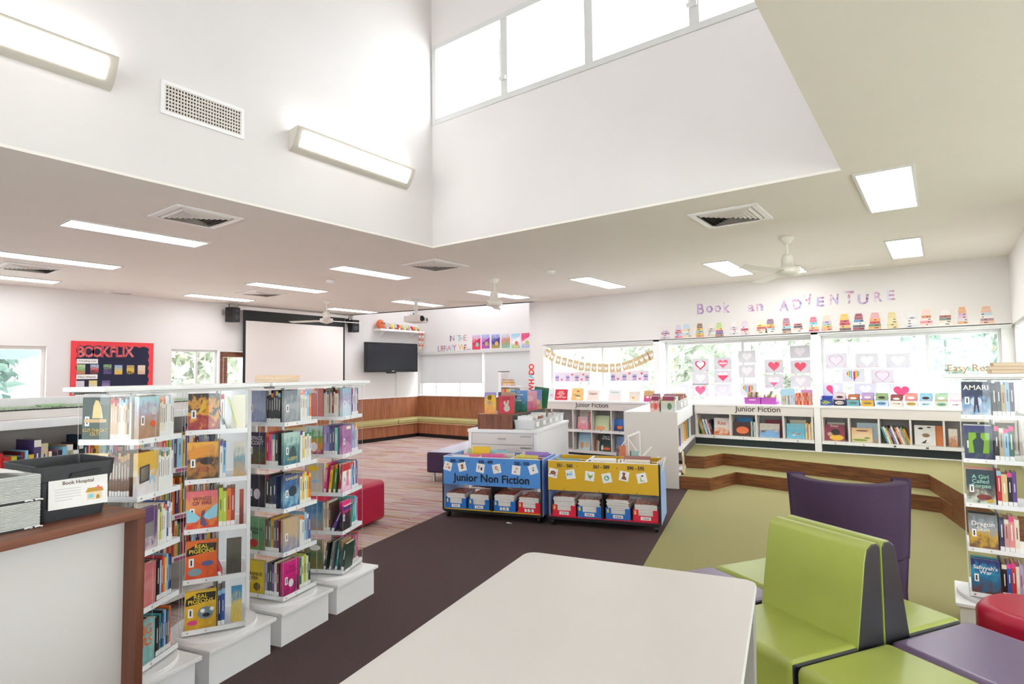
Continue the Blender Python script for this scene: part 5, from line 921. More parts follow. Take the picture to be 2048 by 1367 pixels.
# clear tubs and magazine files on the peninsula
tc = [(226, 200, 170), (150, 90, 80), (236, 232, 226), (206, 120, 90), (90, 100, 110), (240, 236, 230), (180, 140, 80)]
for k in range(3): mini_tub(PF @ Matrix.Translation((pw-.335, .42+.44*k, .973)), .32, .42, .13, ['clear tub of small readers nearest the peninsula end', 'middle clear tub of small readers on the peninsula', 'clear tub of small readers nearest the window'][k], 'tubs on the peninsula', [10, 10, 6][k], tc[k:]+tc[:k], .35, True, 30+k)
for k, (x, w, cs, lab) in enumerate([(.34, .12, [(226, 196, 190), (214, 110, 90), (236, 226, 220)], 'pinkish magazine file of small readers on the peninsula end'), (.48, .18, [(206, 206, 196), (190, 196, 190), (214, 206, 160)], 'pale patterned magazine file of small readers on the peninsula end')]):
    t = thing('magazine_file', lab, 'file box', tuple(PF @ V((x, .06, .9725))), PA+.05); m = cover_mat(cs, 8, .6); h = .145
    MB().box(0, w, 0, .003, 0, h).box(0, w, .22, .223, 0, h*1.2).box(0, .003, .003, .22, 0, h*1.1).box(w-.003, w, .003, .22, 0, h*1.1).box(.003, w-.003, .003, .22, 0, .003).build('file_body', m, t)
    MB().flat(ellipse(w*.6, h*.5, w*.16, h*.3), -.001).build('print_shape', plain([(214, 80, 70), (90, 130, 90)][k]), t)
    for i in range(5):
        c = [(150, 60, 90), (240, 236, 232), (120, 100, 110), (206, 90, 110), (190, 206, 216)][i]; o = facebook(PF @ Matrix.Translation((x+w/2, .075+.035*i, .976)) @ Matrix.Rotation(-.18, 4, 'X'), w*.8, .2+.008*i, .008, plain(c), '%s reader, %s in the %s' % (colour_name(c), ORD[i], lab.split(' of ')[0]), 'readers in the magazine files', barcode=False, name='reader_book')
# ------------------------------------------------------------------ picture books in the cells
def pbook(px0, px1, pyt, z, cs, lab, title=None, tc=(60, 40, 40), tp=.75, tw=.7, ex=None, y=.07, lean=-.14, group='picture books in the cells', t=.012, Y=None, zr=0):
    a, b = at_y(px0, 870, YW+y), at_y(px1, 870, YW+y); h = (at_y((px0+px1)/2, pyt, YW+y).z-z)/cos(lean)
    return facebook(FR(((a.x+b.x)/2, YW+y, z+.002), zr) @ Matrix.Rotation(lean, 4, 'X'), b.x-a.x, h, t, cs if isinstance(cs[0], tuple) else plain(cs), lab, group, title, tc, tp, tw, False, None, ex)
def srow(px0, px1, pyt, z, cols, where, lean=.0, group='spines in the cells', y=.05, h=None, name='picture_book'):
    a, b = at_y(px0, 870, YW+y), at_y(px1, 870, YW+y); n = len(cols); hh = h or (at_y(px0, pyt, YW+y).z-z); stp = (b.x-a.x-abs(sin(lean))*hh*.8)/n
    for i, c in enumerate(cols):
        q = hh*(1+.06*sin(i*2.7)); x = a.x+(i+.5)*stp+(abs(sin(lean))*hh*.8 if lean < 0 else 0)
        book(FR((x, YW+y, z+.002), 0) @ Matrix.Rotation(lean, 4, 'Y'), min(stp*.9, .022), q, .18, c, '%s spine, %s %s' % (colour_name(c), ORD[i], where), group, sticker=False, name=name)
B = .495
srow(1398, 1428, 838, B, [(110, 150, 60), (226, 120, 60), (60, 130, 130), (240, 238, 234), (60, 120, 180), (240, 236, 230), (190, 60, 50), (40, 60, 80)], 'in the first cell of the middle window bookcase', -.28)
pbook(1428, 1459, 836, B, [(226, 140, 90), (240, 230, 222), (238, 224, 222)], 'white picture book with red capitals in the first middle window cell', 'Kiss', (206, 70, 60), .7, .5, blob(-.3, .14, .14, .06, (206, 120, 70)))
pbook(1474, 1506, 835, B, (60, 130, 190), 'blue picture book behind the orange and brown cover', y=.13); pbook(1467, 1500, 844, B, [(90, 60, 50), (70, 46, 40), (80, 50, 44)], 'brown picture book with a large orange face', None, ex=blob(.05, .42, .38, .26, (232, 120, 70)), y=.06, t=.02)
srow(1502, 1511, 842, B, [(190, 206, 206), (60, 120, 130), (236, 234, 230)], 'in the second cell of the middle window bookcase', 0)
pbook(1530, 1567, 840, B, (130, 40, 60), 'maroon picture book behind the blue and beige cover', y=.13); pbook(1519, 1559, 847, B, [(150, 190, 220), (120, 160, 206), (206, 196, 186), (214, 206, 196)], 'beige and blue picture book in the third middle window cell', ex=pics(blob(.0, .26, .42, .2, (130, 176, 220)), blob(-.3, .4, .12, .1, (150, 110, 70))))
pbook(1580, 1612, 840, B, (226, 214, 190), 'cream picture book behind the bird cover', y=.13); pbook(1573, 1610, 847, B, [(120, 190, 210), (100, 180, 210), (130, 196, 216)], 'sky blue picture book with flying birds', ex=pics(poly([(-.3, .4), (-.05, .46), (-.1, .36)], (206, 110, 70)), poly([(.0, .3), (.3, .4), (.2, .26)], (206, 110, 70)), poly([(-.2, .24), (.0, .24), (-.1, .16)], (240, 236, 226))))
srow(1611, 1624, 846, B, [(232, 220, 190), (222, 150, 60), (240, 236, 226), (232, 200, 90)], 'in the last cell of the middle window bookcase', 0)
pbook(1655, 1690, 845, B, (226, 220, 206), 'cream picture book behind the maroon bear cover', y=.13); pbook(1648, 1690, 849, B, [(150, 60, 80), (150, 50, 80), (140, 44, 70)], 'maroon picture book with a yellow and black bear', title='Sleepy', tc=(230, 200, 190), tp=.9, tw=.4, ex=pics(blob(.1, .2, .34, .18, (236, 190, 70)), blob(.05, .52, .22, .2, (50, 40, 40)), blob(-.2, .4, .14, .12, (214, 170, 150))))
pbook(1714, 1757, 846, B, [(206, 190, 160), (176, 206, 222), (190, 214, 226)], 'pale blue picture book behind the snake cover', y=.13); pbook(1703, 1745, 856, B, [(232, 210, 176), (236, 206, 160), (230, 190, 140)], 'peach picture book with a green snake', ex=pics(blob(-.1, .14, .36, .08, (130, 160, 60)), blob(.24, .3, .14, .06, (120, 150, 60)), blob(.0, .8, .3, .06, (150, 100, 80))))
srow(1764, 1822, 852, B, [(80, 160, 160), (240, 238, 230), (206, 170, 90), (60, 60, 70), (150, 130, 180), (240, 236, 226), (40, 40, 46), (226, 120, 90), (236, 234, 230), (190, 170, 140), (110, 150, 110), (232, 170, 60)], 'leaning in the third cell under the rainbow heart window', -.32)
pbook(1829, 1871, 851, B, [(236, 234, 230), (230, 228, 224), (238, 236, 232)], 'white picture book with black animals', ex=pics(blob(-.2, .84, .12, .05, INK and (30, 30, 34)), blob(.2, .9, .1, .03, (30, 30, 34)), blob(.05, .5, .18, .1, (150, 120, 90)), poly([(-.2, .1), (.1, .3), (.0, .12), (.3, .1)], (40, 40, 46)))); pbook(1868, 1886, 852, B, (232, 140, 80), 'plain orange picture book beside the black animal cover', y=.10)
pbook(1897, 1915, 858, B, [(196, 130, 80), (232, 226, 214)], 'cream picture book in the cell nearest the end rack', y=.07)
B1 = .47; B2 = .10
pbook(1158, 1180, 816+4, B1, (232, 220, 206), 'cream picture book behind the pink cover in the heart bunting bookcase', y=.14); pbook(1155, 1177, 833, B1, [(226, 130, 150), (236, 170, 180), (230, 190, 196)], 'pink picture book in the heart bunting bookcase', ex=blob(.0, .6, .2, .12, (236, 210, 200))); srow(1176, 1182, 825, B1, [(90, 140, 180), (214, 120, 90), (200, 60, 70)], 'beside the pink cover under the bunting', 0)
pbook(1190, 1218, 831, B1, [(206, 214, 176), (190, 206, 160), (196, 210, 170)], 'pale green picture book with an orange hill', ex=blob(-.1, .14, .34, .14, (236, 160, 110)), t=.05); pbook(1225, 1249, 838, B1, [(60, 60, 90), (50, 100, 180), (60, 120, 200)], 'deep blue picture book with an orange creature', ex=blob(.1, .3, .24, .14, (222, 120, 50)), t=.04)
pbook(1156, 1180, 866, B2, [(190, 210, 220), (176, 206, 222), (150, 200, 226)], 'pale blue picture book on the lower row under the bunting', ex=pics(blob(-.2, .26, .14, .2, (206, 150, 100)), blob(.2, .3, .14, .16, (222, 180, 130))), t=.04); pbook(1199, 1222, 869, B2, [(60, 70, 60), (30, 60, 50), (26, 56, 50)], 'dark green picture book with white lettering on the lower row', title='Sleep in\nthe Deep', tc=(240, 240, 236), tp=.8, tw=.7, ex=pics(blob(.1, .16, .3, .08, (222, 100, 60)), blob(-.3, .2, .1, .16, (226, 214, 200)))); srow(1190, 1198, 880, B2, [(206, 120, 100), (150, 120, 90), (200, 206, 206)], 'beside the dark green cover under the bunting', .1)
pbook(1231, 1249, 873, B2, [(206, 160, 120), (110, 150, 206), (130, 170, 220)], 'blue picture book with a sandy shape on the lower row')
# ------------------------------------------------------------------ along the window sills
SL = .991
def sbook(px0, px1, pyt, cs, lab, title=None, tc=(60, 40, 40), tp=.7, tw=.7, ex=None, y=.10, lean=-.2, t=.01, zr=0, st=True):
    a, b = at_y(px0, 800, YW+y), at_y(px1, 800, YW+y); h = (at_y((px0+px1)/2, pyt, YW+y).z-SL)/cos(lean)
    return facebook(FR(((a.x+b.x)/2, YW+y, SL), zr) @ Matrix.Rotation(lean, 4, 'X'), b.x-a.x, h, t, cs if isinstance(cs[0], tuple) else plain(cs), lab, 'books displayed on the sills', title, tc, tp, tw, False, None, ex)
sbook(1094, 1108, 777, [(222, 226, 230), (206, 220, 232), (226, 226, 230)], 'pale blue picture book at the far end of the bunting sill', ex=blob(.1, .4, .2, .1, (226, 170, 150))); sbook(1109, 1134, 778, [(206, 36, 60), (214, 40, 66)], 'red picture book with white block capitals on the sill', 'HOW\nDO YOU\nSAY\nI LOVE YOU?', (244, 236, 232), .5, .8)
sbook(1142, 1166, 776, [(226, 180, 110), (232, 190, 120), (236, 200, 130)], 'honey coloured picture book with a bird and heart', ex=pics(blob(.05, .74, .1, .06, (206, 60, 60)), poly([(-.4, .5), (.3, .36), (.1, .3)], (110, 70, 50)), blob(.1, .2, .2, .1, (236, 220, 190)))); sbook(1174, 1198, 779, [(226, 214, 206), (232, 224, 216)], 'ivory picture book with faint script on a stand', 'heart', (180, 120, 110), .66, .6)
sbook(1216, 1242, 779, [(236, 220, 220), (226, 230, 230)], 'white and rose picture book on a clear stand', ex=poly([(-.3, .74), (.3, .74), (.3, .78), (-.3, .78)], (150, 160, 170))); sbook(1257, 1279, 782, [(226, 218, 206), (224, 214, 202)], 'beige picture book with a yellow dot', ex=blob(-.1, .36, .14, .1, (236, 170, 60))); sbook(1287, 1309, 781, [(170, 70, 150), (214, 70, 110), (190, 150, 110), (206, 170, 110)], 'tan and magenta picture book with two white eyes', ex=pics(blob(-.15, .4, .12, .09, (246, 240, 240)), blob(.2, .4, .12, .09, (246, 240, 240))))
# ready-made fronts standing on the middle sill
PURB = mat('magenta plastic', (190, 90, 190), .4, noise=.03)
for k, (p0, p1) in enumerate([(1490, 1521), (1523, 1553)]):
    a, b = at_y(p0, 800, YW+.05), at_y(p1, 800, YW+.05); w = b.x-a.x; t = thing('reader_box', ['purple reader box with a white label at the bunting side', 'purple reader box next to the blue spined set'][k], 'box', (a.x, YW+.03, SL), 0, 'purple reader boxes on the sill')
    MB().box(0, w, 0, .004, 0, .095).box(0, w, .2, .204, 0, .095).box(0, .004, .004, .2, 0, .095).box(w-.004, w, .004, .2, 0, .095).box(.004, w-.004, .004, .2, 0, .004).box(-.004, w+.004, -.005, .0, .085, .098).build('box_body', PURB, t)
    if k == 0: bx(w*.3, w*.7, -.007, -.005, .055, .068).build('label_strip', STICK, t)
    cl = [(222, 190, 110), (190, 206, 206), (232, 200, 120), (150, 60, 70), (206, 206, 190), (226, 180, 90), (60, 60, 70), (214, 200, 160), (236, 234, 226)]
    for i in range(9 if k == 0 else 7):
        c = cl[(i+k*3) % 9]; book(FR((a.x+.014+(w-.03)*i/(8.5 if k == 0 else 7), YW+.05, SL+.005), 0) @ Matrix.Rotation((.12 if k == 0 else .32) if i % 4 else .2, 4, 'Y'), .009, .175 if k == 0 else (.2 if i in (2, 3) else .15), .13, c, '%s reader, %s in the %s purple box' % (colour_name(c), ORD[i], ['bunting side', 'blue set side'][k]), 'readers in the purple boxes', sticker=False, name='reader_book')
sbook(1562, 1590, 777, [(150, 196, 226), (170, 210, 232)], 'sky blue back card of the pale boxed set on the sill', y=.13, lean=-.04); srow(1565, 1592, 792, SL, [(206, 206, 190), (214, 190, 140), (150, 190, 220), (226, 200, 160), (120, 160, 210), (222, 190, 150), (170, 200, 226), (206, 210, 214)], 'in the pale boxed set on the sill', 0, 'pale boxed set on the sill', .04)
sbook(1602, 1625, 779, (200, 150, 206), 'lilac book behind the red striped set', y=.16, lean=-.04); srow(1594, 1624, 786, SL, [(214, 80, 70), (232, 150, 100), (206, 60, 60), (226, 190, 150), (214, 90, 80), (232, 120, 90), (196, 60, 60), (222, 170, 130)], 'in the red striped set on the sill', -.08, 'red striped set on the sill', .03)
# the run of low card holders under the rainbow heart
holders = [(1639, 1664, (60, 86, 170), None), (1667, 1692, (50, 44, 60), [(226, 196, 200), (230, 206, 210)]), (1694, 1719, (110, 170, 176), [(180, 90, 60), (196, 110, 70)]), (1722, 1748, (226, 176, 50), [(150, 110, 170), (190, 160, 206)]), (1750, 1777, (210, 222, 236), [(120, 160, 110), (150, 176, 120)]), (1780, 1806, (222, 214, 206), [(120, 50, 50), (150, 70, 66)]), (1809, 1836, (226, 222, 226), [(214, 90, 100), (232, 150, 140)]), (1838, 1866, (222, 226, 232), [(190, 180, 206), (150, 200, 220)]), (1869, 1897, (206, 214, 200), [(214, 150, 90), (170, 200, 170)]), (1899, 1925, (226, 226, 230), [(226, 170, 190), (236, 214, 220)])]
hn = ['empty royal blue', 'dark violet', 'teal', 'mustard', 'pale blue', 'cream fronted', 'white fronted', 'pale lavender', 'pale green fronted', 'plain white']
for k, (p0, p1, col, cs) in enumerate(holders):
    a, b = at_y(p0, 800, YW+.03), at_y(p1, 800, YW+.03); w = b.x-a.x-.004; t = thing('card_holder', '%s card holder in the row of book holders on the sill' % hn[k], 'holder', (a.x, YW+.02, SL), 0, 'card book holders on the sill'); bc = plain((56, 80, 176) if k < 4 else (206, 212, 232))
    MB().box(0, .003, .0, .16, 0, .10).box(w-.003, w, .0, .16, 0, .10).box(.003, w-.003, .157, .16, 0, .13).box(.003, w-.003, .0, .157, 0, .003).build('holder_body', bc, t); f = bx(.0, w, -.003, .0, 0, .082).build('front_card', plain(col), t)
    MB().flat(ellipse(w/2, .042, w*.36, .024), -.004).build('title_plate', plain([(196, 206, 110), (236, 226, 226), (110, 160, 166), (190, 160, 90), (120, 170, 210), (236, 226, 216), (214, 180, 90), (190, 226, 240), (150, 190, 160), (236, 232, 232)][k]), f)
    tx = ['PUG', 'MAX', 'SEA', 'WEIRD', 'WOLF', 'ONCE', 'DOGS', 'SKY', 'FROG', 'MIA'][k]
    if k == 0: text(tx, w*.6, None, INK, f, (w/2, -.0052, .042), name='title', bold=.01)
    else: 
        m = MB(); rnd = random.Random(k); x = w*.24
        while x < w*.74: q = rnd.uniform(.004, .012); m.box(x, x+q, -.0056, -.005, .036+rnd.uniform(-.004, .004), .048); x += q+.004
        m.build('scribbled_title', plain([(60, 50, 50), (90, 40, 40)][k % 2]), f)
    if cs: 
        for i in range(3): facebook(FR((a.x+w/2+.003*i, YW+.055+.035*i, SL+.004), 0) @ Matrix.Rotation(-.06, 4, 'X'), w-.012, .165+.006*i-(.02 if k in (2, 5) else 0), .009, cover_mat([shade(c, 1-.07*i) for c in cs]), '%s book, %s inside the %s card holder' % (colour_name(shade(cs[0], 1-.07*i)), ['front', 'middle', 'rear'][i], hn[k]), 'books in the card holders', barcode=False, extra=blob(.0, .7, .3, .1, [(240, 226, 226), (60, 40, 40), (236, 236, 230)][(k+i) % 3]))
# easy readers sign above the end rack
s0, s1 = at_x(1896, 740, .0), None
a, b = at_y(1895, 738, YG-.02), at_y(2003, 738, YG-.02); o = text('Easy Readers', b.x-a.x+.12, None, plain((170, 112, 56)), None, ((a.x+b.x)/2+.06, YG-.012, a.z), name='sign_lettering', bold=.0); tag(o, 'thin tan Easy Readers lettering on the window glass above the end rack', 'sign')
# ================================================================== WALL DECORATION
def wallpaper_sheet(name, label, cat, group, F, w, h, m=PAPER, th=.0012): 
    o = bx(-w/2, w/2, -th, 0, -h/2, h/2).build(name, m); o.matrix_world = F; return tag(o, label, cat, group)
# cut out letters on the window wall: Book an ADVENTURE
LETM = [ramp_mat('patterned letter paper %d' % k, st, 'X', 1.2, 5, .7) for k, st in enumerate([[(176, 176, 222), (222, 214, 236), (206, 90, 110), (196, 196, 230), (120, 110, 170)], [(222, 206, 226), (196, 110, 130), (206, 206, 236), (150, 140, 190)], [(196, 206, 236), (236, 226, 230), (190, 80, 100), (180, 170, 214)]])]
def cut_letter(ch, px, py, hpx, ang, wall, label, group, m, bold=.03, wpx=None):
    if wall == 'Y': c = at_y(px, py, YW); t0 = at_y(px, py-hpx/2, YW); b0 = at_y(px, py+hpx/2, YW); F = FR((c.x, YW-.0015, c.z), 0)
    else: c = at_y(px, py, YB); t0 = at_y(px, py-hpx/2, YB); b0 = at_y(px, py+hpx/2, YB); F = FR((c.x, YB-.0015, c.z), 0)
    o = text(ch, None, t0.z-b0.z, m, None, bold=bold, name='cutout_letter')
    if wpx: 
        w = abs((at_y(px+wpx/2, py, YW if wall == 'Y' else YB)-at_y(px-wpx/2, py, YW if wall == 'Y' else YB)).x); o.scale.x = w/_T[(ch, bold)][1]
    sc = o.scale.copy(); o.matrix_world = F @ Matrix.Rotation(ang, 4, 'Y') @ Matrix.Rotation(pi/2, 4, 'X') @ Matrix.Diagonal((sc.x, sc.y, .02, 1)); tag(o, label, 'letter', group)
wd = {'Book': 'the word Book', 'an': 'the word an', 'ADV': 'the word ADVENTURE'}
for ch, px, py, h, a, w in [('B', 1401, 617.5, 21, 0, 14), ('o', 1419, 618, 14, 0, 14), ('o', 1435.5, 617, 14, 0, 14), ('k', 1453, 614, 22, .0, 14)]: cut_letter(ch, px, py, h, a, 'Y', 'patterned cut-out letter %s in the word Book%s' % (ch, {1419: ', beside the capital', 1435.5: ', beside the k'}.get(px, '')), 'lettering above the right windows', LETM[int(px) % 3], wpx=w)
for ch, px, py, h, a, w in [('a', 1502, 616, 14, 0, 14), ('n', 1519, 614, 14, 0, 15)]: cut_letter(ch, px, py, h, a, 'Y', 'patterned cut-out letter %s of the small word an' % ch, 'lettering above the right windows', LETM[int(px) % 3], wpx=w)
for k, (ch, px, py, h, a, w) in enumerate([('A', 1568, 611, 21, .05, 19), ('D', 1594, 608, 21, -.12, 20), ('V', 1616, 599, 21, -.15, 19), ('E', 1641, 603, 19, .05, 15), ('N', 1668, 598, 21, .05, 18), ('T', 1698, 594, 25, .04, 20), ('U', 1726, 598, 20, .05, 22), ('R', 1756, 593, 20, 0, 18), ('E', 1782, 590, 20, 0, 15)]):
    cut_letter(ch, px, py, h, a, 'Y', 'patterned cut-out capital %s, %s letter of the word ADVENTURE' % (ch, ORD[k]), 'lettering above the right windows', LETM[k % 3], wpx=w)
# paper collages of stacked books
random.seed(17)
pal = [[(226, 214, 220), (196, 180, 206), (160, 110, 150)], [(196, 196, 226), (222, 110, 140), (190, 110, 120)], [(176, 206, 226), (236, 200, 150), (232, 226, 222)], [(120, 80, 60), (240, 190, 50), (120, 170, 206), (222, 190, 60), (226, 130, 60)], [(232, 226, 216), (214, 206, 190), (196, 190, 190)], [(170, 206, 110), (232, 206, 70), (150, 70, 140), (90, 80, 160), (160, 110, 60)],
       [(236, 230, 230), (206, 196, 210), (222, 196, 206)], [(214, 196, 216), (222, 206, 222), (176, 30, 60), (226, 200, 190)], [(236, 220, 200), (236, 200, 70), (190, 50, 60), (236, 190, 160)], [(120, 80, 120), (240, 190, 60), (226, 110, 50), (160, 206, 220), (232, 226, 222)], [(150, 90, 120), (222, 90, 90), (130, 200, 210), (90, 70, 70), (190, 150, 110)], [(232, 226, 222), (170, 60, 70), (60, 50, 60), (236, 190, 170)],
       [(206, 80, 110), (80, 190, 200), (190, 206, 210), (236, 180, 80)], [(236, 200, 180), (190, 160, 210), (150, 190, 170), (232, 170, 80), (222, 140, 110)], [(226, 180, 60), (206, 50, 50), (190, 40, 60), (232, 180, 90), (90, 60, 60)], [(140, 40, 60), (60, 130, 180), (240, 236, 236), (60, 60, 70)], [(226, 150, 160), (236, 150, 60), (190, 30, 40), (70, 120, 80), (226, 150, 60)],
       [(216, 196, 120), (222, 206, 140), (226, 214, 150)], [(222, 222, 226), (206, 210, 222), (230, 226, 226)], [(240, 200, 190), (190, 110, 50), (236, 214, 206), (222, 120, 130)], [(236, 232, 226), (150, 60, 60), (90, 110, 100), (226, 214, 196)], [(226, 150, 90), (206, 150, 190), (222, 180, 206), (214, 206, 222)], [(226, 170, 140), (170, 200, 222), (236, 230, 226), (150, 110, 120)]]
pxs = [(1330, 664, 20, 26), (1355, 662.5, 16, 26), (1377, 660.5, 19, 26), (1399, 660, 18, 27), (1420, 659, 18, 25), (1442.5, 658.5, 17, 28), (1467.5, 656, 19, 25), (1490.5, 655.5, 18, 28), (1519, 652.5, 23, 28), (1543, 651, 22, 27), (1570, 651, 21, 30), (1599, 650, 22, 28), (1625, 648, 22, 29), (1655, 645.5, 23, 30), (1687, 644, 25, 33), (1720, 643, 26, 33), (1752, 641, 27, 33), (1788, 640, 25, 33), (1822, 637.5, 28, 34), (1858, 634.5, 28, 33), (1895, 634, 30, 32), (1930, 630, 24, 34), (1970.5, 629.5, 30, 35)]
nm = ['pale mauve', 'pink banded', 'pale blue and peach', 'yellow and orange', 'faint ivory', 'green, yellow and purple', 'faint lilac', 'lilac with a red band', 'cream with yellow and red', 'orange over pale blue', 'aqua and brown', 'white and maroon', 'crimson and aqua', 'lilac, mint and orange', 'red and gold', 'navy blue and white', 'red, orange and green', 'plain yellow', 'grey pencilled', 'pink with a brown band', 'white with dark scribbles', 'mauve and pink', 'blue lettered last']
for k, ((px, py, w, h), pl) in enumerate(zip(pxs, pal)):
    a = at_y(px-w/2, py, YW); b = at_y(px+w/2, py, YW); zt_, zb_ = at_y(px, py-h/2, YW).z, at_y(px, py+h/2, YW).z; W_, Hh = b.x-a.x, zt_-zb_
    F = FR(((a.x+b.x)/2, YW-.0004, (zt_+zb_)/2), 0); o = bx(-W_*.52, W_*.52, -.001, 0, -Hh*.52, Hh*.52).build('book_stack_collage', mat('collage paper', (226, 220, 216), .8, noise=.01)); o.matrix_world = F
    tag(o, '%s paper collage of stacked books above the windows' % nm[k], 'picture', 'book stack collages above the windows'); n = 5; q = MB(); ms = [plain(tuple(int(v*.72+226*.28) for v in c)) for c in pl]; s0 = random.uniform(-.03, .03)
    for i in range(n):
        w2 = W_*(.46-.03*i+random.uniform(-.03, .03)); z0 = -Hh/2+Hh*.8*i/n; s0 += random.uniform(-.02, .02)*W_
        q.box(-w2+s0, w2+s0, -.003, -.001, z0, z0+Hh*.8/n*.9, (n-1-i) % len(pl))
    tp_ = Hh*.3; q.flat([(-W_*.32+s0, tp_), (W_*.32+s0, tp_), (W_*.24+s0, Hh/2), (-W_*.22+s0, Hh/2)], -.001, 0); q.build('pasted_books', ms, o)
    q = MB()
    for i in range(4): x = -W_*.25+random.uniform(0, W_*.3); z0 = -Hh/2+Hh*.8*i/n+Hh*.05; q.box(x, x+W_*random.uniform(.1, .3), -.0036, -.003, z0, z0+Hh*.05)
    q.build('scribbled_titles', plain((90, 60, 70)), o)
# hearts taped to the windows
def heart(s, n=28): return [(s*16*sin(t)**3/17, s*(13*cos(t)-5*cos(2*t)-2*cos(3*t)-cos(4*t))/17) for t in [2*pi*k/n for k in range(n)]]
HP = mat('thin drawing paper', (212, 210, 219), .8, noise=.01)
def heart_sheet(px, py, w, h, col, style, label, small=(222, 90, 130)):
    Yp = YG-.006; a = at_y(px-w/2, py, Yp); b = at_y(px+w/2, py, Yp); z1, z0 = at_y(px, py-h/2, Yp).z, at_y(px, py+h/2, Yp).z; W_, Hh = b.x-a.x, z1-z0
    o = wallpaper_sheet('heart_drawing', label, 'drawing', 'heart drawings taped to the windows', FR(((a.x+b.x)/2, Yp, (z0+z1)/2), 0), W_, Hh, HP); s = Hh*.44
    def H(sc, c, y, dz=.03, cut=None):
        pts = [(x, z+Hh*dz) for x, z in heart(s*sc)]
        if cut == 'L': pts = [(min(x, 0), z) for x, z in pts]
        if cut == 'R': pts = [(max(x, 0), z) for x, z in pts]
        if cut == 'B': pts = [(x, min(z, -Hh*.08)) for x, z in pts]
        if cut == 'B2': pts = [(x, min(z, Hh*.1)) for x, z in pts]
        MB().flat(pts, y).build('heart', plain(c), o)
    if style == 'full': H(1, col, -.0014)
    elif style == 'ring': H(1, col, -.0014); H(.72, (232, 230, 236), -.0021, .06)
    elif style == 'line': H(1, col, -.0014); H(.9, (232, 214, 228), -.0021)
    elif style == 'half': H(1, (232, 170, 186), -.0014); H(1, col, -.0021, .03, 'L')
    elif style == 'halffill': H(1, (236, 196, 206), -.0014); H(.96, (236, 230, 234), -.0017); H(1, col, -.0023, .03, 'B2')
    elif style == 'left': H(1, (228, 220, 230), -.0014); H(1, col, -.0021, .03, 'L')
    elif style == 'bottom': H(.98, (232, 228, 236), -.0014); H(1, col, -.0021, .03, 'B')
    elif style == 'faint': H(1, (216, 214, 222), -.0014); H(.93, (230, 228, 234), -.0021)
    elif style == 'band': H(1, col, -.0014); MB().flat([(-s*.8, Hh*.1), (s*.8, Hh*.1), (s*.6, -Hh*.02), (-s*.6, -Hh*.02)], -.0021).build('white_band', plain((240, 220, 228)), o)
    elif style == 'rainbow':
        cs = [(226, 80, 70), (236, 190, 60), (90, 170, 120), (150, 206, 230), (170, 110, 190), (236, 230, 236), (90, 50, 70), (226, 70, 110), (236, 190, 80), (240, 140, 60), (80, 170, 130), (170, 190, 230)]
        for i, c in enumerate(cs):
            u0, u1 = -s*.96+2*s*.96*i/12, -s*.96+2*s*.96*(i+1)/12; P = heart(s, 96); seg = [(x, z) for x, z in P if u0 <= x <= u1]
            if seg: zt2, zb2 = max(z for x, z in seg), min(z for x, z in seg); MB().flat([(u0, zb2+Hh*.03), (u1, zb2+Hh*.03), (u1, zt2+Hh*.03), (u0, zt2+Hh*.03)], -.0014).build('heart_stripe', plain(c), o)
    if style in ('beak', 'bird'):
        H(1, col, -.0014); MB().flat([(s*.7, s*.5+Hh*.1), (s*1.05, s*.8+Hh*.1), (s*1.0, s*.4+Hh*.06)], -.0016).build('beak', plain((226, 190, 70)), o); MB().flat(ellipse(s*.5, s*.4, s*.08, s*.08), -.0022).build('eye', plain((90, 30, 50)), o)
    if small:
        for (x, z) in ((-.42, -.3), (-.36, -.4), (-.44, -.42), (.42, -.26), (.36, -.38), (.45, -.4)): MB().flat([(X+x*W_, Z+z*Hh) for X, Z in heart(Hh*.035, 12)], -.0014).build('small_heart', plain(small), o)
RH, PH = (226, 70, 110), (226, 190, 214)
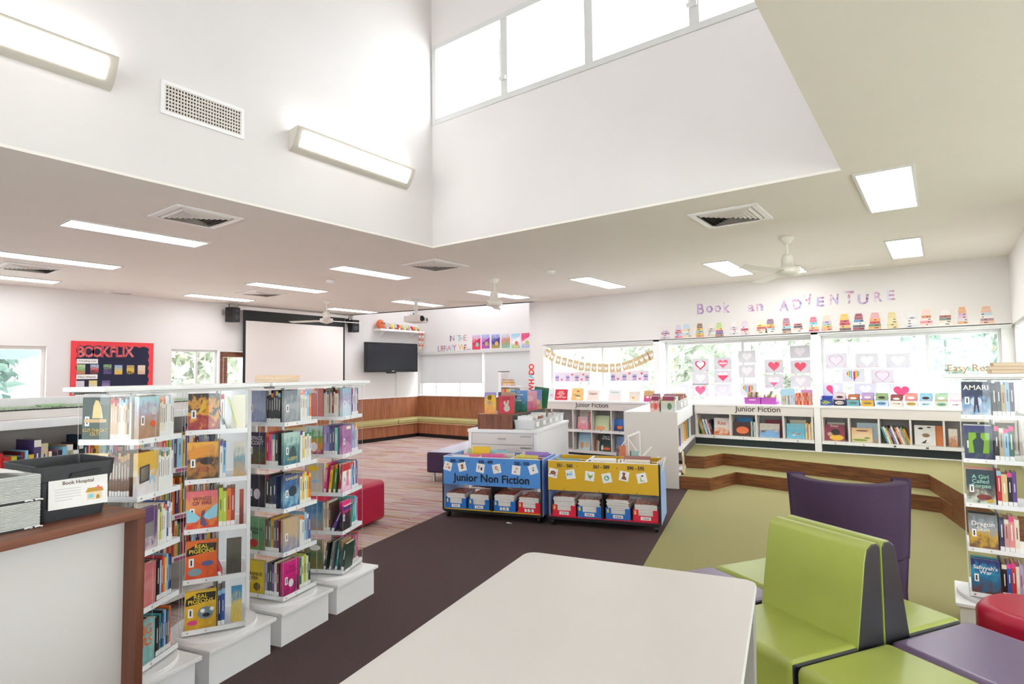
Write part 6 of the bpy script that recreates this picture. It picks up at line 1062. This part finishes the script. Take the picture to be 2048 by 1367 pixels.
for a in [(1401, 730, 33, 26, (206, 70, 90), 'ring', 'drawing of a hollow red heart, top row by the pillar'), (1446, 727, 35, 24, (230, 110, 140), 'band', 'drawing of a pink heart with a white band'), (1401, 756, 33, 25, RH, 'faint', 'drawing with only tiny hearts below the hollow red heart', (226, 160, 190)), (1446, 752.5, 35, 25, RH, 'halffill', 'drawing of a heart filled red in its lower half'), (1401, 780, 33, 25, (230, 100, 140), 'beak', 'drawing of a pink heart with a yellow beak, bottom row'),
          (1446, 780, 35, 25, (228, 180, 214), 'line', 'drawing of a pale pink striped heart'), (1494, 713, 34, 24, RH, 'faint', 'faint blank heart drawing at the top of the middle window', None), (1494, 742, 33, 26, RH, 'faint', 'faint heart drawing in the middle of the middle window', (226, 190, 214)), (1497, 778, 34, 24, RH, 'rainbow', 'drawing of a striped heart behind the purple reader boxes', (200, 190, 220)),
          (1548, 732, 37, 26, (228, 90, 120), 'bird', 'drawing of a red heart bird with a yellow beak'), (1600, 703, 40, 25, RH, 'faint', 'faint heart drawing in the top corner of the middle window', None), (1601, 733, 40, 26, (228, 80, 110), 'full', 'drawing of a solid red heart in the middle window'), (1548, 762, 37, 27, (226, 110, 160), 'bottom', 'drawing of a heart coloured only at its tip'), (1601, 762, 40, 24, RH, 'faint', 'pale outlined heart drawing above the striped set', (190, 190, 226)),
          (1672, 721, 43, 29, (206, 130, 170), 'line', 'drawing of a large pale heart with a rose outline'), (1734, 721, 46, 29, RH, 'faint', 'faint heart drawing with small red hearts at the corners'), (1796, 721, 48, 29, RH, 'faint', 'faint oval heart drawing in the far top row', (170, 170, 220)), (1707, 750, 44, 27, RH, 'rainbow', 'drawing of a rainbow striped heart', None), (1765, 752, 46, 29, (206, 110, 160), 'line', 'drawing of a pale pink heart in the middle row'), (1666, 779, 40, 28, (228, 70, 120), 'left', 'drawing of a heart with only its near half red'),
          (1731, 779, 46, 26, RH, 'faint', 'faint heart drawing in the bottom row by green dots', (150, 200, 190)), (1803, 783, 48, 32, (232, 70, 116), 'full', 'drawing of a big solid red heart in the bottom row'), (1361, 783, 34, 30, RH, 'faint', 'faint heart drawing behind the peninsula tubs', None)]: heart_sheet(*a)
for k, (px0, px1, py, h, lab) in enumerate([(1109, 1180, 754, 19, 'strip of book and heart drawings at the far side of the bunting window'), (1220, 1298, 752, 21, 'strip of book and heart drawings at the near side of the bunting window')]):
    Yp = YG-.006; a, b = at_y(px0, py, Yp), at_y(px1, py, Yp); z1, z0 = at_y(px0, py-h/2, Yp).z, at_y(px0, py+h/2, Yp).z; W_, Hh = b.x-a.x, z1-z0
    o = wallpaper_sheet('drawing_strip', lab, 'drawing', 'drawing strips on the bunting window', FR(((a.x+b.x)/2, Yp, (z0+z1)/2), 0), W_, Hh, mat('lilac drawing paper', (222, 216, 232), .8, noise=.01))
    for i, u in enumerate((-.42, -.12, .14, .42)):
        q = MB()
        for j in range(4): q.box(W_*(u-.05)+.004*(j % 2), W_*(u+.05), -.002, -.0012, -Hh*.38+j*Hh*.14, -Hh*.38+j*Hh*.14+Hh*.11, j % 3)
        q.build('drawn_books', [plain((150, 150, 206)), plain((206, 150, 190)), plain((90, 90, 160))], o)
        MB().flat([(X+W_*(u+.13 if u < .4 else u-.1), Z+Hh*(.25 if i % 2 else -.25)) for X, Z in heart(Hh*.14, 16)], -.0014).build('heart', plain((222, 90, 140)), o)
# heart bunting
t = thing('heart_bunting', 'string of kraft paper flags with white hearts hung across the window', 'bunting', (0, YW+.10, 0)); KR = mat('kraft card', (214, 190, 150), .8, noise=.04, scale=60); Yb = YW+.10
P = [at_y(px, py, Yb) for px, py in [(1094, 697), (1115, 711), (1140, 718), (1163, 724), (1190, 727), (1214, 728), (1240, 726), (1264, 719), (1285, 709), (1305, 699)]]; MB().tube([(p.x, 0, p.z) for p in P], .003, 6).build('string', KR, t)
def along(u): 
    f = u*(len(P)-1); i = min(int(f), len(P)-2); return P[i].lerp(P[i+1], f-i), (P[i+1]-P[i])
for k in range(19):
    p, d = along((k+.4)/19); a = math.atan2(d.z, d.x); w, h = .105, .15; f = MB().flat([(-w/2, .006), (w/2, .006), (w/2, -h), (-w/2, -h)], 0, 0, .0012).build('flag', KR, t, loc=(p.x, -.004, p.z), rot=(0, -a, 0))
    MB().flat([(x, z-h*.5) for x, z in heart(.042, 18)], -.0014).build('heart', PAPER, f)
# vertical sign by the bunting window
for k, (ch, py, col) in enumerate([('W', 777, (206, 60, 66)), ('H', 763, (222, 70, 70)), ('A', 752, (150, 206, 214)), ('D', 743.5, (222, 80, 76)), ('O', 733, (226, 76, 70))]):
    c = at_y(1064.5, py, YW); o = text(ch, None, .13, plain(col), None, name='cutout_letter', bold=.05); o.scale.x *= .85; sc = o.scale.copy(); o.matrix_world = FR((c.x-.02, YW-.0015, c.z), 0) @ Matrix.Rotation(-pi/2, 4, 'Y') @ Matrix.Rotation(pi/2, 4, 'X') @ Matrix.Diagonal((sc.x, sc.y, .02, 1)); tag(o, 'sideways %s cut-out letter %s on the narrow wall before the bunting' % (colour_name(col), ch), 'letter', 'sideways lettering on the narrow wall')
# alcove lettering and posters
lc = [(150, 90, 120), (120, 110, 150), (120, 180, 180), (170, 170, 190), (206, 140, 150), (110, 90, 120), (150, 70, 100), (206, 80, 90), (120, 180, 206), (206, 120, 130), (150, 206, 222), (206, 70, 80), (226, 180, 90), (150, 50, 70), (226, 140, 140)]
for k, (ch, px, py, h) in enumerate([('I', 900.5, 676.5, 12), ('N', 905, 676, 11), ('T', 918, 676, 12), ('H', 924, 676, 11), ('E', 931, 675, 12), ('L', 878.5, 697, 12), ('I', 882.5, 696, 11), ('B', 887, 697, 12), ('R', 892, 696, 11), ('A', 898, 696, 11), ('R', 904, 696, 12), ('Y', 909, 695, 12), ('W', 923.5, 694, 12), ('E', 931, 695, 12)]):
    cut_letter(ch, px, py, h, 0, 'B', '%s cut-out letter %s, %s letter of the alcove wording' % (colour_name(lc[k]), ch, ORD[k]), 'lettering on the alcove wall', plain(lc[k]), .0)
for k, px in enumerate((935.5, 938, 941)): c = at_y(px, 698, YB); o = bx(-.012, .012, -.001, 0, -.012, .012).build('cutout_dot', plain((120, 100, 110))); o.matrix_world = FR((c.x, YB-.0005, c.z), 0); tag(o, 'small square cut-out dot, %s after the word WE' % ORD[k], 'letter', 'lettering on the alcove wall')
for k, (p0, p1, t_, b_, cs, lab) in enumerate([(944.5, 961, 670, 699, [(222, 60, 90), (230, 80, 110), (206, 196, 222)], 'red and lilac poster next to the alcove wording'), (963.5, 979.5, 669, 697, [(170, 80, 160), (190, 110, 190), (170, 190, 226)], 'magenta and pale blue poster, second from the alcove wording'), (983, 1000, 668.5, 696.5, [(170, 150, 60), (90, 70, 150), (170, 180, 226)], 'violet and olive poster in the middle of the alcove row'), (1003, 1020, 668, 696, [(130, 180, 160), (196, 120, 110), (206, 214, 226)], 'pale poster of a coloured book pile in the alcove row'), (1023, 1040, 667.5, 696, [(170, 190, 110), (226, 226, 230), (150, 200, 226)], 'pale blue and white poster, second last in the alcove row'), (1043, 1062, 666, 695, [(150, 170, 220), (226, 206, 210), (222, 70, 120), (222, 90, 130)], 'pink poster at the end of the alcove row')]):
    a, b = at_y(p0, 690, YB), at_y(p1, 690, YB); z1, z0 = at_y(p0, t_, YB).z, at_y(p0, b_, YB).z; W_, Hh = b.x-a.x, z1-z0
    o = wallpaper_sheet('poster', lab, 'poster', 'posters on the alcove wall', FR(((a.x+b.x)/2, YB-.0005, (z0+z1)/2), 0), W_, Hh, cover_mat(cs, 5, .3)); MB().flat([(-W_*.5, -Hh*.1), (W_*.5, Hh*.3), (W_*.5, -Hh*.1), (0, -Hh*.3)], -.0014).build('poster_art', plain([(200, 40, 80), (150, 60, 150), (80, 60, 140), (206, 140, 110), (236, 236, 236), (236, 210, 220)][k]), o); MB().flat(ellipse(W_*.1, -Hh*.16, W_*.2, Hh*.16), -.0022).build('poster_art', plain([(140, 190, 170), (170, 180, 110), (214, 180, 110), (120, 170, 130), (206, 120, 120), (190, 200, 120)][k]), o)
# noticeboard
a, b = at_x(142, 681, XL), at_x(306, 686, XL); NW, NH = b.y-a.y, 1.02; zc = a.z-NH/2; t = thing('noticeboard', 'red edged navy noticeboard lettered BOOKFLIX on the window wall', 'noticeboard', (XL+.002, (a.y+b.y)/2, zc), pi/2)
bx(-NW/2, NW/2, -.02, 0, -NH/2, NH/2).build('red_border', mat('red border paper', (236, 66, 76), .7, noise=.03), t); pts = []
iw, ih = NW/2-.085, NH/2-.085
def wavy(): 
    out = []; n = 13
    for (x0, z0, x1, z1) in ((-iw, -ih, iw, -ih), (iw, -ih, iw, ih), (iw, ih, -iw, ih), (-iw, ih, -iw, -ih)):
        L_ = math.hypot(x1-x0, z1-z0); m_ = int(L_/.022); dx, dz = (x1-x0)/L_, (z1-z0)/L_
        for i in range(m_): u = i/m_*L_; q = .022*abs(sin(u/.13*pi)); out.append((x0+dx*u+dz*q, z0+dz*u-dx*q))
    return out
MB().flat(wavy(), -.0204).build('navy_backing', mat('navy backing paper', (30, 34, 62), .8, noise=.08, scale=40), t)
for k, ch in enumerate('BOOKFLIX'): 
    px = [162, 178, 195, 212, 226, 238, 247, 258][k]; p = at_x(px, 703, XL+.025); text(ch, None, .175, ramp_mat('red foil print', [(186, 56, 66), (206, 86, 92), (200, 70, 78), (226, 150, 150), (190, 60, 66)], 'X', 1, 5), t, (p.y-t.location.y, -.0225, p.z-zc), name='title_letter', bold=.035).scale.x *= .8
for px, py, tx, w in ((175, 722, 'Trending now', .28), (174, 753, 'New releases', .28), (172, 786, 'Recommended', .28)):
    p = at_x(px, py, XL+.025); q = bx(-w/2, w/2, -.0225, -.021, -.036, .036).build('heading_strip', PAPER, t, loc=(p.y-t.location.y, 0, p.z-zc)); text(tx, w*.84, None, plain((120, 110, 110)), q, (0, -.0235, 0), name='heading_lettering', bold=.012)
for k, (px, py, cs) in enumerate([(162, 738, [(206, 110, 80), (120, 170, 110), (190, 206, 160)]), (189, 738, [(60, 50, 60), (190, 60, 50), (150, 200, 220)]), (215, 738, [(90, 70, 130), (60, 50, 80), (140, 180, 120)]), (237, 739, [(222, 176, 60), (200, 190, 120), (120, 160, 220)]), (261, 739, [(60, 50, 40), (226, 190, 50), (150, 130, 110)]), (283, 739, [(206, 170, 140), (222, 200, 176), (226, 206, 190)]), (160, 771, [(190, 190, 206), (214, 206, 214)]), (186, 770, [(206, 214, 226), (226, 206, 120)]), (212, 770, [(170, 160, 190), (90, 70, 130)])]):
    p = at_x(px, py, XL+.025); bx(-.055, .055, -.0225, -.021, -.075, .075).build('cover_print', cover_mat(cs, 5, .5), t, loc=(p.y-t.location.y, 0, p.z-zc))
# ================================================================== PROJECTION END OF THE ROOM
t = thing('projection_screen', 'large pull-down projection screen with black borders', 'screen', (XL+.10, 0, 0), pi/2); y0, y1 = 5.826, 8.159
MB().tube([(y0-.09, .03, 2.80), (y1+.09, .03, 2.80)], .045, 16).build('screen_case', WHITE, t); bx(y0, y1, 0, .004, .86, 2.79).build('black_border', mat('screen black', (28, 32, 34), .6, noise=.1, scale=60), t); bx(y0+.055, y1-.045, -.002, 0, .95, 2.565).build('screen_surface', mat('screen white', (232, 226, 224), .6, noise=.008), t); bx(y0, y1, -.012, .012, .83, .86).build('weight_bar', BLACK, t)
for yy in (y0-.05, y1+.05): bx(yy-.02, yy+.02, .02, .097, 2.76, 2.85).build('wall_bracket', METAL, t)
def speaker(px, py, lab, rz):
    c = at_x(px, py, XL+.22); t = thing('wall_speaker', lab, 'speaker', (XL+.2, c.y, c.z), rz, 'black wall speakers'); bx(-.085, .085, -.1, .09, -.135, .135).build('cabinet', BLACK, t, bevel=.008)
    for z, r in ((-.045, .055), (.07, .03)): MB().lathe([(r, 0), (r, .006), (r*.75, .004), (r*.3, .010), (.002, .011)], 20, 0, Matrix.Translation((0, -.1, z)) @ Matrix.Rotation(pi/2, 4, 'X')).build('driver', mat('speaker cone', (60, 60, 64), .4, noise=.05), t)
    MB().tube([(0, .09, .02), (0, .2, .05)], .02, 8).box(-.04, .04, .185, .2, 0, .1).build('bracket', METAL, t); MB().tube([(-.02, .05, .13), (-.03, .06, .19), (.02, .08, .2), (.03, .12, .14)], .005, 6).build('cable', BLACK, t)
speaker(466, 629, 'black wall speaker on the noticeboard side of the projection screen', pi/2+.35); speaker(708, 652, 'black wall speaker on the television side of the projection screen', pi/2-.1)
c = at_x(694, 640, XL+.02); o = bx(-.035, .035, -.05, 0, -.07, .07).build('sensor_box', BLACK); o.matrix_world = FR((XL+.001, c.y, c.z), pi/2); tag(o, 'small black box on the wall beside the speaker near the television', 'sensor')
# television on its bracket
tvp = [at_x(733, 683, XL+.28), at_x(832, 686, XL+.28), at_x(831, 745, XL+.28), at_x(731, 744, XL+.28)]; ty = sum(p.y for p in tvp)/4; tz = sum(p.z for p in tvp)/4; tw_ = (tvp[1].y-tvp[0].y); thh = tvp[0].z-tvp[3].z
t = thing('television', 'black flat television on a bracket above the bench corner', 'television', (XL+.28, ty, tz), pi/2-.06); bx(-tw_/2, tw_/2, -.03, .04, -thh/2, thh/2).build('casing', BLACK, t, bevel=.01); bx(-tw_/2+.04, tw_/2-.04, -.0315, -.029, -thh/2+.06, thh/2-.04).build('screen_glass', mat('television glass', (30, 34, 42), .25, spec=.6, noise=.05, scale=3), t); bx(-.16, .10, -.03, .02, -thh/2-.03, -thh/2+.01).build('lower_lip', BLACK, t, bevel=.008); bx(-.03, .05, -.033, -.031, -thh/2+.018, -thh/2+.03).build('maker_badge', STICK, t); MB().box(-.15, .15, .05, .26, -.12, .12).build('wall_bracket', METAL, t)
c = at_x(793, 770, XL+.01); o = MB().box(-.02, .02, -.02, 0, .97-c.z, 1.56-c.z).build('cable_duct', FRAME); o.matrix_world = FR((XL, c.y, c.z), pi/2); tag(o, 'white cable duct running down the wall below the television', 'cable duct')
a, b = at_x(755, 658, XL+.15), at_x(845, 664, XL+.02); sz = b.z; t = thing('wall_shelf', 'white wall shelf above the television', 'shelf', (XL, 0, sz-.05), pi/2); bx(a.y, 10.47, -.26, 0, 0, .05).build('shelf_board', WHITE, t, bevel=.003, seg=1)
for yy in (a.y+.2, 10.2): MB().add([(yy, 0, 0), (yy, -.2, 0), (yy, 0, -.14), (yy+.02, 0, 0), (yy+.02, -.2, 0), (yy+.02, 0, -.14)], [(0, 1, 2), (3, 5, 4), (0, 3, 4, 1), (1, 4, 5, 2), (2, 5, 3, 0)]).build('shelf_bracket', WHITE, t)
t = thing('soft_toy_caterpillar', 'long striped plush caterpillar lying along the wall shelf', 'soft toy', (XL, 0, sz), pi/2); cs = [(226, 120, 80), (226, 140, 96), (176, 190, 180), (190, 180, 206), (226, 190, 100), (226, 206, 110), (150, 206, 222), (206, 40, 60), (226, 150, 90), (170, 190, 150), (206, 196, 216), (226, 190, 90), (140, 200, 220), (206, 40, 56), (222, 140, 80), (170, 190, 160), (214, 180, 110)]
n = len(cs); yl = 10.35-a.y-.1
for k, c in enumerate(cs): r = .11 if k == 0 else .078-.0015*k; MB().ball((a.y+.1+yl*k/(n-1), -.13, r*.98+.002), r, 14, 9, 0, (.72 if k else .8, .9, 1)).build('head' if k == 0 else 'body_segment', plain(c, .9), t, smooth=True)
for k in range(12): MB().ball((a.y+.25+yl*k/13, -.21, .026), .025, 8, 6).build('foot', plain([(236, 226, 210), (190, 110, 70)][k % 2], .9), t, smooth=True)
for sx in (-.035, .04): MB().ball((a.y+.1+sx, -.23, .13), .016, 8, 6).build('eye', plain((60, 40, 40)), t, smooth=True)
t = thing('bead_garland', 'orange and white bead garland hanging off the end of the wall shelf', 'garland', (XL, 0, sz), pi/2); g = [(10.28, -.262, .0), (10.28, -.275, -.10), (10.29, -.275, -.34), (10.33, -.275, -.52), (10.37, -.275, -.42), (10.385, -.275, -.16), (10.385, -.262, 0)]; MB().tube(g, .006, 6).build('cord', plain((214, 190, 160)), t)
for k in range(11): u = k/10; z = -.07-.36*(k % 6)/5; y = 10.283 if k < 6 else 10.382; MB().ball((y, -.275, z), .024, 8, 6).build('bead', plain([(222, 90, 60), (236, 226, 216)][k % 2]), t, smooth=True)
# projector on its pole
q = at_z(832, 597, CZ); t = thing('ceiling_projector', 'white projector hanging from a ceiling pole with looped black cables', 'projector', (q.x, q.y, CZ), pi/2+.35); MB().tube([(0, 0, 0), (0, 0, -.30)], .03, 14).build('pole', FRAME, t); MB().lathe([(.09, 0), (.09, -.012), (.04, -.02)], 18).build('ceiling_plate', FRAME, t); bx(-.2, .2, -.15, .15, -.43, -.32).build('projector_body', OFFW, t, bevel=.02, seg=3); bx(-.1, .1, -.08, .08, -.32, -.295).build('mount_plate', FRAME, t)
MB().lathe([(.05, 0), (.05, .03), (.04, .03), (.035, .01)], 18, 0, Matrix.Translation((-.1, -.15, -.37)) @ Matrix.Rotation(pi/2, 4, 'X')).build('lens', BLACK, t)
for x in (-.02, .1): bx(x, x+.06, -.153, -.15, -.40, -.345).build('vent_slots', GREYPL, t)
for k in range(2): MB().tube([(.0, .03, -.28), (.06, .08, -.26+.02*k), (.16, .13, -.28), (.26, .15, -.33-.02*k), (.22, .16, -.4), (.12, .16, -.37)], .013, 8).build('cable', BLACK, t)
# bench along two walls
BX = XL+.46; t = thing('bench', 'long walnut bench running along two walls of the alcove', 'bench', (0, 0, 0)); WV = _M[('wainscot veneer',)]
bx(XL+.003, BX-.03, 6.6, YB-.46, .09, .335).build('front_panel', WV, t); bx(XL+.003, -6.6, YB-.43, YB-.003, .09, .335).build('front_panel', WV, t); bx(XL+.003, BX-.06, 6.6, YB-.46, 0, .09).build('kick_board', BLACKEDGE, t); bx(XL+.003, -6.6, YB-.40, YB-.003, 0, .09).build('kick_board', BLACKEDGE, t); bx(XL+.028, BX, 6.6, YB-.46, .335, .356).build('seat_board', BEECH, t); bx(XL+.028, -6.6, YB-.46, YB-.028, .335, .356).build('seat_board', BEECH, t)
sy = at_x(797, 845, BX).y
for x0, x1, y0_, y1_, lab in ((XL+.03, BX+.01, 6.62, sy-.01, 'olive bench cushion under the television, nearer the racks'), (XL+.03, BX+.01, sy+.01, YB-.47, 'short olive bench cushion at the alcove corner'), (XL+.03, -6.65, YB-.46, YB-.03, 'long olive bench cushion below the roller blind')):
    o = bx(x0, x1, y0_, y1_, .357, .46).build('bench_cushion', CUSHG, bevel=.025, seg=3); tag(o, lab, 'cushion', 'olive bench cushions')
# roller blinds
BLD = bpy.data.materials.new('blind fabric'); BLD.use_nodes = True; _n = BLD.node_tree; _n.nodes.remove(_n.nodes['Principled BSDF'])
_d = _n.nodes.new('ShaderNodeBsdfDiffuse'); _d.inputs[0].default_value = (.56, .56, .56, 1); _t = _n.nodes.new('ShaderNodeBsdfTranslucent'); _t.inputs[0].default_value = (.16, .16, .165, 1); _a = _n.nodes.new('ShaderNodeAddShader')
_n.links.new(_d.outputs[0], _a.inputs[0]); _n.links.new(_t.outputs[0], _a.inputs[1]); _n.links.new(_a.outputs[0], _n.nodes['Material Output'].inputs[0])
for x0, x1, z0, lab, nmz in ((-10.60, -8.56, 1.30, 'grey roller blind half drawn over the alcove window', 1), (-8.50, -6.92, 1.02, 'pale roller blind drawn fully over the second alcove window', 1)):
    t = thing('roller_blind', lab, 'blind', (x0, YB-.04, 2.0), 0, 'alcove roller blinds'); MB().tube([(0, 0, 0), (x1-x0, 0, 0)], .03, 12).build('roller_tube', FRAME, t); bx(.01, x1-x0-.01, -.001, .001, z0-2.0, 0).build('blind_fabric', BLD, t); bx(.01, x1-x0-.01, -.008, .008, z0-2.02, z0-2.0).build('bottom_bar', FRAME, t)
struct('trim_alcove_head', bx(XL, -6.41, YB-.07, YB, 1.99, 2.06), FRAME)
# small bookcase in the alcove behind the cabinet
q = at_y(1014, 790, 9.75); t = thing('bookcase', 'slim white bookcase in the alcove with a dark topped side panel', 'bookcase', (q.x, 9.55, 0)); w = at_y(1049, 790, 9.75).x-q.x+.04
bx(-.07, 0, 0, .3, 0, 1.53).build('side_panel', WHITE, t); bx(-.07, 0, 0, .3, 1.53, 1.545).build('dark_cap', BLACK, t); bx(w, w+.02, 0, .3, 0, 1.2).build('side_panel', WHITE, t); bx(0, w, .28, .3, 0, 1.2).build('back_panel', WHITE, t)
for z in (.05, .45, .90, 1.22): bx(0, w, 0, .28, z, z+.02).build('shelf', WHITE, t)
for k in range(6): 
    o = MB().box(0, .22-.01*k, 0, .16, 0, .022).build('flat_book', plain([(226, 190, 190), (222, 206, 190), (226, 200, 110), (206, 140, 120), (236, 220, 190), (190, 150, 110)][k])); o.matrix_world = FR((q.x+.02, 9.58, 1.2405+.0225*k), .02*(-1)**k); tag(o, '%s book lying in the pile on the alcove bookcase, %s from its bottom' % (['pink', 'cream', 'yellow', 'brown', 'ivory', 'tan'][k], ORD[k]), 'book', 'pile on the alcove bookcase')
x = q.x+.02
for k, c in enumerate([(232, 150, 120), (226, 130, 110), (206, 60, 80), (226, 180, 50), (226, 190, 60), (222, 186, 70), (200, 206, 200), (190, 200, 206), (150, 170, 170), (206, 206, 196)]): 
    if x < q.x+w-.03: book(FR((x+.014, 9.57, .921), 0), .026, .26, .18, c, '%s spine, %s on the middle shelf of the alcove bookcase' % (colour_name(c), ORD[k]), 'spines on the alcove bookcase', sticker=False); x += .029
# ================================================================== check that every label singles out one thing
for k, v in LABELS.items():
    if len(v) > 1: print('SAME LABEL', k, v[:3])
    if not 4 <= len(k.split()) <= 16: print('LABEL LENGTH', len(k.split()), k)
